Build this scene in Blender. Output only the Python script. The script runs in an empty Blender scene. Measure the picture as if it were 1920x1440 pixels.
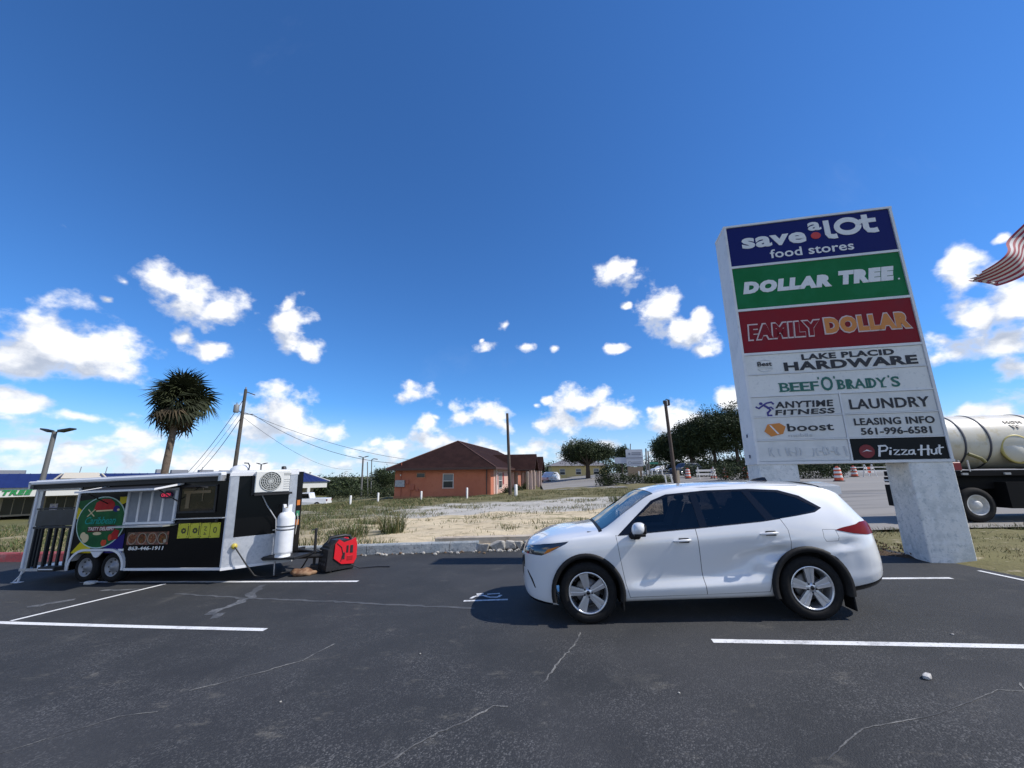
import bpy, bmesh, math, random
import numpy as np
from mathutils import Vector, Matrix
C = bpy.context.scene.collection
SC = bpy.context.scene
random.seed(7); RNG = np.random.default_rng(11)
rad = math.radians
# ------------------------------------------------------------------ camera
FPX, PITCH, ROLL, CAMZ = 750.0, math.atan(0.2256), 0.012, 1.98
cam_d = bpy.data.cameras.new('camera'); cam = bpy.data.objects.new('camera', cam_d); C.objects.link(cam)
cam_d.sensor_width = 36.0; cam_d.lens = 36.0*FPX/1920.0; cam_d.clip_start = .05; cam_d.clip_end = 6000
_R = Vector((1, 0, 0)); _U = Vector((0, -math.sin(PITCH), math.cos(PITCH))); _F = Vector((0, math.cos(PITCH), math.sin(PITCH)))
_r = _R*math.cos(ROLL)-_U*math.sin(ROLL); _u = _U*math.cos(ROLL)+_R*math.sin(ROLL)
mw = Matrix((( _r.x, _u.x, -_F.x, 0), (_r.y, _u.y, -_F.y, 0), (_r.z, _u.z, -_F.z, CAMZ), (0, 0, 0, 1)))
cam.matrix_world = mw; SC.camera = cam

def ray(px, py):
    return _F + _r*((px-960)/FPX) + _u*((720-py)/FPX)
def at(px, py, Y):
    """point of the place seen at a photo pixel, at ground distance Y from the camera"""
    d = ray(px, py); t = Y/d.y
    return Vector((d.x*t, Y, CAMZ+d.z*t))
# ------------------------------------------------------------------ view, sun, sky
SC.view_settings.view_transform = 'Standard'; SC.view_settings.look = 'None'
SC.view_settings.gamma = 1.0; SC.view_settings.exposure = 0.22; SC.view_settings.use_curve_mapping = False
SC.cycles.max_bounces = 6; SC.cycles.transparent_max_bounces = 8
SUN_EL, SUN_AZ = rad(47), math.atan2(.98, -.20)      # azimuth measured from +Y towards +X
sun_dir = Vector((math.cos(SUN_EL)*math.sin(SUN_AZ), math.cos(SUN_EL)*math.cos(SUN_AZ), math.sin(SUN_EL)))
sd = bpy.data.lights.new('sun', 'SUN'); sun = bpy.data.objects.new('sun', sd); C.objects.link(sun)
sd.energy = 4.1; sd.angle = rad(.53); sd.color = (1.0, .955, .89)
sun.rotation_euler = (-sun_dir).to_track_quat('-Z', 'Y').to_euler(); sun.location = (20, 5, 30)

world = bpy.data.worlds.new('World'); SC.world = world; world.use_nodes = True
wt = world.node_tree; wt.nodes.clear()
def WN(t, **kw):
    n = wt.nodes.new(t)
    for k, v in kw.items(): setattr(n, k, v)
    return n
def wset(n, i, v):
    if hasattr(v, 'links') or isinstance(v, bpy.types.NodeSocket): wt.links.new(v, n.inputs[i])
    else: n.inputs[i].default_value = v
def WM(op, *a, clamp=False):
    n = WN('ShaderNodeMath', operation=op, use_clamp=clamp)
    for i, v in enumerate(a): wset(n, i, v)
    return n.outputs[0]
def WV(op, *a):
    n = WN('ShaderNodeVectorMath', operation=op)
    for i, v in enumerate(a): wset(n, i, v)
    return n.outputs['Value'] if op in ('LENGTH', 'DOT_PRODUCT') else n.outputs[0]
def WMAP(v, a, b, c=0., d=1., smooth=True):
    n = WN('ShaderNodeMapRange', interpolation_type='SMOOTHSTEP' if smooth else 'LINEAR')
    for i, x in enumerate((v, a, b, c, d)): wset(n, i, x)
    return n.outputs[0]
def WMIX(f, a, b):
    n = WN('ShaderNodeMix', data_type='RGBA')
    wset(n, 0, f); wset(n, 6, a); wset(n, 7, b); return n.outputs[2]
sky = WN('ShaderNodeTexSky', sky_type='NISHITA'); sky.sun_disc = False
sky.sun_elevation = SUN_EL; sky.sun_rotation = SUN_AZ
sky.altitude = 0; sky.air_density = 1.0; sky.dust_density = .0; sky.ozone_density = 6.0
tc = WN('ShaderNodeTexCoord').outputs['Generated']
sx = WN('ShaderNodeSeparateXYZ'); wt.links.new(tc, sx.inputs[0])
AZ = WM('ARCTAN2', sx.outputs[0], sx.outputs[1]); EL = WM('ARCSINE', sx.outputs[2])
def azel(px, py):
    d = ray(px, py).normalized(); return math.atan2(d.x, d.y), math.asin(d.z)
# cumulus clouds of the photograph's afternoon: centre and half axes (photo pixels turned into sky angles), weight
CL = [(95, 640, 95, 58, 1), (195, 668, 100, 48, 1), (60, 672, 75, 36, .9), (290, 530, 62, 34, .95), (358, 562, 70, 40, 1), (425, 592, 58, 36, 1),
      (540, 612, 46, 42, 1), (585, 648, 36, 28, .9), (525, 580, 20, 26, .7), (395, 652, 50, 24, .75), (345, 624, 26, 18, .6), (222, 539, 24, 14, .5), (185, 576, 22, 10, .3),
      (45, 752, 62, 28, .8), (150, 782, 90, 16, .65), (30, 730, 36, 20, .65), (40, 832, 85, 22, .7), (265, 806, 60, 26, .75),
      (530, 772, 62, 40, .95), (588, 806, 62, 36, .95), (480, 795, 46, 30, .7), (770, 738, 40, 19, .95), (713, 826, 20, 13, .7),
      (912, 655, 24, 13, .6), (905, 640, 9, 8, .3), (985, 652, 18, 12, .35), (952, 618, 14, 12, .3), (1030, 656, 16, 9, .3),
      (1155, 512, 44, 26, .85), (1182, 496, 18, 12, .5), (1240, 578, 52, 44, .95), (1285, 622, 50, 38, 1), (1322, 590, 28, 26, .7), (1325, 650, 36, 22, .8), (1158, 655, 24, 13, .5), (1168, 560, 14, 8, .3),
      (1085, 755, 58, 28, .95), (1140, 780, 62, 30, .95), (1045, 792, 62, 26, .9), (1025, 750, 16, 12, .5), (1000, 757, 14, 8, .4),
      (900, 776, 46, 28, .95), (862, 784, 26, 24, .8), (800, 794, 26, 24, .8), (812, 778, 14, 10, .4), (935, 800, 30, 18, .6), (820, 832, 50, 20, .7),
      (1262, 786, 62, 32, .9), (1318, 800, 42, 28, .8), (1212, 772, 20, 14, .5), (1362, 752, 34, 24, .8), (1130, 830, 60, 16, .6),
      (1800, 505, 55, 44, .95), (1885, 555, 80, 56, .95), (1800, 585, 58, 34, .85), (1780, 640, 80, 36, .95), (1880, 632, 80, 36, .95), (1885, 443, 20, 14, .6), (1905, 690, 50, 36, .9), (1830, 790, 80, 24, .8), (1900, 785, 60, 26, .7), (1760, 660, 60, 24, .8),
      (2080, 560, 120, 60, 1), (2150, 700, 120, 45, .9), (-160, 690, 120, 50, 1), (-330, 600, 130, 55, .9), (-200, 800, 120, 30, .8)]
# unseen cumulus banks added behind the viewer to fill the shaded faces: (azimuth, elevation, half width, half height) in degrees
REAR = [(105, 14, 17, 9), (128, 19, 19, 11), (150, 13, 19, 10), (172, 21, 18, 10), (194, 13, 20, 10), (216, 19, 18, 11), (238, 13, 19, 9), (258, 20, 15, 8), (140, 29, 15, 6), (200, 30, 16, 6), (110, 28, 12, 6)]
def smooth_noise(vec, scale, detail, rough, w=None):
    n = WN('ShaderNodeTexNoise'); n.inputs['Scale'].default_value = scale; n.inputs['Detail'].default_value = detail; n.inputs['Roughness'].default_value = rough
    wt.links.new(vec, n.inputs['Vector']); return n
def field(daz, dele, det):
    v = WV('ADD', tc, (daz*.8, -dele*.3, dele))
    warp = WV('SUBTRACT', smooth_noise(v, 7.5, 3, .55).outputs['Color'], (.5, .5, .5))
    fbm = smooth_noise(WV('MULTIPLY', v, (1, 1, 1.35)), 17.0, det, .56).outputs['Fac']
    cb = WN('ShaderNodeCombineXYZ'); wset(cb, 0, WM('ADD', AZ, daz)); wset(cb, 1, WM('ADD', EL, dele))
    p = WV('MULTIPLY_ADD', warp, (.10, .075, 0), cb.outputs[0])
    D = None
    for (px, py, rx, ry, w) in CL:
        a, e = azel(px, py); a1, e1 = azel(px+rx, py); a2, e2 = azel(px, py-ry)
        hw = max(math.hypot(a1-a, e1-e), .004)*1.09; hh = max(math.hypot(a2-a, e2-e), .004)*1.09
        q = WV('MULTIPLY_ADD', p, (1/hw, 1/hh, 0), (-a/hw, -e/hh, 0))
        d = WM('MULTIPLY_ADD', WV('LENGTH', q), -1.0, .62+.42*w)
        D = d if D is None else WM('SMOOTH_MAX', D, d, .22)
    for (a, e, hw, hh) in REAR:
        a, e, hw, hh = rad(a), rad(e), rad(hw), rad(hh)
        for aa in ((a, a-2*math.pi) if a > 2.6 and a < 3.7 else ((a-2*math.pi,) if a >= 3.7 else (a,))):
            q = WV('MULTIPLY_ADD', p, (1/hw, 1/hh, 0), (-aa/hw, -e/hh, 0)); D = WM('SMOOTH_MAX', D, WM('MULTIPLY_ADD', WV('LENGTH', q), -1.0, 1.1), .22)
    # small scattered puffs elsewhere in the same sky, thicker towards the horizon
    lo = smooth_noise(WV('MULTIPLY', v, (1, 1, 2.6)), 5.0, 4, .6).outputs['Fac']
    band = WMAP(EL, .005, .24, .68, -.55, True)
    D = WM('SMOOTH_MAX', D, WM('MULTIPLY_ADD', lo, 3.2, WM('SUBTRACT', band, 1.98)), .2)
    return WM('ADD', WM('MAXIMUM', D, -1.0), WM('MULTIPLY_ADD', fbm, 2.5, -1.22))
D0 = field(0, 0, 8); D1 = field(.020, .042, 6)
alpha = WMAP(D0, .0, .70)
lit = WMAP(WM('SUBTRACT', D0, D1), -.55, .68)
thin = WMAP(D0, .15, .8, 1.0, 0.0)
lit = WM('MAXIMUM', lit, WM('MULTIPLY', thin, .5))
hz = WMAP(EL, 0., .22, 1., 0.)
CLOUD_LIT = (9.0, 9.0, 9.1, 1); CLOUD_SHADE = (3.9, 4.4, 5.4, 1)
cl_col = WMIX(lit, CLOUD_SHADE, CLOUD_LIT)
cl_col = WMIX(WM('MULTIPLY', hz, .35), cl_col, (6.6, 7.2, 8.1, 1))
skyt = WV('MULTIPLY', sky.outputs[0], (.51, .90, 1.27))     # the camera's white balance: a deeper blue
cir = smooth_noise(WV('MULTIPLY', tc, (1, 3.0, 1)), 2.2, 8, .62).outputs['Fac']
cirrus = WM('MULTIPLY', WMAP(cir, .60, .85), .10)
skyc = WMIX(cirrus, skyt, (5.5, 6.2, 7.5, 1))
skyc = WMIX(WMAP(EL, -.01, .17, .62, 0.), skyc, (5.5, 6.4, 8.0, 1))          # pale haze along the horizon
fade = WM('MULTIPLY', WMAP(EL, -.02, .012), WMAP(EL, .56, .64, 1., 0.))
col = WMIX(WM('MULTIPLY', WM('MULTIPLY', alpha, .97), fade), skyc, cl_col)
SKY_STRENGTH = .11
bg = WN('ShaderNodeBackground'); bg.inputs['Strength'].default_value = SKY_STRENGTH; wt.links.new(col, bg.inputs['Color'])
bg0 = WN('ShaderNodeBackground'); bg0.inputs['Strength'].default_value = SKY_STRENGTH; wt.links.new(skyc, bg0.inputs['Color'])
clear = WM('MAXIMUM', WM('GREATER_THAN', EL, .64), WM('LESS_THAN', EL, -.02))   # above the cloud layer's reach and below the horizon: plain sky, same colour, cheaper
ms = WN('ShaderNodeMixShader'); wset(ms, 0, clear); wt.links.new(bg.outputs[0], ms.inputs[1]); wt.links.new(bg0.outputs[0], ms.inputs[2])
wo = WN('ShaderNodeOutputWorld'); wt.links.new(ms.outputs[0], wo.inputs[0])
world.cycles.sampling_method = 'MANUAL'; world.cycles.sample_map_resolution = 512

# ------------------------------------------------------------------ helpers
def mat(name, col, rough=.6, metal=0., spec=.5, coat=0., noise=None, bump=0., bscale=40., emit=None, alpha=None, sub=0.):
    """noise=(scale, colour2, amount[, lo, hi]): object-space mottling"""
    m = bpy.data.materials.new(name); m.use_nodes = True
    nt = m.node_tree; b = nt.nodes['Principled BSDF']
    b.inputs['Base Color'].default_value = (*col, 1); b.inputs['Roughness'].default_value = rough; b.inputs['Metallic'].default_value = metal
    b.inputs['Specular IOR Level'].default_value = spec; b.inputs['Coat Weight'].default_value = coat; b.inputs['Coat Roughness'].default_value = .03
    if emit: b.inputs['Emission Color'].default_value = (*emit[:3], 1); b.inputs['Emission Strength'].default_value = emit[3]
    tcn = nt.nodes.new('ShaderNodeTexCoord')
    if noise:
        ns = noise if isinstance(noise, list) else [noise]
        cur = None
        for nz in ns:
            sc, c2, am = nz[:3]; lo, hi = (nz[3], nz[4]) if len(nz) > 3 else (.4, .65)
            n = nt.nodes.new('ShaderNodeTexNoise'); n.inputs['Scale'].default_value = sc; n.inputs['Detail'].default_value = 6; n.inputs['Roughness'].default_value = .62
            nt.links.new(tcn.outputs['Object'], n.inputs['Vector'])
            mr = nt.nodes.new('ShaderNodeMapRange'); mr.interpolation_type = 'SMOOTHSTEP'
            mr.inputs[1].default_value = lo; mr.inputs[2].default_value = hi; mr.inputs[4].default_value = am
            nt.links.new(n.outputs['Fac'], mr.inputs[0])
            mx = nt.nodes.new('ShaderNodeMix'); mx.data_type = 'RGBA'
            nt.links.new(mr.outputs[0], mx.inputs[0]); mx.inputs[7].default_value = (*c2, 1)
            if cur is None: mx.inputs[6].default_value = (*col, 1)
            else: nt.links.new(cur, mx.inputs[6])
            cur = mx.outputs[2]
        nt.links.new(cur, b.inputs['Base Color'])
    if bump:
        n = nt.nodes.new('ShaderNodeTexNoise'); n.inputs['Scale'].default_value = bscale; n.inputs['Detail'].default_value = 5
        nt.links.new(tcn.outputs['Object'], n.inputs['Vector'])
        bp = nt.nodes.new('ShaderNodeBump'); bp.inputs['Strength'].default_value = bump; bp.inputs['Distance'].default_value = .02
        nt.links.new(n.outputs['Fac'], bp.inputs['Height']); nt.links.new(bp.outputs[0], b.inputs['Normal'])
    if sub: b.inputs['Transmission Weight'].default_value = sub
    return m

def rotz(a): return Matrix.Rotation(a, 3, 'Z')
class MB:
    """collects shapes, then links them as ONE mesh object"""
    def __init__(s): s.v = []; s.f = []; s.m = []; s.sm = []
    def add(s, vs, fs, mi=0, smooth=False, M=None):
        o = len(s.v)
        for p in vs:
            p = Vector(p); s.v.append(tuple(M @ p) if M is not None else tuple(p))
        for f in fs: s.f.append(tuple(o+i for i in f)); s.m.append(mi); s.sm.append(smooth)
        return s
    def box(s, c, d, mi=0, rz=0., M=None, bev=0.):
        x, y, z = (q/2 for q in d)
        if bev:
            b = min(bev, x*.9, y*.9, z*.9); vs = []
            for sz in (-1, 1):
                for sy in (-1, 1):
                    for sxx in (-1, 1):
                        vs += [(sxx*x, sy*(y-b), sz*(z-b)), (sxx*(x-b), sy*y, sz*(z-b)), (sxx*(x-b), sy*(y-b), sz*z)]
            bmx = bmesh.new(); 
            for p in vs: bmx.verts.new(p)
            bmesh.ops.convex_hull(bmx, input=bmx.verts[:]); bmx.verts.index_update()
            vv = [v.co.copy() for v in bmx.verts]; ff = [[v.index for v in f.verts] for f in bmx.faces]; bmx.free()
        else:
            vv = [Vector((a*x, b_*y, g*z)) for g in (-1, 1) for b_ in (-1, 1) for a in (-1, 1)]
            ff = [(0, 2, 3, 1), (4, 5, 7, 6), (0, 1, 5, 4), (2, 6, 7, 3), (0, 4, 6, 2), (1, 3, 7, 5)]
        R = rotz(rz) if rz else Matrix.Identity(3)
        vv = [R @ p + Vector(c) for p in vv]
        return s.add(vv, ff, mi, False, M)
    def tube(s, pts, r, n=8, mi=0, caps=True, smooth=True, M=None):
        pts = [Vector(p) for p in pts]; rs = r if isinstance(r, (list, tuple)) else [r]*len(pts)
        vs = []; fs = []; prev = None
        for i, p in enumerate(pts):
            t = (pts[min(i+1, len(pts)-1)]-pts[max(i-1, 0)])
            t = t.normalized() if t.length > 1e-9 else Vector((0, 0, 1))
            if prev is None:
                a = Vector((0, 0, 1)) if abs(t.z) < .9 else Vector((1, 0, 0)); u = t.cross(a).normalized()
            else: u = (prev-t*prev.dot(t)).normalized()
            prev = u; w = t.cross(u)
            for k in range(n):
                q = 2*math.pi*k/n; vs.append(p+(u*math.cos(q)+w*math.sin(q))*rs[i])
        for i in range(len(pts)-1):
            for k in range(n):
                fs.append((i*n+k, i*n+(k+1) % n, (i+1)*n+(k+1) % n, (i+1)*n+k))
        s.add(vs, fs, mi, smooth, M)
        if caps:
            s.add(vs[:n], [tuple(range(n))[::-1]], mi, False, M); s.add(vs[-n:], [tuple(range(n))], mi, False, M)
        return s
    def lathe(s, prof, n=24, mi=0, axis='Z', c=(0, 0, 0), smooth=True, M=None):
        vs = []; fs = []
        for (r, h) in prof:
            for k in range(n):
                q = 2*math.pi*k/n; a, b = r*math.cos(q), r*math.sin(q)
                p = (a, b, h) if axis == 'Z' else ((a, h, b) if axis == 'Y' else (h, a, b))
                vs.append(Vector(p)+Vector(c))
        for i in range(len(prof)-1):
            for k in range(n): fs.append((i*n+k, i*n+(k+1) % n, (i+1)*n+(k+1) % n, (i+1)*n+k))
        return s.add(vs, fs, mi, smooth, M)
    def prism(s, poly, h0, h1, mi=0, plane='XY', M=None, caps=True):
        """extrude a 2-D polygon; plane 'XZ': extruded along Y"""
        n = len(poly)
        if plane == 'XY': vs = [(a, b, h0) for a, b in poly]+[(a, b, h1) for a, b in poly]
        elif plane == 'XZ': vs = [(a, h0, b) for a, b in poly]+[(a, h1, b) for a, b in poly]
        else: vs = [(h0, a, b) for a, b in poly]+[(h1, a, b) for a, b in poly]
        fs = [(i, (i+1) % n, n+(i+1) % n, n+i) for i in range(n)]
        if caps: fs += [tuple(range(n))[::-1], tuple(range(n, 2*n))]
        return s.add(vs, fs, mi, False, M)
    def stroke(s, pts, w, h0, h1, mi=0, M=None):
        """ribbon of width w along a polyline in the XZ plane, thickness h0..h1 along Y"""
        pts = [Vector((p[0], p[1])) for p in pts]; L = []; R_ = []
        for i, p in enumerate(pts):
            t = pts[min(i+1, len(pts)-1)]-pts[max(i-1, 0)]; t = t.normalized() if t.length > 1e-9 else Vector((1, 0))
            nn = Vector((-t.y, t.x))*w/2; L.append(p+nn); R_.append(p-nn)
        for i in range(len(pts)-1):
            s.prism([tuple(R_[i]), tuple(R_[i+1]), tuple(L[i+1]), tuple(L[i])], h0, h1, mi, 'XZ', M)
        return s
    def text(s, txt, x0, x1, z0, z1, h0, h1, mi=0, bold=0., shear=0., space=1.0, M=None):
        """built-in lettering fitted into the box x0..x1, z0..z1 of an XZ plane facing -Y"""
        cu = bpy.data.curves.new('lettering', 'FONT'); cu.body = txt; cu.offset = bold; cu.shear = shear; cu.space_character = space; cu.resolution_u = 3
        cu.align_x = 'LEFT'; cu.space_line = .85
        ob = bpy.data.objects.new('lettering', cu); C.objects.link(ob)
        me = ob.to_mesh(); vs = [v.co.copy() for v in me.vertices]; fs = [tuple(p.vertices) for p in me.polygons]
        ob.to_mesh_clear(); bpy.data.objects.remove(ob); bpy.data.curves.remove(cu)
        xa = min(v.x for v in vs); xb = max(v.x for v in vs); ya = min(v.y for v in vs); yb = max(v.y for v in vs)
        q = [((v.x-xa)/(xb-xa)*(x1-x0)+x0, (v.y-ya)/(yb-ya)*(z1-z0)+z0) for v in vs]
        n = len(q); front = [(a, h0, b) for a, b in q]; 
        s.add(front, fs, mi, False, M)
        # side walls along boundary edges
        cnt = {}
        for f in fs:
            for i in range(len(f)):
                e = (f[i], f[(i+1) % len(f)]); cnt[e] = cnt.get(e, 0)+1
        be = [e for e in cnt if (e[1], e[0]) not in cnt]
        s.add(front+[(a, h1, b) for a, b in q], [(a, b, n+b, n+a) for a, b in be], mi, False, M)
        return s
    def build(s, name, mats, parent=None, loc=None):
        me = bpy.data.meshes.new(name); me.from_pydata(s.v, [], s.f)
        mats = mats if isinstance(mats, (list, tuple)) else [mats]
        for m_ in mats: me.materials.append(m_)
        me.polygons.foreach_set('material_index', s.m); me.polygons.foreach_set('use_smooth', s.sm); me.update()
        o = bpy.data.objects.new(name, me); C.objects.link(o)
        if parent: o.parent = parent
        if loc: o.location = loc
        return o
def npmesh(name, V, Fq, mats, parent=None, mi=None, smooth=False):
    """fast mesh from numpy arrays: V (n,3), Fq (m,k)"""
    me = bpy.data.meshes.new(name); V = np.asarray(V, dtype=np.float32); Fq = np.asarray(Fq, dtype=np.int32)
    k = Fq.shape[1]; m = len(Fq)
    me.vertices.add(len(V)); me.vertices.foreach_set('co', V.ravel())
    me.loops.add(m*k); me.loops.foreach_set('vertex_index', Fq.ravel())
    me.polygons.add(m); me.polygons.foreach_set('loop_start', np.arange(m, dtype=np.int32)*k); me.polygons.foreach_set('loop_total', np.full(m, k, dtype=np.int32))
    for q in (mats if isinstance(mats, (list, tuple)) else [mats]): me.materials.append(q)
    if mi is not None: me.polygons.foreach_set('material_index', np.asarray(mi, dtype=np.int32))
    if smooth: me.polygons.foreach_set('use_smooth', np.ones(m, dtype=bool))
    me.update(calc_edges=True); me.validate()
    o = bpy.data.objects.new(name, me); C.objects.link(o)
    if parent: o.parent = parent
    return o
def tag(o, label=None, cat=None, group=None, kind=None):
    if label: o['label'] = label
    if cat: o['category'] = cat
    if group: o['group'] = group
    if kind: o['kind'] = kind
    return o
def thing(name, label, cat, loc=(0, 0, 0), rz=0., group=None, pitch=0., rx=0.):
    o = bpy.data.objects.new(name, None); C.objects.link(o); o.empty_display_size = .3
    o.location = loc; o.rotation_euler = (rx, -pitch, rz); return tag(o, label, cat, group)
def copy_tree(o, parent=None):
    c = o.copy(); C.objects.link(c)
    if parent: c.parent = parent
    for ch in [q for q in bpy.data.objects if q.parent == o]: copy_tree(ch, c)
    return c
# ------------------------------------------------------------------ terrain heights
def sstep(t): t = min(max(t, 0.), 1.); return t*t*(3-2*t)
def gz(x): return .6*math.tanh(.035*x/.6)
def terr(x, y):
    z = gz(x) - 2.5*sstep((-x-8)/40)*sstep((y-13)/36) + .75*sstep((y-36)/40)*sstep((x+4)/18) + .55*sstep((x-9)/14)*sstep((y-14)/22)
    return z
# ------------------------------------------------------------------ ground materials
class NT:
    """tiny node helper for the ground materials (object coordinates)"""
    def __init__(s, name, rough=.9, spec=.3):
        s.m = bpy.data.materials.new(name); s.m.use_nodes = True; s.t = s.m.node_tree; s.b = s.t.nodes['Principled BSDF']
        s.b.inputs['Roughness'].default_value = rough; s.b.inputs['Specular IOR Level'].default_value = spec
        s.P = s.t.nodes.new('ShaderNodeTexCoord').outputs['Object']
        q = s.t.nodes.new('ShaderNodeSeparateXYZ'); s.t.links.new(s.P, q.inputs[0]); s.x, s.y, s.z = q.outputs
    def st(s, n, i, v):
        if isinstance(v, bpy.types.NodeSocket): s.t.links.new(v, n.inputs[i])
        else: n.inputs[i].default_value = v
    def ma(s, op, *a, clamp=False):
        n = s.t.nodes.new('ShaderNodeMath'); n.operation = op; n.use_clamp = clamp
        for i, v in enumerate(a): s.st(n, i, v)
        return n.outputs[0]
    def noise(s, sc, det=5, ro=.6, stretch=None, col=False):
        v = s.P
        if stretch:
            q = s.t.nodes.new('ShaderNodeVectorMath'); q.operation = 'MULTIPLY'; s.st(q, 0, s.P); q.inputs[1].default_value = stretch; v = q.outputs[0]
        n = s.t.nodes.new('ShaderNodeTexNoise'); n.inputs['Scale'].default_value = sc; n.inputs['Detail'].default_value = det; n.inputs['Roughness'].default_value = ro
        s.t.links.new(v, n.inputs['Vector']); return n.outputs['Color' if col else 'Fac']
    def voro(s, sc, feat='F1'):
        n = s.t.nodes.new('ShaderNodeTexVoronoi'); n.feature = feat; n.inputs['Scale'].default_value = sc; s.t.links.new(s.P, n.inputs['Vector']); return n.outputs
    def ramp(s, v, a, b, c=0., d=1.):
        n = s.t.nodes.new('ShaderNodeMapRange'); n.interpolation_type = 'SMOOTHSTEP'
        for i, x in enumerate((v, a, b, c, d)): s.st(n, i, x)
        return n.outputs[0]
    def mix(s, f, a, b):
        n = s.t.nodes.new('ShaderNodeMix'); n.data_type = 'RGBA'; s.st(n, 0, f)
        for i, v in ((6, a), (7, b)): s.st(n, i, v if isinstance(v, bpy.types.NodeSocket) else (*v, 1))
        return n.outputs[2]
    def done(s, col, bump=None, strength=.4, dist=.01, rough=None):
        s.t.links.new(col, s.b.inputs['Base Color'])
        if bump is not None:
            n = s.t.nodes.new('ShaderNodeBump'); n.inputs['Strength'].default_value = strength; n.inputs['Distance'].default_value = dist
            s.t.links.new(bump, n.inputs['Height']); s.t.links.new(n.outputs[0], s.b.inputs['Normal'])
        if rough is not None: s.t.links.new(rough, s.b.inputs['Roughness'])
        return s.m
# asphalt: dark binder, pale aggregate grains, drifting sand, worn patches; the aisle nearer the camera is older and coarser
a = NT('asphalt', .82, .35)
worn = a.ramp(a.ma('ADD', a.ma('ADD', a.y, a.ma('MULTIPLY', a.x, .17)), a.ma('MULTIPLY', a.noise(.7, 6, .65), 5.)), 9.6, 4.8)
grain = a.voro(85.); gcol = a.ramp(grain['Color'], .5, 1.0)
grain2 = a.voro(52.); g2 = a.ramp(grain2['Color'], .70, 1.0)
base = a.mix(a.noise(.55, 6, .65), (.023, .0255, .028), (.044, .0445, .045))
base = a.mix(a.ma('MULTIPLY', worn, .5), base, (.030, .031, .034))
base = a.mix(a.ma('MULTIPLY', gcol, a.ma('MULTIPLY', a.ramp(a.noise(1.1, 7, .7), .30, .72), a.ma('MULTIPLY_ADD', worn, .46, .12))), base, (.30, .294, .285))
base = a.mix(a.ma('MULTIPLY', g2, a.ma('MULTIPLY', worn, .40)), base, (.010, .011, .013))
blot = a.ramp(a.noise(1.3, 8, .7, (1, .55, 1)), .56, .76)
base = a.mix(a.ma('MULTIPLY', blot, .34), base, (.125, .118, .104))
sand = a.ramp(a.noise(2.6, 9, .72, (.7, 1.3, 1)), .57, .74)
base = a.mix(a.ma('MULTIPLY', sand, a.ma('MULTIPLY_ADD', worn, .35, .18)), base, (.24, .22, .18))
dark = a.ramp(a.noise(.32, 5, .6), .52, .68)
base = a.mix(a.ma('MULTIPLY', dark, .5), base, (.020, .022, .0245))
patch = a.ramp(a.noise(.22, 3, .5), .50, .56)
base = a.mix(a.ma('MULTIPLY', patch, .30), base, (.060, .060, .062))
oil = a.ramp(a.noise(1.9, 3, .5), .70, .80)
base = a.mix(a.ma('MULTIPLY', oil, .55), base, (.012, .012, .014))
hgt = a.ma('ADD', a.ma('MULTIPLY', grain['Distance'], -1.0), a.ma('MULTIPLY', a.noise(35., 4), .8))
M_ASPH = a.done(base, hgt, .55, .006)
a = NT('road_asphalt', .88, .3)
base = a.mix(a.noise(.25, 6, .65, (.3, 1.4, 1)), (.20, .19, .175), (.32, .30, .27))
base = a.mix(a.ma('MULTIPLY', a.ramp(a.noise(.35, 5, .6, (.18, 2.2, 1)), .5, .66), .6), base, (.075, .072, .07))
M_ROAD = a.done(base, a.noise(60., 4), .3, .005)
# vacant lot: sand by the kerb, a band of pale shell gravel, grass towards the building, weeds over everything to the left
a = NT('sandy_soil', .95, .15)
yy = a.ma('ADD', a.y, a.ma('MULTIPLY', a.ma('SUBTRACT', a.noise(.22, 5, .6, (.35, 1, 1)), .5), 9.))
sand = a.mix(a.noise(.9, 8, .68, (.5, 1.2, 1)), (.46, .36, .225), (.74, .63, .44))
sand = a.mix(a.ramp(a.noise(3.1, 7, .7, (.5, 1.3, 1)), .52, .70), sand, (.20, .16, .09))
grav = a.mix(a.noise(2.2, 8, .75, (.4, 1, 1)), (.30, .28, .245), (.62, .585, .52))
gras = a.mix(a.noise(.6, 8, .7, (.4, 1, 1)), (.095, .09, .042), (.25, .215, .115))
c = a.mix(a.ramp(yy, 19.5, 21.5), sand, grav); c = a.mix(a.ramp(yy, 28., 30.5), c, gras)
left = a.ramp(a.ma('ADD', a.ma('ADD', a.x, 1.2), a.ma('MULTIPLY', a.ma('SUBTRACT', a.noise(.35, 5), .5), 9.)), -3.2, -7.5)
c = a.mix(a.ma('MULTIPLY', left, .72), c, gras)
c = a.mix(a.ma('MULTIPLY', a.ramp(a.noise(.75, 7, .7, (.35, 1.1, 1)), .53, .66), .8), c, (.115, .118, .045))
M_FIELD = a.done(c, a.noise(5., 8, .7), .8, .08)
a = NT('far_ground', .95, .15)
c = a.mix(a.noise(.12, 8, .7), (.08, .085, .035), (.17, .16, .075)); M_GROUND = a.done(c)
a = NT('verge_soil', .95, .15)
c = a.mix(a.noise(1.6, 8, .7, (.5, 1.2, 1)), (.10, .105, .035), (.245, .205, .11))
c = a.mix(a.ramp(a.noise(3.4, 8, .7), .54, .70), c, (.40, .34, .235)); M_VERGE = a.done(c, a.noise(14., 6), .7, .04)
a = NT('mulch', .95, .15)
c = a.mix(a.noise(9., 8, .75), (.035, .026, .018), (.14, .095, .06)); c = a.mix(a.ramp(a.noise(22., 4), .60, .7), c, (.30, .24, .17)); M_MULCH = a.done(c, a.noise(20., 6), 1., .05)
a = NT('line_paint', .7, .4)
c = a.mix(a.ramp(a.noise(2.5, 9, .75), .50, .74), (.76, .76, .75), (.34, .345, .35)); c = a.mix(a.ramp(a.noise(40., 6, .75), .54, .68), c, (.16, .165, .17)); M_LINE = a.done(c)
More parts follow.
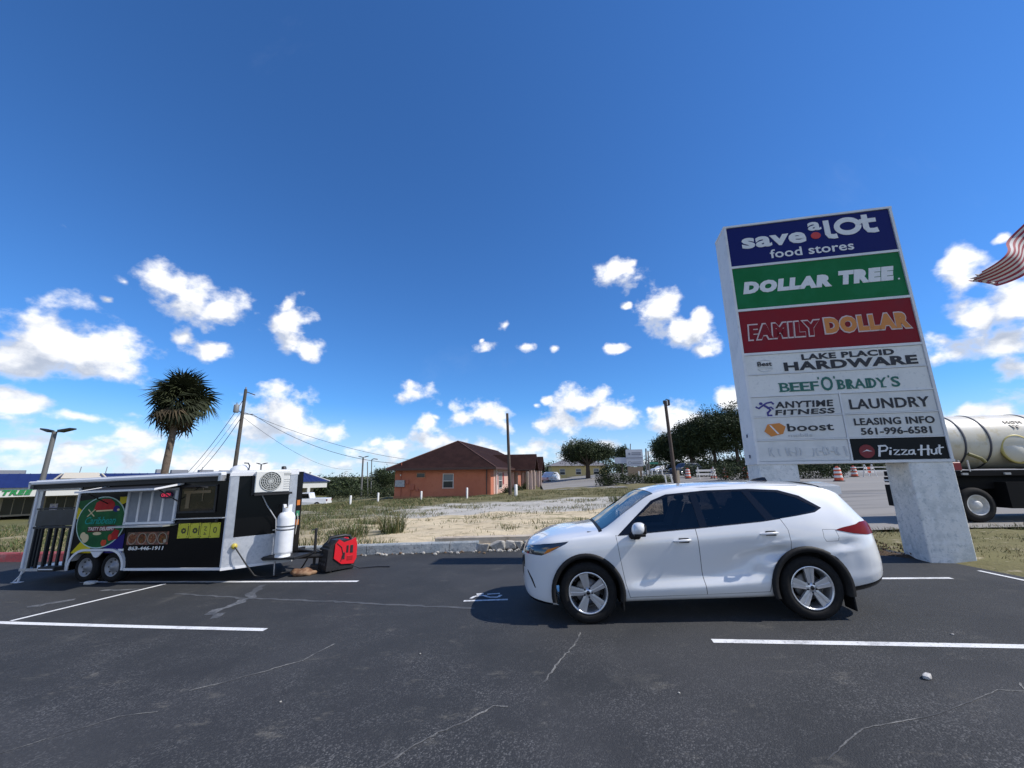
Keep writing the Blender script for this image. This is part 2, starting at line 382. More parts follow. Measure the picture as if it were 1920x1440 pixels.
M_LINEW = mat('worn_paint', (.15, .155, .16), .85, noise=[(3., (.055, .06, .068), 1., .40, .60), (24., (.055, .06, .068), .8, .46, .60)])
M_CRACK = mat('crack_dust', (.21, .205, .19), .95, noise=[(3., (.06, .062, .066), 1., .42, .60), (60., (.06, .062, .066), .8, .48, .6)])

def sheet(name, poly, eps, m, nx=40, ny=40, hfun=None, zfun=terr, dz=0.):
    """a quad patch: poly = 4 corners, counter-clockwise, following the terrain eps above it"""
    p = [Vector(q) for q in poly]; V = []; F = []
    for j in range(ny+1):
        for i in range(nx+1):
            u, v = i/nx, j/ny
            q = (p[0]*(1-u)+p[1]*u)*(1-v)+(p[3]*(1-u)+p[2]*u)*v
            V.append((q.x, q.y, zfun(q.x, q.y)+eps+(hfun(q.x, q.y, u, v) if hfun else 0)))
    for j in range(ny):
        for i in range(nx): k = j*(nx+1)+i; F.append((k, k+1, k+nx+2, k+nx+1))
    return npmesh(name, V, F, m, smooth=True)
# base ground out to the horizon (non-uniform grid)
gx = np.concatenate([-np.geomspace(2500, 62, 14), np.linspace(-60, 60, 81), np.geomspace(62, 2500, 14)])
gy = np.concatenate([-np.geomspace(2500, 22, 12), np.linspace(-20, 100, 81), np.geomspace(102, 3500, 16)])
V = [(x, y, terr(x, y)-.05-(.35 if abs(x) > 61 or y > 101 or y < -21 else 0)) for y in gy for x in gx]
nx = len(gx); F = [(j*nx+i, j*nx+i+1, (j+1)*nx+i+1, (j+1)*nx+i) for j in range(len(gy)-1) for i in range(nx-1)]
tag(npmesh('ground', V, F, M_GROUND, smooth=True), kind='structure')
# parking lot: the aisle and both rows of stalls
KERB = [(-34, 14.7), (-15.6, 12.95), (-5.3, 11.92), (.3, 11.42), (6.3, 10.2)]
lot = tag(sheet('parking_lot', [(-34, -14), (8.05, -14), (8.05, 7.9), (-34, 14.6)], 0.0, M_ASPH, 90, 60, zfun=lambda x, y: gz(x)), kind='structure')
def lotz(x): return gz(x)
# the lot also fills the wedge up to the kerb line (same surface, butted at its straight far edge)
def kerb_y(x):
    for (x0, y0), (x1, y1) in zip(KERB, KERB[1:]):
        if x <= x1: return y0+(y1-y0)*(x-x0)/(x1-x0)
    return KERB[-1][1]
V = []; NXL, NYL = 90, 60; me = lot.data
for j in range(NYL+1):
    for i in range(NXL+1):
        x = -34+43.2*i/NXL; ye = kerb_y(x)+.02 if x < 6.3 else 10.9-(x-6.3)*.5
        V.append((x, -14+(ye+14)*(j/NYL), gz(x)))
me.vertices.foreach_set('co', np.array(V, dtype=np.float32).ravel()); me.update()

def ribbon(name, pts, w, m, eps=.004, parent=lot, jit=0., nseg=None, taper=False):
    """painted strip or crack lying on the lot"""
    P = []
    for (x0, y0), (x1, y1) in zip(pts, pts[1:]):
        L = math.hypot(x1-x0, y1-y0); n = max(1, int(L/(nseg or .4)))
        for k in range(n): P.append((x0+(x1-x0)*k/n, y0+(y1-y0)*k/n))
    P.append(pts[-1]); V = []; F = []
    for i, (x, y) in enumerate(P):
        a_, b_ = P[max(i-1, 0)], P[min(i+1, len(P)-1)]; tx, ty = b_[0]-a_[0], b_[1]-a_[1]; L = math.hypot(tx, ty) or 1
        ww = w*(random.uniform(1-jit, 1+jit)); ww *= (.25+.75*math.sin(math.pi*i/(len(P)-1))) if taper else 1
        ox, oy = (random.uniform(-1, 1)*jit*w*1.6, random.uniform(-1, 1)*jit*w*1.6) if jit > .2 else (0, 0)
        for s_ in (-1, 1):
            xx, yy_ = x+ox-ty/L*ww/2*s_, y+oy+tx/L*ww/2*s_; V.append((xx, yy_, gz(xx)+eps))
    for i in range(len(P)-1): F.append((2*i+1, 2*i, 2*i+2, 2*i+3))
    o = npmesh(name, V, F, m, parent); return o
# stall lines (as measured on the ground)
ribbon('parking_line', [(-8.75, 7.23), (-3.52, 6.26)], .105, M_LINE)
ribbon('parking_line', [(-9.9, 9.90), (-7.5, 9.54), (-3.18, 8.815)], .10, M_LINE)
ribbon('parking_line', [(-8.24, 7.21), (-7.55, 9.36)], .085, M_LINE, .006)
ribbon('parking_line', [(2.27, 5.15), (5.4, 4.62), (7.6, 4.24)], .105, M_LINE)
ribbon('parking_line', [(5.0, 7.43), (7.15, 7.10)], .10, M_LINE)
ribbon('parking_line', [(8.0, 7.45), (7.99, 7.0), (7.97, 6.0), (7.96, 4.2), (7.95, 1.5)], .07, M_LINE, .006)
ribbon('parking_line', [(-9.3, 4.35), (-4.9, 3.55)], .105, M_LINE)
ribbon('parking_line', [(2.9, 2.6), (7.6, 1.78)], .105, M_LINE)
# worn wheelchair marking painted in the stall beside the car
sy = MB()
def flat(pts, w):
    for (p0, p1) in zip(pts, pts[1:]):
        d = Vector((p1[0]-p0[0], p1[1]-p0[1])); L = d.length; d /= L; nn = Vector((-d.y, d.x))*w/2
        q = [(p0[0]-nn.x, p0[1]-nn.y), (p1[0]-nn.x, p1[1]-nn.y), (p1[0]+nn.x, p1[1]+nn.y), (p0[0]+nn.x, p0[1]+nn.y)]
        sy.add([(a_, b_, gz(a_)+.004+.0004*len(sy.f)) for a_, b_ in q], [(0, 1, 2, 3)])
cx_, cy_ = -.47, 7.27
flat([(cx_-.36, cy_-.13), (cx_+.36, cy_-.17)], .07)
flat([(cx_-.26, cy_-.02), (cx_-.20, cy_+.10), (cx_-.05, cy_+.12)], .055); flat([(cx_-.05, cy_+.12), (cx_+.05, cy_), (cx_+.2, cy_-.02), (cx_+.24, cy_+.09)], .055)
flat([(cx_-.18, cy_+.2), (cx_-.06, cy_+.22)], .09); flat([(cx_+.0, cy_+.17), (cx_+.22, cy_+.18)], .05)
sy.build('wheelchair_marking', mat('white_marking', (.72, .72, .72), .7, noise=(18., (.2, .2, .2), .7)), lot)
ribbon('worn_paint_patch', [(-8.9, 8.02), (-8.72, 8.22), (-8.45, 8.42)], .20, M_LINEW, .004, jit=.22, nseg=.12)
ribbon('worn_paint_patch', [(-8.62, 9.02), (-8.1, 8.98), (-7.75, 9.05)], .12, M_LINEW, .0045, jit=.22, nseg=.12)
# cracks with pale dust in them, a tyre arc and pale drag marks
for pts, w in [([(-1.03, 3.28), (-.84, 3.5), (-.62, 3.72), (-.42, 3.84), (-.2, 4.05), (-.06, 4.03)], .022),
               ([(-3.3, 4.6), (-3.0, 4.78), (-2.72, 4.98), (-2.45, 5.2), (-2.28, 5.62)], .028),
               ([(.28, 4.42), (.42, 4.75), (.62, 5.1), (.74, 5.35), (.82, 5.6)], .022),
               ([(2.1, 3.2), (2.6, 3.5), (3.3, 3.62), (4.1, 3.9), (4.9, 3.75)], .013),
               ([(-4.6, 3.6), (-4.1, 3.75), (-3.6, 4.2), (-3.3, 4.25)], .013),
               ([(3.7, 2.55), (4.0, 3.1), (4.1, 3.6), (4.4, 4.0)], .018)]:
    ribbon('crack', pts, w*.8, M_CRACK, .003, jit=.35, nseg=.05)
ribbon('pale_scuff', [(-6.6, 8.5), (-4.9, 7.95), (-3.0, 7.45), (-1.4, 6.95), (-.6, 6.75)], .07, mat('tyre_arc', (.085, .088, .093), .9, noise=(4., (.055, .06, .068), .9, .4, .6)), .0035, jit=.25, nseg=.12)
ribbon('pale_scuff', [(-5.15, 8.95), (-5.0, 8.45), (-4.85, 8.0), (-4.95, 7.3), (-4.7, 6.9)], .16, M_LINEW, .0038, jit=.3, nseg=.12)
# oil-dark patch where a car usually stands is left to the asphalt material
# ------------------------------------------------------------------ vacant lot, verge, roads
def bumps(x, y, u, v):
    e = min(1, u*20, (1-u)*20, v*16)
    return e*(.07*math.sin(x*.9+1.3*math.sin(y*.5))*math.sin(y*.8+.7*math.sin(x*.6)) + .035*math.sin(x*2.3+y*1.7)+.03*math.sin(y*3.1-x*.9)+.05)
fy = lambda x: kerb_y(x)+.16
V = []; F = []; NXF, NYF = 150, 90
for j in range(NYF+1):
    for i in range(NXF+1):
        x = -34+41.5*i/NXF; v = (j/NYF)**1.5; y = fy(min(x, 6.3))+v*(46-fy(min(x, 6.3))); xx = x + v*8*(i/NXF)
        V.append((xx, y, terr(xx, y)+.10+bumps(xx, y, i/NXF, v)))
for j in range(NYF):
    for i in range(NXF): k = j*(NXF+1)+i; F.append((k, k+1, k+NXF+2, k+NXF+1))
tag(npmesh('vacant_lot_soil', V, F, M_FIELD, smooth=True), kind='structure')
def fieldz(x, y): return terr(x, y)+.14
tag(sheet('road', [(9.2, 11.9), (70, 6), (90, 60), (13.5, 46)], .03, M_ROAD, 50, 40), kind='structure')
tag(sheet('highway', [(13.5, 46), (90, 60), (60, 190), (10, 150)], .03, M_ROAD, 30, 30), kind='structure')
tag(sheet('driveway', [(3.2, 43.5), (11.5, 41.2), (13.2, 78), (5.0, 80)], .16, M_ROAD, 20, 30), kind='structure')
tag(sheet('grass_verge', [(8.1, -10), (30, -14), (40, 8.2), (8.1, 11.9)], .06, M_VERGE, 50, 40, hfun=lambda x, y, u, v: .05*math.sin(x*1.7)*math.sin(y*1.9)*min(1, u*8)-(.075 if u < .001 or v > .999 else 0)), kind='structure')
tag(sheet('mulch_bed', [(6.2, 10.25), (8.12, 8.2), (8.12, 11.9), (6.0, 12.6)], .05, M_MULCH, 14, 14, hfun=lambda x, y, u, v: .05*math.sin(x*5)*math.sin(y*4)-(.09 if min(u, 1-u, v, 1-v) < .001 else 0)), kind='structure')
# ------------------------------------------------------------------ kerb
M_KGREY = mat('painted_concrete', (.30, .335, .355), .85, noise=[(3., (.44, .455, .45), .8, .42, .62), (14., (.12, .13, .14), .7, .52, .66)], bump=.5, bscale=24)
M_KRED = mat('red_kerb_paint', (.30, .055, .06), .8, noise=[(3., (.36, .16, .16), .8, .45, .62), (12., (.14, .05, .05), .6, .52, .66)], bump=.4, bscale=24)
M_CONC = mat('concrete', (.42, .40, .36), .9, noise=[(4., (.28, .265, .24), .8, .42, .62), (20., (.55, .53, .48), .6, .52, .66)], bump=.6, bscale=22)
kerb = thing('kerb', 'grey painted concrete kerb along the far edge of the parking lot', 'kerb', (0, 0, 0))
def kerb_stone(x0, x1, m, lab=None):
    y0, y1 = kerb_y(x0), kerb_y(x1); b = MB(); n = 5; V = []; 
    prof = [(0, -.02), (.03, .21), (.06, .245), (.20, .245), (.20, -.02)]
    for k in range(n+1):
        t = k/n; x = x0+.008+(x1-x0-.016)*t; y = y0+(y1-y0)*t; d = random.uniform(-.006, .006)
        for (dy, dz) in prof: V.append((x, y+dy+d, gz(x)+dz*1.02+random.uniform(-.006, .006)))
    m_ = len(prof); F = [(k*m_+i, (k+1)*m_+i, (k+1)*m_+i+1, k*m_+i+1) for k in range(n) for i in range(m_-1)]
    b.add(V, F+[tuple(range(m_))[::-1], tuple(range(n*m_, n*m_+m_))]); o = b.build('kerb_stone', m, kerb)
    if lab: o['label'] = lab
xs = [-33.9, -30.9, -27.9, -24.9, -21.9, -18.9, -15.7, -12.6, -9.6, -6.6, -4.1, -1.75, -.95]
for i, (x0, x1) in enumerate(zip(xs, xs[1:])):
    if -19 <= x0 < -11: kerb_stone(x0, x1, M_KRED, 'faded red painted kerb stone')
    else: kerb_stone(x0, x1, M_KGREY)
def rock(name, c, d, m, rz=0., seed=0, label=None, cat='rubble', group=None, rough=.22, kind=None):
    r_ = random.Random(seed); bm = bmesh.new(); bmesh.ops.create_icosphere(bm, subdivisions=2, radius=1)
    jag = [r_.uniform(.80, 1.18) for _ in range(200)]
    ph = [r_.uniform(0, 6) for _ in range(6)]
    for v in bm.verts:
        p = v.co.copy(); k = 1+rough*(math.sin(3*p.x+ph[0])*math.sin(2.5*p.y+ph[1])+.6*math.sin(5*p.z+ph[2]+2*p.x))
        q = p*k*(jag[v.index % 200] if rough > .2 else 1.); mxx = max(abs(q.x), abs(q.y), abs(q.z)); q = q*(.35+.65/max(mxx, .4)); v.co = Vector((q.x*d[0]/2, q.y*d[1]/2, q.z*d[2]/2))
    me = bpy.data.meshes.new(name); bm.to_mesh(me); bm.free(); me.materials.append(m)
    o = bpy.data.objects.new(name, me); C.objects.link(o); o.location = c; o.rotation_euler = (0, 0, rz); return tag(o, label, cat, group, kind)
# broken end of the kerb
for i, (px, w, h, dep, lab) in enumerate([(905, .42, .2, .3, 'low pale broken concrete lump at the end of the grey kerb'), (934, .44, .30, .34, 'large jagged concrete lump in the broken kerb'),
        (958, .36, .27, .3, 'blocky concrete lump between the jagged one and the car bonnet'), (975, .26, .24, .3, 'narrow concrete lump right beside the car bonnet'), (1000, .5, .26, .34, 'concrete lump of the broken kerb mostly hidden behind the white car'),
        (1070, .9, .24, .34, 'long concrete lump of the broken kerb behind the white car')]):
    p = at(px, 1034, kerb_y(0)); r_ = random.Random(40+i); bm = bmesh.new()
    for k in range(22):   # an angular lump: hull of random points in a box
        q = Vector((r_.uniform(-1, 1), r_.uniform(-1, 1), r_.uniform(-1, 1))); m_ = max(abs(q.x), abs(q.y), abs(q.z)); q /= m_**.75; bm.verts.new((q.x*w/2, q.y*dep/2, q.z*h/2))
    bmesh.ops.convex_hull(bm, input=bm.verts[:]); bmesh.ops.delete(bm, geom=[v for v in bm.verts if not v.link_faces], context='VERTS'); bmesh.ops.bevel(bm, geom=bm.edges[:], offset=.012, segments=1, affect='EDGES')
    me = bpy.data.meshes.new('concrete_chunk'); bm.to_mesh(me); bm.free(); me.materials.append(M_CONC); o = bpy.data.objects.new('concrete_chunk', me); C.objects.link(o); o.location = (p.x, kerb_y(p.x)+.12, gz(p.x)+h*.40); o.rotation_euler = (0, 0, r_.uniform(-.3, .3)); tag(o, lab, 'concrete chunk', 'broken concrete kerb pieces')
for i in range(70):
    x = random.uniform(-5.2, .6) if i < 55 else random.uniform(-1.6, .6); y = kerb_y(x)-abs(random.gauss(.1, .12))-.03; s_ = random.choice([.025, .03, .04, .055])
    if i == 0: RUB = MB()
    bm = bmesh.new(); bmesh.ops.create_icosphere(bm, subdivisions=1, radius=s_); RUB.add([(v.co.x*random.uniform(.7, 1.4)+x, v.co.y+y, v.co.z*.7+gz(x)+s_*.4) for v in bm.verts], [[q.index for q in f.verts] for f in bm.faces], random.choice([0, 0, 1])); bm.free()
tag(RUB.build('kerb_rubble', [M_CONC, mat('brown_rubble', (.16, .11, .07), .95)]), kind='stuff')
b = MB(); p0, p1 = at(818, 1021, 11.95), at(1190, 1026, 11.25)
dirv = (p1-p0); L = dirv.length; ang = math.atan2(dirv.y, dirv.x)
b.box((L/2, 0, .12), (L, .26, .17), bev=.015)
tb = b.build('timber_beam', mat('weathered_timber', (.52, .44, .34), .9, noise=[(3., (.27, .21, .15), .8, .4, .6), (1.2, (.5, .44, .36), .6)], bump=.4, bscale=12)); tb.location = (p0.x, p0.y, fieldz(p0.x, p0.y)); tb.rotation_euler = (0, -.03, ang)
tag(tb, 'long pale weathered timber lying on the sand behind the broken kerb', 'timber')
rock('stone', (3.74, 4.14, gz(3.74)+.018), (.105, .055, .04), mat('pale_stone', (.55, .53, .5), .8, noise=(12., (.3, .28, .25), .7)), .6, 5, 'small pale stone alone on the asphalt in front of the white car', 'stone')
for i, (x, y, s_) in enumerate([(5.75, 3.6, .025), (4.9, 5.0, .03), (1.46, 4.1, .02), (-1.1, 5.2, .02), (1.1, 2.9, .02), (.25, 3.1, .018), (-2.2, 4.3, .02)]):
    if i == 0: PB = MB()
    bm = bmesh.new(); bmesh.ops.create_icosphere(bm, subdivisions=1, radius=s_*.6); PB.add([(v.co.x+x, v.co.y+y, v.co.z*.6+gz(x)+.006) for v in bm.verts], [[q.index for q in f.verts] for f in bm.faces]); bm.free()
tag(PB.build('loose_pebbles', M_CONC), kind='stuff')
# ------------------------------------------------------------------ grass
M_GR = [mat('grass_green', (.070, .098, .028), .85), mat('grass_olive', (.115, .112, .042), .9), mat('grass_straw', (.28, .225, .12), .9), mat('weed_dark', (.05, .075, .022), .85)]
def blades(name, pts, mats, h, spread, nb, w, probs, parent=None, lean=.5):
    """pts: (n,3) clump bases (+ optional per-clump size); one mesh of bent blades"""
    pts = np.asarray(pts, dtype=float); sz = pts[:, 3] if pts.shape[1] > 3 else np.ones(len(pts)); n = len(pts)*nb
    B = np.repeat(pts[:, :3], nb, 0); S = np.repeat(sz, nb)
    a_ = RNG.uniform(0, 2*np.pi, n); r_ = np.sqrt(RNG.uniform(0, 1, n))*spread*S
    B = B+np.stack([np.cos(a_)*r_, np.sin(a_)*r_, np.zeros(n)], 1); H = h*S*RNG.uniform(.45, 1.15, n); W = w*RNG.uniform(.6, 1.3, n)*np.sqrt(S)
    la = a_+RNG.normal(0, .7, n); ln = H*lean*RNG.uniform(.1, 1, n); fa = RNG.uniform(0, np.pi, n)
    sd_ = np.stack([np.cos(fa), np.sin(fa), np.zeros(n)], 1)*W[:, None]; ld = np.stack([np.cos(la), np.sin(la), np.zeros(n)], 1)
    mid = B+ld*(ln*.35)[:, None]+np.stack([np.zeros(n), np.zeros(n), H*.6], 1); tip = B+ld*ln[:, None]+np.stack([np.zeros(n), np.zeros(n), H], 1)
    V = np.stack([B-sd_/2, B+sd_/2, mid+sd_*.36, mid-sd_*.36, tip], 1).reshape(-1, 3); k = np.arange(n)*5
    F = np.concatenate([np.stack([k, k+1, k+2], 1), np.stack([k, k+2, k+3], 1), np.stack([k+3, k+2, k+4], 1)])
    mi = RNG.choice(len(mats), n, p=probs)
    return npmesh(name, V, F, mats, parent, np.tile(mi, 3))
def scatter(n, x0, x1, y0, y1, f, big=(.6, 1.5)):
    out = []
    while len(out) < n:
        x, y = random.uniform(x0, x1), random.uniform(y0, y1)
        if random.random() < f(x, y): out.append((x, y, fieldz(x, y)-.01, random.uniform(*big)))
    return out
def pn(x, y, s=1.): return .5+.25*(math.sin(x*.9*s+1.7*math.sin(y*.43*s))+math.sin(y*1.3*s+1.9*math.sin(x*.61*s+2)))
def okf(x, y): return y > kerb_y(min(x, 6.2))+.35 and x < 7.2+(y-12)*.2
tag(blades('field_grass', scatter(5200, -24, 11, 12, 42, lambda x, y: okf(x, y)*(.20+.8*(pn(x, y) > .62)+(1.1 if y > 31 else 0)+(.55 if x < -5.5 else 0))), M_GR, .13, .26, 10, .020, [.30, .38, .28, .04], lean=1.1), kind='stuff')
tag(blades('tall_weeds', scatter(2600, -30, -4.0, 12.4, 38, lambda x, y: okf(x, y)*((x < -6)*(.25+.75*(pn(x, y, .9) > .5))*.9+(pn(x, y, .8) > .58)*.25+(x < -11)*1.), (.6, 1.7)), M_GR, .17, .36, 16, .022, [.26, .34, .12, .28], lean=1.3), kind='stuff')
tag(blades('verge_grass', [(x, y, terr(x, y)+.05, random.uniform(.5, 1.3)) for x, y in [(random.uniform(8.25, 19), random.uniform(3, 11.7)) for _ in range(2600)] if pn(x, y, 2.2) > .35], M_GR, .075, .14, 9, .012, [.30, .30, .40, .0], lean=1.2), kind='stuff')
tag(blades('mulch_litter', [(x, y, terr(x, y)+.06, random.uniform(.5, 1.2)) for x, y in [(random.uniform(6.2, 8.6), random.uniform(8.3, 12.4)) for _ in range(500)] if y > 10.25-(x-6.2)*1.0], [mat('dead_leaf', (.22, .13, .07), .9), M_GR[2], M_MULCH, M_GR[1]], .05, .12, 6, .03, [.4, .25, .2, .15], lean=1.6), kind='stuff')
wb = at(1650, 1009, 10.6)
b = MB(); b.box((0, 0, .05), (1.7, .11, .05), bev=.008); o = b.build('wooden_plank', tb.data.materials[0]); o.location = (7.75, 10.35, terr(7.75, 10.35)+.06); o.rotation_euler = (0, .02, -.06)
tag(o, 'narrow pale plank lying in the mulch between the car and the sign', 'plank')
# weeds one can single out
def weed(px, Y, h, label, n=70, sp=.5, probs=(.4, .42, .08, .10), w=.02):
    n = int(n*2.2); h *= .85
    p = at(px, 1000, Y); z = fieldz(p.x, Y)
    o = blades('weed_clump', [(0, 0, 0, 1.)], M_GR, h, sp, n, w, list(probs), lean=.95); o.location = (p.x, Y, z); return tag(o, label, 'weed', 'weed clumps in the vacant lot')
weed(735, 14.9, .95, 'tallest bushy green weed standing alone on the sand behind the kerb', 110, .38)
weed(660, 14.6, .62, 'spreading green weed on the sand just right above the red generator', 110, .55)
weed(690, 17.5, .5, 'lower green weed behind the two bushy ones in the sand', 80, .5)
weed(1165, 24.0, .75, 'green weed in the field beside the white car windscreen', 90, .55)
# ------------------------------------------------------------------ the white car
def interp(tab, x):
    if x <= tab[0][0]: return tab[0][1]
    for (x0, y0), (x1, y1) in zip(tab, tab[1:]):
        if x <= x1: return y0+(y1-y0)*(x-x0)/(x1-x0)
    return tab[-1][1]
def pchip(tab):
    """monotone cubic through a table"""
    X = [t[0] for t in tab]; Y = [t[1] for t in tab]; n = len(X); h = [X[i+1]-X[i] for i in range(n-1)]; dl = [(Y[i+1]-Y[i])/h[i] for i in range(n-1)]
    m = [dl[0]]+[0 if dl[i-1]*dl[i] <= 0 else 2*dl[i-1]*dl[i]/(dl[i-1]+dl[i]) for i in range(1, n-1)]+[dl[-1]]
    def f(x):
        if x <= X[0]: return Y[0]
        if x >= X[-1]: return Y[-1]
        i = max(k for k in range(n-1) if X[k] <= x); t = (x-X[i])/h[i]
        return Y[i]*(1+2*t)*(1-t)**2+h[i]*m[i]*t*(1-t)**2+Y[i+1]*t*t*(3-2*t)+h[i]*m[i+1]*t*t*(t-1)
    return f
PAINT = mat('pearl_white_paint', (.74, .75, .76), .25, spec=.5, coat=1.)
BLKPL = mat('black_plastic', (.007, .007, .008), .6, spec=.3, noise=(60., (.012, .012, .013), .6))
GLOSSBLK = mat('gloss_black_trim', (.008, .008, .01), .12)
PAINT_P = PAINT.copy(); PAINT_P.name = 'pearl_white_fittings'
# the same paint outside, dark trim on the inner side of the sheet metal
_nt = PAINT.node_tree; _g = _nt.nodes.new('ShaderNodeNewGeometry'); _mx = _nt.nodes.new('ShaderNodeMix'); _mx.data_type = 'RGBA'; _nt.links.new(_g.outputs['Backfacing'], _mx.inputs[0])
_mx.inputs[6].default_value = (.74, .75, .76, 1); _mx.inputs[7].default_value = (.03, .03, .032, 1); _nt.links.new(_mx.outputs[2], _nt.nodes['Principled BSDF'].inputs['Base Color'])
def tinted(name, tint):
    m = bpy.data.materials.new(name); m.use_nodes = True; t = m.node_tree; t.nodes.remove(t.nodes['Principled BSDF'])
    tr = t.nodes.new('ShaderNodeBsdfTransparent'); tr.inputs[0].default_value = (*tint, 1); gl = t.nodes.new('ShaderNodeBsdfGlossy'); gl.inputs['Roughness'].default_value = .02
    fr = t.nodes.new('ShaderNodeFresnel'); fr.inputs['IOR'].default_value = 1.62; mx = t.nodes.new('ShaderNodeMixShader')
    t.links.new(fr.outputs[0], mx.inputs[0]); t.links.new(tr.outputs[0], mx.inputs[1]); t.links.new(gl.outputs[0], mx.inputs[2]); t.links.new(mx.outputs[0], t.nodes['Material Output'].inputs[0]); return m
GLASS_F = tinted('tinted_front_glass', (.46, .45, .45)); GLASS_R = tinted('tinted_rear_glass', (.16, .165, .18)); GLASS_WS = tinted('tinted_windscreen', (.52, .58, .60))
GLASS_D = mat('privacy_glass', (.004, .0045, .005), .03, spec=.55)
GLASS_W = mat('windscreen_glass', (.02, .03, .04), .02, spec=.8)
TYRE = mat('tyre_rubber', (.009, .009, .0095), .8, spec=.25, noise=(30., (.02, .0195, .019), .5))
ALLOY = mat('alloy_rim', (.70, .71, .73), .28, metal=.75)
DARKM = mat('dark_metal', (.03, .03, .032), .5, metal=.4)
REDLENS = mat('red_lens', (.15, .002, .005), .2, spec=.2)
CLEARL = mat('headlamp_lens', (.03, .035, .045), .05, spec=.8, coat=.6)
AMBER = mat('amber_lens', (.75, .25, .04), .15)
CHROME = mat('chrome', (.75, .76, .78), .08, metal=1.)
SEAM = mat('panel_gap', (.02, .02, .022), .8)
XF, XR, WB_R, LEN = .93, 3.78, .383, 4.92
zt = pchip([(0, .70), (.02, .80), (.06, .895), (.14, .985), (.3, 1.045), (.6, 1.112), (.9, 1.15), (1.16, 1.172), (1.22, 1.19), (1.6, 1.44), (1.95, 1.635), (2.15, 1.69), (2.4, 1.716), (2.8, 1.73), (3.3, 1.728), (3.9, 1.70), (4.3, 1.66), (4.47, 1.625), (4.54, 1.555), (4.62, 1.455), (4.72, 1.32), (4.81, 1.20), (4.865, 1.10), (4.895, .95), (4.912, .82), (4.92, .68)])
zb = pchip([(0, .54), (.02, .42), (.06, .30), (.15, .225), (.4, .20), (1.4, .235), (3.3, .26), (4.3, .30), (4.65, .36), (4.8, .41), (4.88, .47), (4.92, .55)])
def wfac(x):
    f = 1.
    if x < .85: f *= max(1e-4, 1-(1-max(x, 0)/.85)**2.6)**.42
    if x > 4.25: t = min((x-4.25)/.67, 1); f *= max(1e-4, 1-t**3.4)**.33
    return f
# section control points: (half width, height) tables along the car
SECT = [
 ([(0, .6), (4.92, .6)], None),
 ([(0, .78), (.5, .80), (4.92, .80)], None),
 ([(0, .88), (.5, .915), (2.3, .905), (4.92, .90)], [(0, .60), (.06, .40), (.2, .26), (.5, .25), (1.4, .285), (3.3, .315), (4.3, .37), (4.8, .46), (4.92, .56)]),
 ([(0, .90), (.5, .945), (1.5, .945), (2.4, .953), (3.3, .955), (4.92, .94)], [(0, .62), (.06, .46), (.5, .40), (1.4, .40), (2.4, .425), (3.3, .46), (4.3, .48), (4.92, .59)]),
 ([(0, .90), (.5, .945), (1.35, .945), (1.7, .915), (2.4, .906), (3.0, .912), (3.45, .955), (4.92, .95)], [(0, .64), (.06, .58), (.5, .54), (1.4, .54), (2.4, .56), (3.3, .60), (4.3, .60), (4.92, .61)]),
 ([(0, .88), (.5, .945), (1.2, .955), (1.7, .938), (2.4, .935), (3.0, .942), (3.5, .965), (4.2, .965), (4.92, .95)], [(0, .66), (.06, .74), (.5, .76), (1.4, .80), (2.4, .82), (3.3, .86), (4.3, .80), (4.92, .63)]),
 ([(0, .85), (.5, .925), (1.2, .945), (1.7, .945), (2.4, .948), (3.3, .953), (4.2, .945), (4.92, .92)], [(0, .675), (.06, .83), (.2, .88), (.5, .93), (1.4, .975), (2.4, 1.01), (3.3, 1.045), (4.3, 1.01), (4.7, .93), (4.92, .645)]),
 ([(0, .80), (.5, .875), (1.2, .905), (1.7, .905), (2.4, .905), (3.3, .90), (3.9, .875), (4.3, .85), (4.92, .85)], [(0, .685), (.06, .86), (.2, .93), (.5, 1.02), (1.1, 1.085), (1.4, 1.095), (2.4, 1.15), (3.3, 1.205), (3.9, 1.245), (4.3, 1.22), (4.7, 1.13), (4.85, 1.02), (4.92, .66)]),
 ([(0, .7), (.3, .76), (1.1, .80), (1.22, .80), (2.0, .715), (2.5, .71), (3.3, .695), (3.9, .665), (4.4, .65), (4.92, .70)], [(0, .692), (.06, .875), (.2, .965), (.5, 1.06), (1.16, 1.13), (1.22, 1.15), (1.6, 1.375), (2.0, 1.58), (2.4, 1.625), (3.3, 1.625), (3.9, 1.59), (4.3, 1.535), (4.5, 1.475), (4.6, 1.385), (4.7, 1.27), (4.8, 1.15), (4.865, 1.06), (4.92, .67)]),
 ([(0, .5), (.3, .60), (1.1, .66), (1.22, .69), (2.0, .63), (2.5, .62), (3.3, .60), (4.4, .56), (4.92, .5)], [(0, .697), (.06, .89), (.2, .978), (.5, 1.083), (1.16, 1.155), (1.22, 1.175), (1.6, 1.415), (2.0, 1.63), (2.4, 1.685), (3.3, 1.695), (3.9, 1.665), (4.3, 1.615), (4.5, 1.55), (4.6, 1.44), (4.7, 1.31), (4.8, 1.185), (4.865, 1.08), (4.92, .675)]),
 ([(0, 0), (4.92, 0)], None)]
WT = [pchip(t[0]) for t in SECT]; ZT = [pchip(t[1]) if t[1] else None for t in SECT]
NSUB = 6
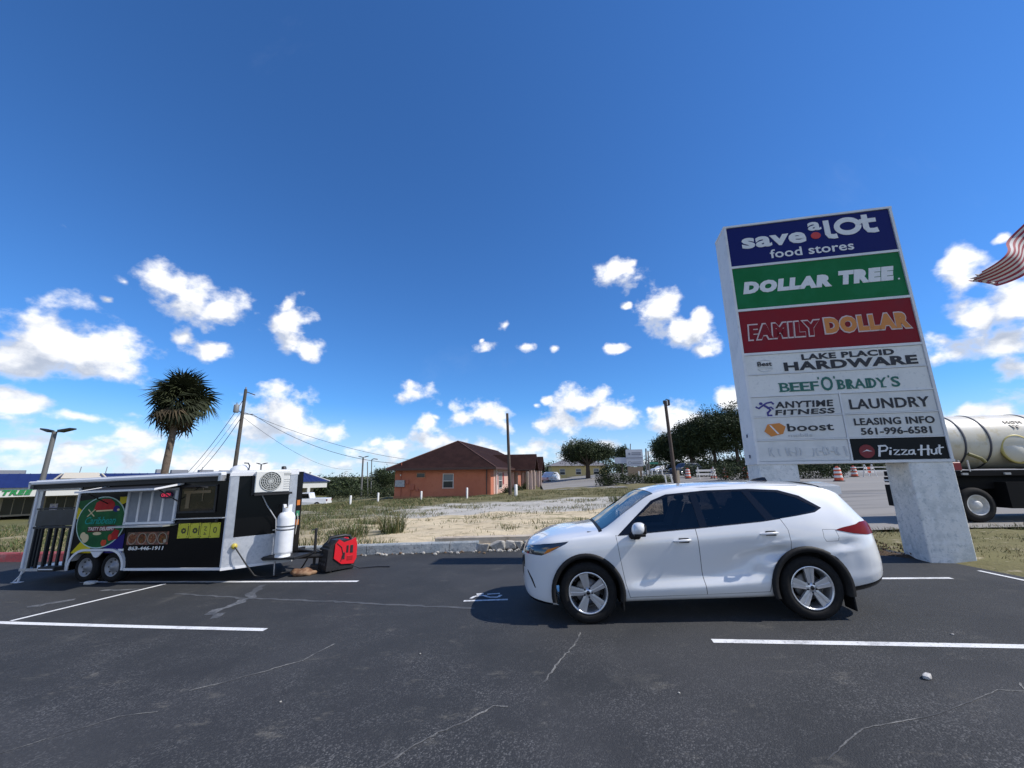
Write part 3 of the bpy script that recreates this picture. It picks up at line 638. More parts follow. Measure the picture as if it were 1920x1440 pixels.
def section(x):
    b, t = zb(x), zt(x); f = wfac(x); K = len(SECT); P = []
    for k in range(K):
        if k <= 1: z = b
        elif k == K-1: z = t
        else: z = min(max(ZT[k](x), b+.006*k), t-.004*(K-1-k))
        ff = f if k not in (8, 9) else f**(1.0 if x < 1.25 or x > 4.45 else .5)
        P.append(Vector((WT[k](x)*ff if k else 0, z)))
    P[0] = Vector((0, b)); out = []
    for k in range(K-1):
        p0, p1, p2, p3 = P[max(k-1, 0)], P[k], P[k+1], P[min(k+2, K-1)]
        if k == 0: p0 = Vector((-P[1].x, b))
        if k == K-2: p3 = Vector((-P[k].x, P[k].y))
        for s_ in range(NSUB):
            u = s_/NSUB; tn = .42
            m1, m2 = (p2-p0)*tn, (p3-p1)*tn; L = (p2-p1).length
            for m_ in (m1, m2):
                if m_.length > 1.15*L: m_ *= 1.15*L/m_.length
            h = (2*u**3-3*u*u+1)*p1+(u**3-2*u*u+u)*m1+(-2*u**3+3*u*u)*p2+(u**3-u*u)*m2
            out.append(h)
    out.append(P[-1]); return out
def dent(x, y, z):
    """inward displacement on the left rear door and quarter"""
    if y > 0: return 0.
    d = 0.
    def g(cx, cz, wx, wz, a=0.):
        dx, dz = x-cx, z-cz; u = dx*math.cos(a)+dz*math.sin(a); v = -dx*math.sin(a)+dz*math.cos(a)
        return math.exp(-abs(u/wx)**1.5-abs(v/wz)**1.35)
    d += .045*g(3.00, .72, .40, .16, .40)-.026*g(3.17, .72, .040, .20, -.55)
    d += .105*g(3.40, .82, .20, .072, .14)-.034*g(3.38, .915, .22, .02, .16)
    d += .010*g(3.26, .50, .07, .12, .9)
    d += .034*g(4.28, .905, .17, .055, .1)-.018*g(4.26, .82, .18, .022, .14)
    d += .008*g(4.35, .74, .06, .16)
    return d
xs_ = sorted(set([0, .004, .012, .025, .045, .07, .10, .14, .19, .25, .32]+[round(.40+.045*i, 4) for i in range(98)]+[1.20, 1.15, 1.98, 4.53, 4.77, 4.80, 4.83, 4.86, 4.885, 4.90, 4.912, 4.918, 4.92]))
xs_ = [x for x in xs_ if x <= 4.92]; xs_ = [x for i, x in enumerate(xs_) if i == 0 or x-xs_[i-1] > .0035]
NV = (len(SECT)-1)*NSUB; ring = 2*NV
V = []
for x in xs_:
    S_ = section(x); pts = [(p.x, p.y) for p in S_]
    for i in range(NV+1):
        y, z = pts[i]; V.append((x, -(y-(dent(x, -1, z) if 12 < i < 46 else 0)), z))     # left half, bottom centre to roof centre
    for i in range(NV-1, 0, -1):
        y, z = pts[i]; V.append((x, y, z))
Fq = []
for j in range(len(xs_)-1):
    for i in range(ring): Fq.append((j*ring+i, j*ring+(i+1) % ring, (j+1)*ring+(i+1) % ring, (j+1)*ring+i))
bm = bmesh.new(); vv = [bm.verts.new(p) for p in V]
lay = bm.faces.layers.int.new('band')
for q, f in enumerate(Fq):
    i = q % ring; F_ = bm.faces.new([vv[k] for k in f]); F_[lay] = min(i, ring-1-i)
bm.faces.new([vv[k] for k in range(ring)]); bm.faces.new([vv[(len(xs_)-1)*ring+k] for k in range(ring)][::-1])
bmesh.ops.recalc_face_normals(bm, faces=bm.faces); bm.normal_update()
def inpoly(x, z, poly):
    c = False; n = len(poly)
    for i in range(n):
        (x0, z0), (x1, z1) = poly[i], poly[(i+1) % n]
        if (z0 > z) != (z1 > z) and x < (x1-x0)*(z-z0)/(z1-z0)+x0: c = not c
    return c
def carve(poly, bands=(6, 54), far=None, ymin=.0):
    """split the skin along a side-view outline; returns the faces inside it"""
    x0, x1 = min(p[0] for p in poly)-.05, max(p[0] for p in poly)+.05; z0, z1 = min(p[1] for p in poly)-.05, max(p[1] for p in poly)+.05
    def cand(): 
        r = []
        for f in bm.faces:
            if not (bands[0] <= f[lay] < bands[1]): continue
            c = f.calc_center_median()
            if x0 < c.x < x1 and z0 < c.z < z1: r.append(f)
        return r
    for i in range(len(poly)):
        a_, b_ = Vector(poly[i]), Vector(poly[(i+1) % len(poly)]); d = b_-a_; m_ = (a_+b_)/2; L = d.length
        fs = [f for f in cand() if True]
        nn = Vector((-d.y, 0, d.x)).normalized()
        fs = [f for f in fs if any(abs((Vector((v.co.x, v.co.z))-a_).dot(d/L)-L/2) < L/2+.06 for v in f.verts)]
        geom = set(fs)
        for f in fs: geom.update(f.edges); geom.update(f.verts)
        bmesh.ops.bisect_plane(bm, geom=list(geom), plane_co=(a_.x, 0, a_.y), plane_no=nn, dist=1e-5)
    out = []
    for f in cand():
        c = f.calc_center_median()
        if inpoly(c.x, c.z, poly) and abs(c.y) > ymin: out.append(f)
    return out
CARM = [PAINT, SEAM, GLOSSBLK]
def extract(faces, name, m, parent, inset=0., label=None, dele=True, smooth=True):
    """move faces out of the skin into an object of their own, pushed in along the normal"""
    if not faces: return None
    idx = {}; V = []; F = []
    for f in faces:
        r = []
        for v in f.verts:
            if v not in idx: idx[v] = len(V); V.append(v.co-v.normal*inset)
            r.append(idx[v])
        F.append(r)
    me = bpy.data.meshes.new(name); me.from_pydata(V, [], F); me.materials.append(m)
    me.polygons.foreach_set('use_smooth', [smooth]*len(F)); me.update()
    o = bpy.data.objects.new(name, me); C.objects.link(o); o.parent = parent
    if label: o['label'] = label
    if dele: bmesh.ops.delete(bm, geom=faces, context='FACES')
    bm.normal_update(); return o
cu = Vector((.996, -.090, 0)); cn = Vector((.090, .996, 0))
wheel0 = Vector((1.0, 5.83, 0)); org = wheel0-cu*XF+cn*.945
CAR = thing('white_car', 'white seven-seat SUV with a dented rear door parked across the asphalt', 'car', (org.x, org.y, gz(1.0)-.033), math.atan2(-.090, .996), pitch=.0335)
def sides(fs): return [f for f in fs if f.calc_center_median().y < 0], [f for f in fs if f.calc_center_median().y > 0]
bm.normal_update()
# wheel arches
for xc in (XF, XR):
    R_ = .446; zc = WB_R-.0
    circ = [(xc+R_*math.cos(2*math.pi*k/30), zc+R_*1.02*math.sin(2*math.pi*k/30)) for k in range(30)]
    fs = carve(circ, (3, 46), ymin=.45); bmesh.ops.delete(bm, geom=fs, context='FACES')
bm.normal_update()
# windscreen, rear window, bonnet by skin bands
fs = [f for f in bm.faces if f[lay] >= 51 and 1.20 < f.calc_center_median().x < 1.98]
extract(fs, 'windscreen', GLASS_WS, CAR, .006)
fs = [f for f in bm.faces if f[lay] >= 51 and 4.55 < f.calc_center_median().x < 4.80 and f.calc_center_median().z > 1.15]
extract(fs, 'rear_window', GLASS_R, CAR, .006)
fs = [f for f in bm.faces if f[lay] >= 50 and .10 < f.calc_center_median().x < 1.15]
extract(fs, 'bonnet', PAINT, CAR, .003)
fs = [f for f in bm.faces if f[lay] >= 48 and 1.15 < f.calc_center_median().x < 1.20]
extract(fs, 'windscreen_cowl', BLKPL, CAR, .008)
# side glass: black surround, panes
SUR = [(1.39, 1.088), (1.93, 1.525), (2.15, 1.60), (2.7, 1.632), (3.3, 1.628), (3.7, 1.595), (3.95, 1.51), (4.17, 1.345), (4.05, 1.295), (3.8, 1.262), (3.3, 1.205), (2.4, 1.145)]
sur = carve(SUR, (36, 51))
PANES = [[(1.64, 1.12), (1.66, 1.275), (1.96, 1.50), (2.20, 1.575), (2.475, 1.59), (2.50, 1.168)],
         [(2.60, 1.175), (2.565, 1.598), (3.0, 1.605), (3.20, 1.60), (3.375, 1.222)],
         [(3.49, 1.235), (3.30, 1.595), (3.66, 1.57), (3.90, 1.485), (4.11, 1.345), (4.03, 1.312), (3.8, 1.278)]]
for k, pn_ in enumerate(PANES):
    fs = carve(pn_, (36, 51))
    for s_ in sides(fs): extract(s_, 'side_window', GLASS_F if k == 0 else GLASS_R, CAR, .007)
fs = carve(SUR, (36, 51))
for s_ in sides(fs): extract(s_, 'window_surround', GLOSSBLK, CAR, .003)
# doors: gap outline first, then the two door skins inside it
GAP = [(1.365, 1.098), (1.385, .85), (1.43, .5), (1.475, .315), (3.262, .345), (3.30, .50), (3.40, .67), (3.52, .79), (3.613, .845), (3.613, 1.10), (3.56, 1.236), (3.3, 1.204), (2.4, 1.144), (1.40, 1.087)]
fs = carve(GAP, (12, 50))
gapset = True
FD = [(1.371, 1.092), (1.391, .85), (1.436, .5), (1.480, .321), (2.466, .334), (2.444, .6), (2.432, 1.143), (1.405, 1.084)]
RD = [(2.440, 1.143), (2.452, .6), (2.474, .334), (3.257, .351), (3.294, .502), (3.394, .674), (3.516, .796), (3.607, .851), (3.607, 1.10), (3.555, 1.230), (3.3, 1.201)]
fd = carve(FD, (12, 50)); 
for s_ in sides(fd): extract(s_, 'front_door', PAINT, CAR, 0)
rdm = carve(RD, (12, 50)); L_, R_ = sides(rdm)
extract(L_, 'rear_door', PAINT, CAR, 0, 'dented rear door with a deep crease'); extract(sides(carve(RD, (12, 50)))[1], 'rear_door', PAINT, CAR, 0)
for f in carve(GAP, (12, 50)):
    f.material_index = 1
# lamps
HL = [(.075, .835), (.06, .915), (.14, .945), (.38, .995), (.72, 1.035), (.68, 1.005), (.50, .925), (.40, .875), (.33, .845)]
hl = carve(HL, (18, 50))
AMB = [(.40, .875), (.46, .905), (.60, .985), (.44, .945), (.33, .88)]
for s_ in sides(hl): extract(s_, 'headlight', CLEARL, CAR, .004)
TL = [(4.20, 1.075), (4.30, 1.10), (4.50, 1.13), (4.58, 1.155), (4.95, 1.155), (4.95, 1.01), (4.62, 1.0), (4.42, 1.025)]
tl = carve(TL, (18, 60))
for s_ in sides(tl): extract(s_, 'tail_light', REDLENS, CAR, -.006)
FUEL = [(4.03, .99), (4.045, 1.085), (4.20, 1.08), (4.215, .985), (4.195, .945), (4.05, .945)]
fu = carve([(x+(x-4.12)*.05, z+(z-1.01)*.06) for x, z in FUEL], (24, 50), ymin=.3)
fu2 = [f for f in carve(FUEL, (24, 50), ymin=.3) if f.calc_center_median().y < 0]
extract(fu2, 'fuel_flap', PAINT, CAR, 0)
for f in carve([(x+(x-4.12)*.05, z+(z-1.01)*.06) for x, z in FUEL], (24, 50), ymin=.3):
    if f.calc_center_median().y < 0: f.material_index = 1
# lower front intake and dark lower valances
for poly, bnd in (([(-.01, .27), (.06, .20), (.45, .17), (.45, .245), (.12, .27), (.03, .33)], (0, 30)), ([(4.30, .25), (4.95, .40), (4.95, .56), (4.86, .52), (4.6, .44), (4.3, .385)], (0, 30))):
    for f in carve(poly, bnd): f.material_index = 2
INT = [(.045, .44), (.06, .60), (.10, .60), (.20, .46), (.235, .40), (.19, .43), (.10, .55)]
for f in carve([(.10, .62), (.125, .60), (.19, .50), (.225, .405), (.205, .41), (.165, .49), (.115, .575)], (12, 40)): f.material_index = 2
for f in bm.faces:
    if f.calc_center_median().x < .07 and .50 < f.calc_center_median().z < .80 and abs(f.calc_center_median().y) < .42: f.material_index = 2
me = bpy.data.meshes.new('body'); bm.to_mesh(me); bm.free()
for m_ in CARM: me.materials.append(m_)
me.polygons.foreach_set('use_smooth', [True]*len(me.polygons)); me.update()
body = bpy.data.objects.new('body', me); C.objects.link(body); body.parent = CAR
# underbody shell so that nothing shows through the arches and gaps
b = MB(); b.box((2.4, 0, .42), (1.7, 1.5, .30)); b.box((2.35, 0, .66), (4.3, 1.24, .5)); b.box((2.6, 0, .7), (2.9, 1.5, .4)); b.box((1.25, 0, .98), (.50, 1.45, .30)); b.build('underbody', mat('underbody_black', (.01, .01, .011), .9), CAR)
SEATM = mat('seat_charcoal', (.045, .045, .05), .8)
for xs0 in (2.05, 3.0):
    for sg in (-1, 1):
        b = MB(); b.box((xs0+.12, sg*.38, .98), (.50, .50, .18), bev=.05); b.add([(xs0+.32, sg*.38-.24, 1.0), (xs0+.44, sg*.38-.24, 1.0), (xs0+.62, sg*.38-.2, 1.42), (xs0+.52, sg*.38-.2, 1.42), (xs0+.32, sg*.38+.24, 1.0), (xs0+.44, sg*.38+.24, 1.0), (xs0+.62, sg*.38+.2, 1.42), (xs0+.52, sg*.38+.2, 1.42)], [(0, 1, 2, 3), (7, 6, 5, 4), (0, 3, 7, 4), (1, 5, 6, 2), (3, 2, 6, 7)]); b.box((xs0+.60, sg*.38, 1.50), (.10, .27, .15), bev=.04); b.build('seat', SEATM, CAR)
b = MB(); b.box((1.42, 0, 1.08), (.42, 1.42, .16), bev=.06); b.build('dashboard', SEATM, CAR)
b = MB(); b.lathe([(.185, -.014), (.20, 0), (.185, .014), (.17, 0), (.185, -.014)], 24, 0, 'X', (0, 0, 0), M=Matrix.Rotation(rad(-22), 3, 'Y')); o = b.build('steering_wheel', BLKPL, CAR); o.location = (1.78, -.38, 1.12)
def arcpts(xc, R_, a0, a1, n): return [(xc+R_*math.cos(math.radians(a0+(a1-a0)*k/n)), WB_R+1.02*R_*math.sin(math.radians(a0+(a1-a0)*k/n))) for k in range(n+1)]
for xc in (XF, XR):
    for sg in (-1, 1):
        b = MB(); n = 26; out = arcpts(xc, .492 if xc == XF else .50, -12, 192, n); inn = arcpts(xc, .432, -14, 194, n)
        W_ = lambda x: interp([(0, .90), (.5, .950), (1.2, .956), (3.3, .962), (3.9, .966), (4.3, .945), (4.6, .90)], x)
        V = []
        for k in range(n+1):
            for (p, dy) in ((out[k], -.012), (out[k], .010), (inn[k], .014), (inn[k], -.34)):
                V.append((p[0], sg*(W_(p[0])+dy), p[1]))
        F = [(k*4+i, (k+1)*4+i, (k+1)*4+i+1, k*4+i+1) for k in range(n) for i in range(3)]
        b.add(V, F, 0, True); b.build('wheel_arch_trim', BLKPL, CAR)
def make_wheel(parent, xc, sg):
    tread = .235; yc = sg*(.945-tread/2)
    ht = tread/2; R_ = WB_R
    b = MB(); prof = [(.255, -ht*.55), (.262, -ht*.9), (.30, -ht*1.02), (.335, -ht), (R_-.012, -ht*.86), (R_, -ht*.6)]
    for g_ in (-.45, -.15, .15, .45): prof += [(R_, ht*g_-.012), (R_-.012, ht*g_-.006), (R_-.012, ht*g_+.006), (R_, ht*g_+.012)]
    prof += [(R_, ht*.6), (R_-.012, ht*.86), (.335, ht), (.30, ht*1.02), (.262, ht*.9), (.255, ht*.55)]
    b.lathe(prof, 56, 0, 'Y'); tyre = b.build('tyre', TYRE, parent, (xc, yc, WB_R))
    f = -1 if sg < 0 else 1; Y = lambda d: f*(ht*.72+d)
    b = MB(); b.lathe([(.262, Y(.02)), (.252, Y(.028)), (.240, Y(.012)), (.232, Y(-.03)), (.228, Y(-.16))], 48, 0, 'Y')
    for k in range(5):
        a0 = math.pi/2+2*math.pi*k/5+(.2 if xc == XF else 0.)
        ca, sa = math.cos(a0), math.sin(a0)
        def P(r, t, d): return (r*ca-t*sa, Y(d), r*sa+t*ca)
        for s_ in (-1, 1):   # twin bars of a spoke
            i0, i1, o0, o1 = .006*s_, .036*s_, .016*s_, .062*s_
            V = [P(.05, i0, .006), P(.05, i1, .004), P(.235, o1, .014), P(.235, o0, .014), P(.05, i0, -.03), P(.05, i1, -.03), P(.235, o1, -.025), P(.235, o0, -.025)]
            b.add(V, [(0, 1, 2, 3), (0, 4, 5, 1), (1, 5, 6, 2), (2, 6, 7, 3), (3, 7, 4, 0)])
        V = [P(.05, -.008, -.006), P(.05, .008, -.006), P(.235, .02, .0), P(.235, -.02, .0)]; b.add(V, [(0, 1, 2, 3)])
    b.lathe([(0, Y(.012)), (.028, Y(.012)), (.036, Y(.004)), (.066, Y(.0)), (.074, Y(-.03))], 24, 0, 'Y')
    b.build('rim', ALLOY, tyre)
    b = MB(); b.lathe([(0, Y(-.075)), (.16, Y(-.075)), (.165, Y(-.09)), (.165, Y(-.11))], 30, 0, 'Y'); b.lathe([(.225, Y(-.16)), (0, Y(-.165))], 30, 1, 'Y')
    for k in range(5):
        q = math.pi/2+2*math.pi*(k+.5)/5+(.2 if xc == XF else 0.); b.lathe([(.0, Y(.012)), (.011, Y(.012)), (.012, Y(-.01))], 8, 1, 'Y', (.056*math.cos(q), 0, .056*math.sin(q)))
    b.lathe([(0, Y(.0165)), (.024, Y(.0165)), (.027, Y(.010))], 16, 1, 'Y')
    b.build('brake_disc', [mat('brake_steel', (.20, .195, .19), .45, metal=.8), GLOSSBLK], tyre)
for xc in (XF, XR):
    for sg in (-1, 1): make_wheel(CAR, xc, sg)
for sg in (-1, 1):
    # door mirror: body-coloured cap, black foot
    b = MB(); b.box((1.60, sg*.93, 1.085), (.12, .12, .07), bev=.02); b.box((1.62, sg*1.0, 1.09), (.11, .11, .075), bev=.02); foot = b.build('mirror_foot', BLKPL, CAR)
    bm2 = bmesh.new(); bmesh.ops.create_uvsphere(bm2, u_segments=20, v_segments=12, radius=1)
    for v in bm2.verts:
        p = v.co; k = 1/max(1e-6, (abs(p.x)**3+abs(p.y)**3+abs(p.z)**3)**(1/3)); p = p*(.45+.55*k)
        v.co = Vector((1.65+p.x*.085+.02*p.z, sg*(1.055+p.y*.125), 1.19+p.z*.082))
    for f in bm2.faces: f.smooth = True
    me = bpy.data.meshes.new('mirror_cap'); bm2.to_mesh(me); bm2.free(); me.materials.append(PAINT_P); o = bpy.data.objects.new('mirror_cap', me); C.objects.link(o); o.parent = CAR
    b = MB(); b.box((1.725, sg*1.055, 1.19), (.03, .20, .125), bev=.02); b.build('mirror_glass', GLOSSBLK, CAR)
    b = MB(); b.box((1.65, sg*1.055, 1.118), (.145, .215, .035), bev=.008); b.build('mirror_lower_trim', BLKPL, CAR)
    # handles
    for xh, zh in ((2.235, 1.005), (3.36, 1.06)):
        b = MB(); b.tube([(xh-.115, sg*.945, zh-.006), (xh-.08, sg*.978, zh), (xh, sg*.983, zh+.006), (xh+.08, sg*.978, zh+.008), (xh+.11, sg*.95, zh+.006)], [.012, .016, .017, .016, .011], 8, 0); b.build('door_handle', PAINT_P, CAR)
        b = MB(); b.box((xh+.02, sg*.9495, zh+.003), (.13, .012, .062), bev=.004); b.build('handle_recess', SEAM, CAR)
    # mud flaps
    b = MB(); b.box((XR+.47, sg*.84, .235), (.02, .21, .26), bev=.006); b.build('mud_flap', BLKPL, CAR)
    b = MB(); b.box((XF+.45, sg*.86, .215), (.02, .16, .12), bev=.006); b.build('mud_flap', BLKPL, CAR)
    # side rails
    b = MB(); b.tube([(2.35, sg*.665, 1.655), (2.7, sg*.665, 1.675), (3.4, sg*.645, 1.67), (4.0, sg*.62, 1.638)], .008, 6, 0); b.build('roof_moulding', PAINT_P, CAR)
    b = MB(); b.add([(x, sg*y, z) for x, y, z in [(.36, .862, .872), (.44, .905, .905), (.60, .932, .985), (.42, .90, .94)]], [(0, 1, 2, 3) if sg < 0 else (3, 2, 1, 0)]); b.build('indicator', AMBER, CAR)
# spoiler, shark fin, grille, number plate
V = []; F = []; n = 12
for j in range(4):
    for k in range(n+1):
        y = -.60+1.2*k/n; t = abs(y)/.6
        x, z = [(4.30, 1.672-.05*t*t), (4.64-.05*t*t, 1.655-.05*t*t), (4.645-.05*t*t, 1.555-.05*t*t), (4.48, 1.53-.045*t*t)][j]; V.append((x, y, z))
for j in range(3):
    for k in range(n): q = j*(n+1)+k; F.append((q, q+n+1, q+n+2, q+1))
b = MB(); b.add(V, F, 0, False); b.add([V[i*(n+1)] for i in range(4)], [(0, 1, 2, 3)]); b.add([V[i*(n+1)+n] for i in range(4)], [(3, 2, 1, 0)]); b.build('spoiler', PAINT_P, CAR)
b = MB(); b.add([(3.86, 0, 1.76), (3.72, -.012, 1.74), (3.60, -.014, 1.69), (3.92, -.03, 1.68), (3.92, .03, 1.68), (3.60, .014, 1.69), (3.72, .012, 1.74), (3.90, 0, 1.755)], [(0, 1, 2, 3), (0, 3, 7), (0, 7, 4), (0, 4, 5, 6), (0, 6, 1), (1, 6, 5, 2)]); b.build('roof_aerial', GLOSSBLK, CAR)
b = MB()
for k in range(6): b.box((.030, 0, .53+.05*k), (.03, .46-.03*abs(k-3), .016))
b.build('grille', CHROME, CAR)
b = MB(); b.box((4.925, 0, .93), (.02, .32, .16), bev=.004); b.build('number_plate', mat('plate_white', (.6, .6, .58), .5), CAR)
# scratch marks on the rear bumper
b = MB(); b.box((4.36, -.936, .665), (.10, .004, .012)); b.box((4.43, -.918, .66), (.05, .004, .008)); b.build('bumper_scratch', DARKM, CAR)
# ------------------------------------------------------------------ pylon sign
SIGNW = mat('sign_white_metal', (.74, .75, .76), .5, noise=[(1.5, (.62, .64, .66), .7, .42, .66), (9., (.38, .41, .44), .5, .58, .72)])
PYLM = mat('white_painted_stucco', (.78, .785, .76), .85, noise=[(2.6, (.60, .625, .615), .85, .44, .62), (7., (.82, .83, .82), .8, .50, .64), (11., (.47, .515, .53), .75, .54, .66), (26., (.40, .44, .45), .7, .56, .68)], bump=.55, bscale=16)
FACEW = mat('sign_face_white', (.78, .785, .76), .35, spec=.12, noise=[(1.2, (.68, .695, .68), .8, .42, .64), (14., (.42, .45, .46), .35, .55, .7)])
FACEW2 = mat('sign_face_grey_white', (.71, .72, .705), .4, spec=.12, noise=[(2.2, (.63, .645, .635), .8, .42, .6)])
F_BLUE = mat('sign_face_blue', (.006, .014, .125), .35, spec=.12); F_GREEN = mat('sign_face_green', (.004, .15, .045), .35, spec=.12, noise=(1.5, (.012, .19, .075), .6)); F_RED = mat('sign_face_red', (.24, .012, .022), .35, spec=.12, noise=(1.5, (.20, .02, .032), .6)); F_BLACK = mat('sign_face_black', (.012, .014, .016), .35, spec=.12)
L_WHITE = mat('letter_white', (.78, .79, .79), .5, noise=(12., (.68, .69, .70), .5)); L_BLACK = mat('letter_black', (.012, .014, .022), .5); L_RED = mat('letter_red', (.55, .03, .03), .45); L_ORANGE = mat('letter_orange', (.62, .22, .035), .45); L_GREEN = mat('letter_green', (.01, .13, .10), .5); L_BLUE = mat('letter_blue', (.035, .03, .22), .5); L_GREY = mat('letter_ghost_grey', (.50, .525, .55), .6, noise=(6., (.62, .65, .66), .8)); L_PINK = mat('letter_outline', (.62, .50, .49), .5)
SIGN = thing('pylon_sign', 'tall white pylon sign on two stucco legs with stacked shop panels', 'sign', (7.83, 8.10, .25), math.atan2(-.204, .979))
b = MB(); b.box((.38, .345, .935), (.74, .69, 1.87), bev=.015); b.build('pylon_leg', PYLM, SIGN)
b = MB(); b.box((-2.32, .345, .935), (.74, .69, 1.95), bev=.015); b.build('pylon_leg', PYLM, SIGN)
b = MB()
b.box((-.97, .36, 4.70), (3.44, .64, 5.60))                      # core
b.box((-.97, .345, 7.50), (3.50, .72, .05)); b.box((-.97, .345, 1.895), (3.50, .72, .05))
for x in (-2.685, .745): b.box((x, .345, 4.70), (.05, .72, 5.56))
for z in (6.43, 5.345, 4.29): b.box((-.97, .03, z), (3.38, .08, .055))
for z in (3.815, 3.32, 2.87, 2.37): b.box((-.97, .03, z), (3.38, .07, .022))
b.box((-.945, .028, 2.62), (.03, .065, 1.44))
b.build('sign_cabinet', SIGNW, SIGN)
def panel(x0, x1, z0, z1, m, label):
    q = MB(); q.box(((x0+x1)/2, .025, (z0+z1)/2), (x1-x0-.004, .03, z1-z0-.004)); o = q.build('sign_panel', m, SIGN); o['label'] = label; return o
def letters(par, mats, fn):
    q = MB(); fn(q); q.build('lettering', mats, par)
Hh = (-.001, .0095)           # letter faces stand just proud of the panel at y = .010
def LT(q, s, x0, x1, z0, z1, mi=0, bold=0., shear=0., space=1., d=0.): q.text(s, x0, x1, z0, z1, Hh[0]-d, Hh[1], mi, bold, shear, space)
X0, X1 = -2.655, .715
p = panel(X0, X1, 6.46, 7.47, F_BLUE, 'navy blue panel at the top reading save a lot food stores')
def disc(q, cx, cz, rx, rz_, mi, d=0., n=28): q.prism([(cx+rx*math.cos(2*math.pi*k/n), cz+rz_*math.sin(2*math.pi*k/n)) for k in range(n)], Hh[0]-d, Hh[1], mi, 'XZ')
def fn(q):
    LT(q, 'save', -2.36, -1.0, 6.88, 7.16, 0, .035, 0, 1.05); LT(q, 'a', -.93, -.66, 7.15, 7.37, 0, .03)
    disc(q, -.80, 7.02, .10, .085, 1)
    q.stroke([(-.55, 7.37), (-.55, 7.02), (-.52, 6.965), (-.44, 6.945), (-.37, 6.955)], .115, *Hh)
    q.stroke([(-.135+.215*math.cos(2*math.pi*k/28), 7.165+.165*math.sin(2*math.pi*k/28)) for k in range(29)], .115, *Hh)
    q.stroke([(.22, 7.40), (.22, 7.07), (.26, 7.0), (.36, 6.985), (.44, 7.0)], .115, *Hh); q.stroke([(.11, 7.245), (.43, 7.245)], .10, Hh[0]-.001, Hh[1])
    LT(q, 'food stores', -1.80, -.10, 6.57, 6.79, 0, .012, 0, 1.02)
letters(p, [L_WHITE, L_RED], fn)
p = panel(X0, X1, 5.375, 6.40, F_GREEN, 'green panel reading dollar tree')
def fn(q):
    LT(q, 'DOLLAR', -2.49, -.68, 5.735, 6.04, 0, .085, .18, 1.2); LT(q, 'TREE', -.52, .55, 5.75, 6.08, 0, .085, .18, 1.2); disc(q, .60, 5.77, .018, .018, 0)
letters(p, L_WHITE, fn)
p = panel(X0, X1, 4.32, 5.315, F_RED, 'dark red panel reading family dollar')
def fn(q):
    LT(q, 'FAMILY', -2.53, -1.04, 4.60, 5.0, 0, .10, .08, 1.16); LT(q, 'FAMILY', -2.50, -1.065, 4.63, 4.97, 1, .062, .08, 1.16, .003)
    LT(q, 'DOLLAR', -1.0, .64, 4.62, 5.03, 0, .105, .02, 1.18); LT(q, 'DOLLAR', -.972, .612, 4.648, 5.002, 2, .070, .02, 1.18, .003)
letters(p, [L_PINK, F_RED, L_ORANGE], fn)
p = panel(X0, X1, 3.83, 4.26, FACEW, 'white panel reading lake placid hardware')
def fn(q):
    LT(q, 'LAKE PLACID', -1.53, .20, 4.085, 4.215, 0, .035, 0, 1.08); LT(q, 'HARDWARE', -1.90, .58, 3.86, 4.055, 0, .04, 0, 1.08)
    LT(q, 'Best', -2.42, -2.13, 4.0, 4.10, 0, .02); q.box((-2.275, .003, 3.975), (.30, .01, .008), 1); q.box((-2.275, .003, 3.94), (.30, .01, .006), 1)
    q.stroke([(-2.42, 3.93), (-2.36, 3.885), (-2.275, 3.87), (-2.19, 3.885), (-2.13, 3.93)], .01, *Hh, 1); q.stroke([(-2.40, 4.11), (-2.275, 4.14), (-2.15, 4.11)], .01, *Hh, 1)
letters(p, [L_BLACK, L_GREY], fn)
p = panel(X0, X1, 3.33, 3.80, FACEW, "white panel reading beef o'brady's in green")
def serif(q, s, x0, x1, z0, z1, mi, stems):
    LT(q, s, x0, x1, z0, z1, mi, .012)
    for t in stems:
        x = x0+(x1-x0)*t
        for z in (z0+.009, z1-.009): q.box((x, .0035, z), (.085, .0115, .018), mi)
        q.box((x+.004, .0036, (z0+z1)/2), (.04, .0112, z1-z0-.02), mi)
def fn(q):
    serif(q, 'BEEF', -2.05, -1.30, 3.40, 3.60, 0, (.03, .29, .545, .81)); LT(q, 'O', -1.25, -1.03, 3.385, 3.69, 0, .016)
    for x in (-1.285, -.985): q.box((x, .003, 3.665), (.022, .011, .055), 0)
    serif(q, 'BRADY', -.95, -.05, 3.40, 3.61, 0, (.03, .23, .655)); LT(q, 'S', .03, .18, 3.40, 3.62, 0, .016); q.box((.0, .003, 3.625), (.02, .011, .045), 0)
    q.box((-.12, .0034, 3.409), (.09, .0115, .018), 0); q.box((-.41, .0034, 3.409), (.06, .0115, .016), 0); q.box((-.60, .0034, 3.409), (.06, .0115, .016), 0)
letters(p, L_GREEN, fn)
p = panel(X0, -.965, 2.885, 3.305, FACEW2, 'white panel reading anytime fitness beside a blue runner')
def fn(q):
    LT(q, 'ANYTIME', -2.20, -1.09, 3.05, 3.19, 0, .028, .1, 1.08); LT(q, 'FITNESS', -2.22, -1.09, 2.90, 3.015, 0, .028, .1, 1.08)
    q.box((-1.66, .0002, 3.10), (1.15, .0022, .014), 2); q.box((-1.66, .0002, 2.95), (1.15, .0022, .012), 2)
    disc(q, -2.47, 3.165, .035, .03, 1)
    q.stroke([(-2.58, 3.10), (-2.52, 3.06), (-2.44, 3.12), (-2.36, 3.17), (-2.26, 3.19), (-2.22, 3.14)], .035, *Hh, 1); q.stroke([(-2.42, 3.13), (-2.34, 3.07), (-2.30, 3.02), (-2.36, 2.96), (-2.36, 2.90), (-2.28, 2.90)], .042, Hh[0]-.001, Hh[1], 1); q.stroke([(-2.36, 3.06), (-2.28, 3.08), (-2.24, 3.03)], .03, Hh[0]-.002, Hh[1], 1)
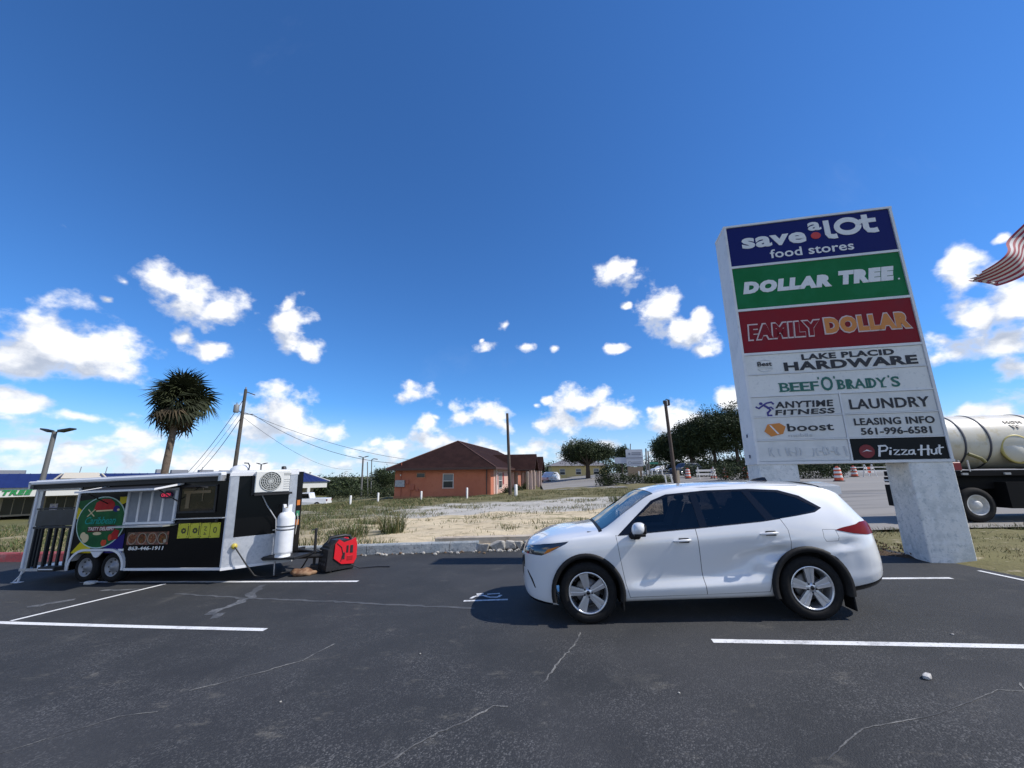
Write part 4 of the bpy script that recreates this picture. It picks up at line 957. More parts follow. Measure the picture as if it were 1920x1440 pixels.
letters(p, [L_BLACK, L_BLUE, FACEW2], fn)
p = panel(-.925, X1, 2.885, 3.305, FACEW2, 'white panel reading laundry')
letters(p, L_BLACK, lambda q: LT(q, 'LAUNDRY', -.80, .61, 2.965, 3.175, 0, .018, 0, 1.04))
p = panel(X0, -.965, 2.385, 2.855, FACEW2, 'white panel reading boost mobile beside an orange arrow mark')
def fn(q):
    LT(q, 'boost', -2.03, -1.17, 2.545, 2.71, 0, .014, 0, 1.02); LT(q, 'mobile', -2.03, -1.58, 2.43, 2.50, 1, 0)
    q.prism([(-2.48, 2.56), (-2.40, 2.71), (-2.17, 2.73), (-2.06, 2.65), (-2.13, 2.50), (-2.36, 2.45)], *Hh, 2, 'XZ')
    q.prism([(-2.37, 2.69), (-2.34, 2.69), (-2.20, 2.50), (-2.24, 2.50)], Hh[0]-.002, Hh[1], 3, 'XZ')
letters(p, [L_BLACK, L_GREY, L_ORANGE, L_WHITE], fn)
p = panel(-.925, X1, 2.385, 2.855, FACEW2, 'white panel with leasing info and a telephone number')
def fn(q): LT(q, 'LEASING INFO', -.78, .62, 2.63, 2.775, 0, .02, 0, 1.06); LT(q, '561-996-6581', -.69, .53, 2.43, 2.575, 0, .02, 0, 1.04)
letters(p, L_BLACK, fn)
p = panel(X0, -.965, 1.935, 2.355, FACEW2, 'blank white panel with ghost marks of removed letters')
def fn(q):
    rr = random.Random(3)
    for k, x in enumerate([-2.44, -2.38, -2.26, -2.12, -2.05, -1.93, -1.86, -1.62, -1.55, -1.42, -1.36, -1.24, -1.17, -1.05]):
        q.stroke([(x, 2.22-rr.uniform(0, .03)), (x+rr.uniform(-.03, .03), 2.12), (x+rr.uniform(-.02, .03), 2.03+rr.uniform(-.02, .03))], rr.uniform(.018, .035), *Hh)
    for x in (-2.05, -1.5, -1.3): q.stroke([(x, 2.13), (x+.10, 2.10), (x+.12, 2.04)], .016, Hh[0]-.001, Hh[1])
letters(p, L_GREY, fn)
p = panel(-.915, X1+.01, 1.93, 2.36, F_BLACK, 'black panel reading pizza hut with a dark red roof mark')
def fn(q):
    disc(q, -.66, 2.10, .135, .135, 1)
    q.prism([(-.75, 2.085), (-.68, 2.12), (-.665, 2.135), (-.64, 2.13), (-.62, 2.115), (-.565, 2.10), (-.62, 2.10), (-.665, 2.11)], Hh[0]-.003, Hh[1], 0, 'XZ')
    S = lambda pts, w=.028, d=0.: q.stroke([(x_+.10*(z_-2.0), z_) for x_, z_ in pts], w, Hh[0]-d, Hh[1], 0)
    S([(-.46, 1.99), (-.44, 2.2)], .036); S([(-.47, 2.2), (-.34, 2.205), (-.305, 2.16), (-.34, 2.105), (-.43, 2.095)], .03, .001)
    S([(-.27, 2.02), (-.26, 2.11)], .034); disc(q, -.238, 2.155, .018, .016, 0)
    S([(-.205, 2.115), (-.11, 2.12), (-.20, 2.02), (-.10, 2.025)], .028, .0); S([(-.075, 2.115), (.02, 2.12), (-.075, 2.02), (.03, 2.025)], .028, .001)
    S([(.125, 2.11), (.06, 2.10), (.05, 2.03), (.10, 2.025), (.13, 2.06)], .026); S([(.135, 2.12), (.135, 2.04), (.165, 2.02)], .028, .001)
    S([(.255, 1.995), (.275, 2.205)], .034); S([(.20, 2.11), (.41, 2.12)], .024, .002); S([(.37, 2.0), (.385, 2.20)], .034, .001)
    S([(.435, 2.12), (.43, 2.04), (.47, 2.02), (.51, 2.05)], .027); S([(.515, 2.13), (.51, 2.02)], .03, .001)
    S([(.575, 2.20), (.56, 2.04), (.59, 2.015)], .03); S([(.525, 2.135), (.64, 2.15)], .022, .002)
letters(p, [L_WHITE, mat('dark_red', (.20, .012, .02), .5)], fn)
b = MB()
for z in (2.05, 2.5): b.box((-2.722, .35, z), (.012, .05, .07))
b.build('hinge', mat('bluish_steel', (.10, .13, .2), .5, metal=.5), SIGN)
# ------------------------------------------------------------------ food trailer
TBLK = mat('trailer_black_skin', (.004, .004, .0045), .22, spec=.22); TBLKM = mat('trailer_black_matt', (.012, .012, .013), .6)
TWHT = mat('trailer_white_trim', (.72, .73, .75), .4); TALU = mat('diamond_plate', (.55, .57, .60), .42, metal=.55, noise=[(16., (.42, .45, .49), .7, .45, .6), (3., (.65, .67, .7), .5)], bump=.5, bscale=90); TALU2 = mat('brushed_aluminium', (.60, .61, .63), .38, metal=.7, noise=(8., (.45, .46, .49), .6))
TR = thing('food_trailer', 'black food trailer with white trim, a porch, serving window and round logo', 'food trailer', (-9.45, 9.72, -.298), math.atan2(-.173, .985), pitch=.030)
RH, FL, WD = 2.28, .27, 2.08

b = MB(); b.prism([(-.85, FL), (-.78, FL), (-.76, .52), (-.66, .70), (.66, .70), (.76, .52), (.78, FL), (3.27, FL), (3.27, RH), (-.85, RH)], 0, WD, 0, 'XZ'); b.prism([(3.27, 0), (4.20, .93), (4.20, 1.15), (3.27, WD)], FL, RH, 0, 'XY'); b.build('body', TBLK, TR)
b = MB(); b.prism([(-2.24, -.02), (3.29, -.02), (4.24, .92), (4.24, 1.16), (3.29, WD+.02), (-2.24, WD+.02)], RH-.005, RH+.055, 0, 'XY'); b.build('roof', TWHT, TR)
for c_, d_ in (((2.02, -.012, FL+.02), (2.50, .03, .05)), ((3.265, -.012, 1.30), (.03, .028, 1.96)), ((-.84, -.012, 1.27), (.03, .028, 2.0))): b = MB(); b.box(c_, d_); b.build('edge_trim', TWHT, TR)
# nose faces, in their own frame: t along the face, out of it = -y
fd_ = Vector((.93, .93, 0)).normalized(); fL = Vector((.93, .93, 0)).length; fn_ = Vector((fd_.y, -fd_.x, 0))
MN = Matrix(((fd_.x, -fn_.x, 0), (fd_.y, -fn_.y, 0), (0, 0, 1)))
def nose(q): 
    q.v = [tuple(MN @ Vector(p_)+Vector((3.27, 0, 0))) for p_ in q.v]; return q
b = MB(); b.box((fL/2, -.012, .585), (fL+.02, .03, .63)); nose(b).build('nose_plate', TALU, TR)
b = MB(); b.box((.07, -.014, 1.58), (.16, .034, 1.36)); nose(b).build('corner_panel', TALU2, TR)
b = MB(); b.box((fL-.075, -.014, 1.58), (.16, .034, 1.36)); nose(b).build('corner_panel', TALU2, TR)
for c_, d_ in (((fL/2, -.02, RH-.03), (fL+.05, .045, .08)), ((fL/2, -.02, FL+.01), (fL+.04, .05, .05))): b = MB(); b.box(c_, d_); nose(b).build('nose_trim', TWHT, TR)
AMM = mat('amber_marker', (.55, .17, .03), .3); GRM = mat('green_patch', (.03, .2, .10), .5)
for z, m_ in ((1.55, AMM), (1.30, GRM), (1.10, AMM)): b = MB(); b.box((4.208, 1.02, z), (.02, .10, .12)); b.build('marker_light', m_, TR)
# air conditioner on the nose
b = MB(); b.box((.78, -.20, 2.06), (.68, .30, .47), bev=.015); ac = nose(b).build('air_conditioner', mat('ac_cream', (.70, .70, .66), .5), TR)
b = MB(); b.lathe([(.215, -.352), (.215, -.362), (.20, -.366), (.195, -.352)], 28, 0, 'Y', (.74, 0, 2.07)); 
for r_ in (.05, .09, .13, .165): b.lathe([(r_-.006, -.360), (r_-.006, -.366), (r_+.006, -.366), (r_+.006, -.360)], 24, 0, 'Y', (.74, 0, 2.07))
for k in range(8):
    a0 = math.pi*k/8; b.stroke([(.74-.2*math.cos(a0), 2.07-.2*math.sin(a0)), (.74+.2*math.cos(a0), 2.07+.2*math.sin(a0))], .008, -.3645-.0003*k, -.357)
nose(b).build('fan_guard', mat('ac_grille', (.50, .51, .48), .5), ac)
b = MB(); b.lathe([(0, -.3515), (.20, -.3515)], 28, 0, 'Y', (.74, 0, 2.07)); nose(b).build('fan_opening', mat('ac_dark', (.10, .11, .10), .6), ac)
b = MB()
for k in range(5): b.box((1.08, -.352, 1.90+.05*k), (.16, .006, .008))
b.box((1.07, -.352, 2.22), (.14, .006, .05)); nose(b).build('front_louvre', mat('ac_slot', (.42, .43, .41), .5), ac)
b = MB(); b.box((.42, -.13, 1.99), (.05, .26, .42)); b.box((.82, -.16, 1.79), (.74, .36, .045)); nose(b).build('ac_bracket', TBLKM, TR)
b = MB(); b.tube([(.60, -.12, 1.80), (.72, -.10, 1.55), (.93, -.08, 1.22), (.95, -.07, .98), (.93, -.07, .35)], .013, 8); nose(b).build('drain_pipe', mat('pipe_grey', (.42, .43, .44), .5), TR)
b = MB(); b.tube([(.97, -.05, 1.20), (.985, -.06, .32)], .014, 8); b.tube([(.98, -.05, .30), (.99, -.05, -.02)], .016, 8); nose(b).build('conduit', TALU2, TR)
b = MB(); b.lathe([(.0, -.10), (.05, -.10), (.06, -.06), (.06, 0)], 16, 0, 'Y', (.19, 0, .72)); nose(b).build('power_inlet', mat('brass_yellow', (.50, .40, .06), .4), TR)
b = MB(); b.tube([(.20, -.10, .71), (.27, -.16, .60), (.42, -.20, .36), (.60, -.24, .10), (.84, -.25, .025), (1.05, -.20, .02)], .014, 8); nose(b).build('power_cord', mat('cord_black', (.012, .012, .012), .6), TR)
# roof gear
b = MB(); b.lathe([(.24, 2.33), (.24, 2.40), (.17, 2.47), (.06, 2.50), (0, 2.505)], 20, 0, 'Z', (2.75, .8, 0)); b.build('roof_vent', mat('vent_white', (.68, .69, .70), .45), TR)
b = MB(); b.tube([(3.0, .74, 2.33), (3.02, .74, 2.47), (2.97, .74, 2.53), (2.85, .76, 2.54)], .015, 6); b.build('vent_bracket', DARKM, TR)
b = MB(); b.lathe([(.05, 2.33), (.05, 2.42), (.0, 2.43)], 10, 0, 'Z', (3.75, 1.0, 0)); b.build('roof_light', DARKM, TR)
# awning cassette along the roof edge
b = MB(); b.box((.45, -.085, 2.265), (5.42, .15, .085), bev=.02); b.build('awning_cassette', TWHT, TR)
b = MB(); b.box((.45, -.05, 2.17), (5.36, .09, .10)); b.build('awning_fabric_roll', TBLKM, TR)
for x in (-2.2, 3.12): b = MB(); b.box((x, -.085, 2.2), (.06, .15, .16)); b.build('awning_end', TALU2, TR)
# serving hatch, held open
b = MB(); b.add([(-.05, -.012, 2.085), (2.02, -.012, 2.085), (2.02, -.62, 1.99), (-.05, -.62, 1.99)], [(0, 1, 2, 3)]); b.add([(-.05, -.012, 2.105), (2.02, -.012, 2.105), (2.02, -.62, 2.01), (-.05, -.62, 2.01)], [(3, 2, 1, 0)]); hatch = b.build('serving_hatch', TBLKM, TR)
b = MB(); b.box((.985, -.625, 2.0), (2.11, .03, .04)); 
for x in (-.05, 2.03): b.add([(x-.015, 0, 2.08), (x+.015, 0, 2.08), (x+.015, -.62, 1.985), (x-.015, -.62, 1.985), (x-.015, 0, 2.12), (x+.015, 0, 2.12), (x+.015, -.62, 2.02), (x-.015, -.62, 2.02)], [(0, 1, 2, 3), (7, 6, 5, 4), (0, 4, 5, 1), (0, 3, 7, 4), (1, 5, 6, 2), (2, 6, 7, 3)])
b.build('hatch_frame', TWHT, hatch)
for x in (.02, 1.95): b = MB(); b.tube([(x, -.02, 1.72), (x, -.50, 2.0)], .012, 6); b.build('gas_strut', DARKM, hatch)
# serving window
win = MB()
for c_, d_ in (((1.26, -.02, 1.985), (1.36, .05, .05)), ((1.26, -.02, 1.265), (1.36, .05, .05)), ((.61, -.02, 1.625), (.05, .05, .72)), ((1.915, -.02, 1.625), (.05, .05, .72))): win.box(c_, d_)
win = win.build('serving_window', TWHT, TR)
b = MB(); b.box((1.26, -.008, 1.625), (1.26, .02, .68)); b.build('window_screen', mat('screen_grey_blue', (.20, .225, .27), .35, noise=(5., (.26, .285, .33), .6)), win)
for x in (.93, 1.26, 1.57): b = MB(); b.box((x, -.024, 1.625), (.045, .03, .66)); b.build('window_bar', TWHT, win)
b = MB(); b.box((1.25, -.15, 1.215), (1.46, .30, .03)); b.build('counter_shelf', TALU2, TR)
b = MB(); b.prism([(1.68+.165*math.cos(2*math.pi*k/24), 1.86+.075*math.sin(2*math.pi*k/24)) for k in range(24)], -.075, -.04, 0, 'XZ'); op = b.build('open_sign', mat('sign_plum', (.05, .012, .06), .4), TR)
b = MB(); b.text('OPEN', 1.565, 1.795, 1.825, 1.90, -.082, -.075, 0, .01); b.build('lettering', mat('neon_red', (.5, .03, .08), .4, emit=(.9, .05, .12, .5)), op)
# second, dark window with a sill
b = MB()
for c_, d_ in (((2.47, -.012, 2.03), (.98, .03, .04)), ((2.47, -.012, 1.47), (.98, .03, .04)), ((2.0, -.012, 1.75), (.04, .03, .56)), ((2.94, -.012, 1.75), (.04, .03, .56))): b.box(c_, d_)
w2 = b.build('side_hatch_window', TBLKM, TR)
b = MB(); b.box((2.47, -.006, 1.75), (.90, .01, .52)); b.build('window_glass', mat('dark_window', (.015, .013, .012), .05, spec=.7, noise=(2.5, (.07, .05, .03), .6)), w2)  # brown mottling paints reflections into the dark pane
b = MB(); b.box((2.22, -.016, 1.72), (.10, .012, .34)); b.box((2.6, -.016, 1.84), (.02, .012, .28)); b.box((2.45, -.0155, 1.9), (.7, .012, .06)); b.build('window_bar', mat('bronze', (.16, .11, .05), .4), w2)
b = MB(); b.box((2.62, -.06, 1.335), (1.28, .10, .018)); b.build('shelf', TALU2, TR)
# printed panels on the side
PY = -.006
def flatpoly(name, polys, mats, par=TR):
    q = MB()
    for k, (pl, mi, d) in enumerate(polys): q.prism(pl, PY-d, PY+.004, mi, 'XZ')
    return q.build(name, mats, par)
G1 = mat('print_green', (.01, .09, .025), .4, spec=.12); G2 = mat('print_dark_green', (.01, .085, .03), .4, spec=.12, noise=(3., (.015, .14, .04), .8)); YL = mat('print_yellow', (.62, .50, .02), .4, spec=.12); RD_ = mat('print_red', (.45, .02, .02), .4, spec=.12, noise=(6., (.3, .01, .015), .6)); TEAL = mat('print_teal', (.02, .30, .25), .4, spec=.12); PUR = mat('print_blue_violet', (.02, .012, .16), .4, spec=.12); CRM = mat('print_cream', (.68, .55, .32), .4, spec=.12); PBK = mat('print_black', (.006, .006, .007), .35, spec=.12); SKY_ = mat('print_pale_ring', (.45, .60, .55), .4, spec=.12); DKR = mat('print_maroon', (.10, .012, .012), .4, spec=.12); ORG = mat('print_tomato', (.58, .07, .03), .4, spec=.12)
logo = flatpoly('logo_panel', [([(-.82, .62), (.64, .62), (.64, 1.93), (-.82, 1.93)], 0, 0), ([(-.82, 1.66), (-.80, 1.80), (-.35, 1.84), (-.10, 1.40)], 1, .002), ([(-.82, 1.66), (-.82, 1.40), (-.5, 1.30), (-.40, 1.42)], 2, .003), ([(.34, 1.86), (.64, 1.86), (.60, 1.76), (.36, 1.66)], 2, .003),
   ([(-.80, .64), (-.18, .64), (-.35, .86), (-.55, .90)], 2, .003), ([(.64, 1.05), (.64, .64), (.0, .64), (.3, .9)], 3, .002)], [PBK, G1, YL, PUR])
def ell(cx, cz, rx, rz_, n=36): return [(cx+rx*math.cos(2*math.pi*k/n), cz+rz_*math.sin(2*math.pi*k/n)) for k in range(n)]
LC = (-.09, 1.31)
flatpoly('round_logo', [(ell(*LC, .69, .575), 0, .006), (ell(*LC, .665, .552), 1, .008)], [SKY_, G2], logo)
q = MB()
def PR(pl, mi, d): q.prism(pl, PY-d, PY, mi, 'XZ')
PR([(-.34, 1.60), (-.30, 1.75), (-.12, 1.83), (.10, 1.82), (.22, 1.74), (.26, 1.60), (.20, 1.56), (-.24, 1.54)], 0, .011)     # knitted cap
PR([(-.26, 1.545), (.20, 1.555), (.20, 1.585), (-.27, 1.575)], 1, .013)
PR(ell(.30, 1.60, .09, .07), 2, .012); PR(ell(.36, 1.575, .035, .025), 3, .014)
PR([(-.42, 1.09), (.36, 1.12), (.36, 1.24), (-.42, 1.21)], 4, .011)                                                             # dark banner
for (cx, cz, r_) in ((-.52, 1.02, .075), (-.44, .96, .095)): PR(ell(cx, cz, r_, r_), 5, .012+.001*(r_ > .08))
PR(ell(-.13, 1.06, .12, .035), 5, .011); PR(ell(.10, .86, .075, .075), 6, .012); PR(ell(.10, .935, .05, .018), 7, .014); PR([(.26, .90), (.46, .94), (.48, 1.12), (.36, 1.14), (.25, 1.02)], 0, .012); PR(ell(.25, .97, .05, .07), 6, .013)
for sx_ in (0, 1): q.stroke([(-.50+.0*sx_, 1.60-.16*sx_), (-.30, 1.44+.16*sx_)], .02, PY-.012-.001*sx_, PY, 3)
q.build('logo_picture', [RD_, CRM, PUR, CRM, DKR, CRM, ORG, G1], logo)
q = MB(); q.text('Caribbean', -.53, .34, 1.27, 1.43, PY-.014, PY, 0, .004, .3, .95); q.build('lettering', TEAL, logo)
q = MB(); q.text('TASTY DELIGHT', -.40, .34, 1.125, 1.205, PY-.015, PY, 0, .03, .1, 1.04); q.build('lettering', mat('print_pinkwhite', (.75, .62, .56), .4, spec=.12), logo)
ph = flatpoly('food_photo_strip', [([(.72, .80), (1.83, .80), (1.83, 1.07), (.72, 1.07)], 0, .001)], [mat('photo_dark', (.09, .045, .03), .4, noise=[(9., (.32, .10, .06), .9, .45, .6), (21., (.02, .05, .02), .8, .52, .62)])])
q = MB()
for k, x in enumerate((.86, 1.13, 1.40, 1.67)):
    q.stroke([(x+.115*math.cos(t), .93+.115*math.sin(t)) for t in [2*math.pi*j/18 for j in range(3*(k == 0), 19)]], .013, PY-.004, PY, 0); q.prism(ell(x, .93, .105, .105, 16), PY-.003, PY, 1+(k % 2), 'XZ')
q.prism(ell(1.75, .875, .04, .035, 12), PY-.006, PY, 0, 'XZ')
q.build('plate_picture', [mat('print_plate', (.40, .36, .30), .4, spec=.12), mat('print_meat', (.13, .045, .025), .5, spec=.12, noise=[(14., (.36, .14, .06), .9), (25., (.45, .36, .22), .8, .56, .64)]), mat('print_stew', (.07, .03, .02), .5, spec=.12, noise=[(16., (.30, .09, .03), .9), (28., (.10, .20, .04), .8, .56, .64)])], ph)
q = MB(); q.text('863-446-1911', .80, 1.74, .685, .765, PY-.004, PY, 0, .03, .12, 1.05); q.build('phone_number', mat('print_white', (.78, .78, .76), .4, spec=.12), TR)
q = MB(); q.box((.60, PY, .695), (.15, .006, .05)); q.build('white_tag', TWHT, TR)
YB = mat('poster_yellow', (.62, .60, .04), .5, noise=(5., (.55, .50, .03), .6)); INK = mat('poster_ink', (.05, .045, .02), .6)
for k, (x0, x1) in enumerate(((2.06, 2.36), (2.37, 2.64), (2.65, 2.88), (2.89, 3.14))):
    q = MB(); q.prism([(x0, .915), (x1, .925), (x1, 1.235), (x0, 1.225)], PY-.003, PY, 0, 'XZ'); po = q.build('yellow_poster', YB, TR)
    q = MB(); rr = random.Random(k); cx = (x0+x1)/2
    if k in (0, 1): 
        for j in range(7): q.prism(ell(cx+.045*math.cos(j*.9), 1.075+.04*math.sin(j*.9), .022, .022, 8), PY-.006-.0003*j, PY, 0, 'XZ')
        q.box((x1-.035, PY-.004, 1.08), (.018, .006, .2))
    elif k == 2: q.stroke([(cx-.03, 1.15), (cx+.03, 1.15), (cx-.02, 1.08), (cx+.035, 1.07)], .02, PY-.006, PY); q.stroke([(cx-.02, 1.03), (cx+.03, .99), (cx-.03, .99)], .02, PY-.006, PY)
    else: q.stroke([(cx+.035*math.cos(t), 1.08+.055*math.sin(t)) for t in [2*math.pi*j/14 for j in range(15)]], .02, PY-.006, PY)
    for dx in (-.10, .10): q.prism(ell(cx+dx, 1.21, .010, .010, 6), PY-.006, PY, 0, 'XZ'); q.prism(ell(cx+dx, .95, .010, .010, 6), PY-.0065, PY, 0, 'XZ')
    q.build('printed_marks', INK, po)
q = MB(); q.tube([(3.06, -.03, 1.30), (3.06, -.05, 1.25)], .03, 8); q.build('drip_valve', DARKM, TR)
# tandem wheels under a twin-arched white fender
def trailer_wheel(x, y, sg):
    b = MB(); R_, ht = .325, .10
    b.lathe([(.19, -ht*.7), (.20, -ht), (.27, -ht), (R_-.01, -ht*.8), (R_, -ht*.5), (R_, ht*.5), (R_-.01, ht*.8), (.27, ht), (.20, ht), (.19, ht*.7)], 36, 0, 'Y'); t_ = b.build('tyre', TYRE, TR, (x, y, R_)); b = MB(); f = sg*ht
    b.lathe([(.205, f*.95), (.19, f*.98), (.175, f*.55), (.12, f*.35), (.10, f*.75), (.055, f*.8), (.05, f*1.1), (0, f*1.12)], 28, 0, 'Y')
    for k in range(8):
        a0 = 2*math.pi*k/8; b.box((.145*math.cos(a0), f*.50, .145*math.sin(a0)), (.03, .012, .03), 1)
    b.build('rim', [mat('trailer_rim', (.30, .31, .33), .5, metal=.3), DARKM], t_)
for x in (-.37, .37):
    trailer_wheel(x, .14, -1); trailer_wheel(x, WD-.14, 1)
b = MB(); b.box((0, WD/2, .48), (1.5, WD-.7, .42)); b.build('wheel_well', mat('well_black', (.008, .008, .008), .9), TR)
arc = []
for k in range(9): a0 = math.radians(188-98*k/8); arc.append((-.37+.42*math.cos(a0)*1.0, .33+.40*math.sin(a0)))
arc += [(.37+.42*math.cos(math.radians(90-98*k/8)), .33+.40*math.sin(math.radians(90-98*k/8))) for k in range(9)]
b = MB()
for i in range(len(arc)-1):
    (xa, za), (xb, zb_) = arc[i], arc[i+1]; b.add([(xa, -.05, za), (xb, -.05, zb_), (xb, .22, zb_), (xa, .22, za)], [(0, 1, 2, 3)]); sc = .915
    b.add([(xa, -.052, za), (xb, -.052, zb_), (xb*.93, -.052, .33+(zb_-.33)*.885), (xa*.93, -.052, .33+(za-.33)*.885)], [(3, 2, 1, 0)])
b.prism([(-.17, .675), (.17, .675), (.06, .565), (0, .545), (-.06, .565)], -.054, -.03, 0, 'XZ'); b.build('fender', TWHT, TR)
# porch: floor, posts, top frame, black half panel, balusters, step, rear leg
PX0, PX1 = -2.18, -.88
b = MB(); b.box(((PX0+PX1)/2, WD/2, .285), (PX1-PX0+.1, WD, .06)); b.build('porch_floor', TALU2, TR)
for x, y in ((PX0, .03), (PX1+.02, .01), (PX0, WD-.03)):
    b = MB(); b.box((x, y, 1.22), (.055, .055, 1.82)); b.build('porch_post', TWHT if x == PX0 else TALU2, TR)
b = MB(); b.box((PX0+.10, .05, 1.22), (.10, .05, 1.82)); b.build('corner_post', TALU2, TR)
b = MB(); b.box(((PX0+PX1)/2, .03, 2.10), (PX1-PX0, .05, .05)); b.box((PX0, WD/2, 2.10), (.05, WD, .05)); b.build('porch_top_rail', TWHT, TR)
b = MB(); b.box(((PX0+PX1)/2+.05, .03, 1.44), (PX1-PX0-.14, .025, .36)); b.build('porch_panel', mat('porch_black_panel', (.016, .018, .024), .35, noise=(4., (.03, .035, .045), .6)), TR)
b = MB(); b.box(((PX0+PX1)/2+.05, .025, 1.65), (PX1-PX0-.1, .05, .03)); b.box(((PX0+PX1)/2+.05, .025, 1.22), (PX1-PX0-.1, .05, .045)); b.build('porch_rail', TBLKM, TR)
for k in range(6):
    b = MB(); b.box((PX0+.17+.205*k, .03, .76), (.045, .045, .90)); b.build('baluster', TBLKM, TR)
for k in range(8):
    b = MB(); b.box((PX0, .2+.23*k, .76), (.04, .04, .90)); b.build('baluster', TBLKM, TR)
b = MB(); b.box((PX0, WD/2, 1.22), (.045, WD-.1, .045)); b.build('porch_rail', TBLKM, TR)
b = MB(); b.box((-1.12, -.10, .335), (.46, .20, .09)); st_ = b.build('fold_step', TBLKM, TR); b = MB(); b.box((-1.12, -.205, .335), (.40, .012, .022)); b.build('step_edge', TWHT, st_)
b = MB(); b.tube([(PX0+.02, .03, .26), (PX0-.03, .02, .02)], .022, 8); b.tube([(PX0+.10, .03, .26), (PX0-.12, -.02, .01)], .012, 6); b.box((PX0-.05, .02, .008), (.22, .12, .016)); b.build('support_leg', TWHT, TR)
b = MB(); b.tube([(PX0+.45, 1.0, 1.05), (PX0+.62, 1.0, 1.02), (PX0+.60, 1.0, .98)], .03, 8); b.lathe([(.0, .0), (.05, .02), (.06, .10), (.0, .14)], 12, 0, 'Z', (PX0+.5, .9, .3)); b.build('porch_lamp', TWHT, TR)
# tongue, jack, coupler
b = MB()
for y0 in (.35, WD-.35): b.tube([(3.3, y0, .40), (5.02, WD/2+(y0-WD/2)*.08, .36)], .05, 6)
b.box((3.95, WD/2, .41), (.08, 1.3, .08)); b.box((4.35, .62, .415), (.75, .55, .05)); b.build('tongue', TBLKM, TR)
b = MB(); b.tube([(4.72, WD/2, .08), (4.72, WD/2, .95)], .032, 10); b.tube([(4.72, WD/2, .93), (4.72, WD/2-.16, .93)], .012, 6); b.box((4.72, WD/2, .05), (.18, .18, .02)); b.build('tongue_jack', TBLKM, TR)
b = MB(); b.box((5.05, WD/2, .40), (.22, .11, .10), bev=.02); b.lathe([(.0, .46), (.04, .45), (.05, .40)], 10, 0, 'Z', (5.12, WD/2, 0)); b.build('coupler', DARKM, TR)
b = MB(); b.tube([(4.05, 1.1, 1.50), (4.16, 1.02, 1.45), (4.24, 1.0, 1.2), (4.20, 1.0, .85), (4.05, 1.05, .62)], .014, 6); b.build('hose_loop', mat('hose_pale', (.40, .38, .33), .5), TR)
b = MB(); b.box((4.06, 1.1, 1.30), (.14, .12, .16)); b.build('regulator_box', DARKM, TR)
b = MB(); b.box((4.09, .60, 1.0), (.03, .36, .02)); b.box((4.07, .80, .72), (.03, .03, .58)); b.build('tank_bracket', TALU2, TR)
def trp(s, d, h): 
    m = TR.matrix_basis if False else Matrix.LocRotScale(TR.location, TR.rotation_euler, None); return m @ Vector((s, d, h))
TANKM = mat('cylinder_white', (.78, .79, .80), .38, noise=(6., (.68, .69, .70), .5))
pt = trp(4.36, .44, .44); T = thing('propane_tank', 'tall white propane cylinder standing on the trailer tongue', 'gas cylinder', pt, .3); T.scale = (.93, .93, .87)
b = MB(); b.lathe([(.165, 0), (.165, .05), (.15, .06), (.188, .10), (.19, .14), (.19, .92), (.182, .98), (.15, 1.05), (.09, 1.09), (.05, 1.10)], 32); b.build('cylinder', TANKM, T)
STG = mat('strap_grey', (.12, .13, .14), .5)
for z in (.66, .74): b = MB(); b.lathe([(.192, z-.018), (.196, z-.012), (.196, z+.012), (.192, z+.018)], 32, 0, 'Z'); b.build('strap', STG, T)
b = MB()
n = 24; V = []; F = []
for k in range(n+1):
    if 4 <= k <= 7 or 16 <= k <= 19: pass
    a0 = 2*math.pi*k/n; h = .20 if (k % 12) not in (4, 5, 6, 7) else .12
    for r_, z in ((.10, 1.07), (.105, 1.07+h)): V.append((r_*math.cos(a0), r_*math.sin(a0), z))
for k in range(n): F.append((2*k, 2*k+2, 2*k+3, 2*k+1))
b.add(V, F, 0, True); b.build('collar', TANKM, T)
b = MB(); b.lathe([(.03, 1.09), (.03, 1.16), (.045, 1.165), (.045, 1.20), (0, 1.205)], 12); b.build('valve', mat('brass', (.45, .33, .12), .35, metal=.8), T)
# red inverter generator on the asphalt
gp = Vector((-4.12, 10.02, gz(-4.12))); G = thing('generator', 'red and black portable generator on the asphalt by the trailer tongue', 'generator', gp, math.radians(47))
GR = mat('generator_red', (.60, .012, .022), .32, coat=.3); GB = mat('generator_black', (.012, .012, .014), .5, noise=(20., (.025, .025, .028), .6))
b = MB(); b.prism([(-.29, .04), (.29, .04), (.32, .20), (.31, .52), (.20, .66), (-.16, .68), (-.30, .56), (-.33, .30)], -.20, .20, 0, 'XZ'); b.build('core', GB, G)
for sg in (-1, 1):
    b = MB(); b.prism([(-.02, .16), (.27, .13), (.335, .25), (.335, .55), (.29, .70), (.20, .66), (.02, .62), (-.10, .70), (-.19, .60), (-.20, .30)], sg*.205-.025, sg*.205+.025, 0, 'XZ'); sp = b.build('side_cover', GR, G)
    b = MB()
    for x, z, w, h in ((.20, .46, .07, .17), (.10, .47, .05, .16), (.02, .33, .055, .15)): b.box((x, sg*.232, z), (w, .012, h), 0, bev=.004)
    b.box((.17, sg*.232, .27), (.14, .012, .10), 1, bev=.004); b.build('cover_panel', [GB, mat('generator_deep_red', (.35, .01, .015), .4)], sp)
    b = MB(); b.tube([(-.15, sg*.235, .62), (-.04, sg*.236, .52), (.0, sg*.237, .38), (-.04, sg*.236, .22)], .008, 6); b.build('cover_line', GB, sp)
b = MB(); b.tube([(-.27, 0, .62), (-.22, 0, .73), (.12, 0, .745), (.24, 0, .72), (.30, 0, .60)], .035, 8); b.build('carry_handle', GB, G)
b = MB(); b.prism([(-.36, .05), (-.27, .05), (-.25, .55), (-.34, .50)], -.23, .23, 0, 'XZ'); b.build('control_face', GB, G)
b = MB()
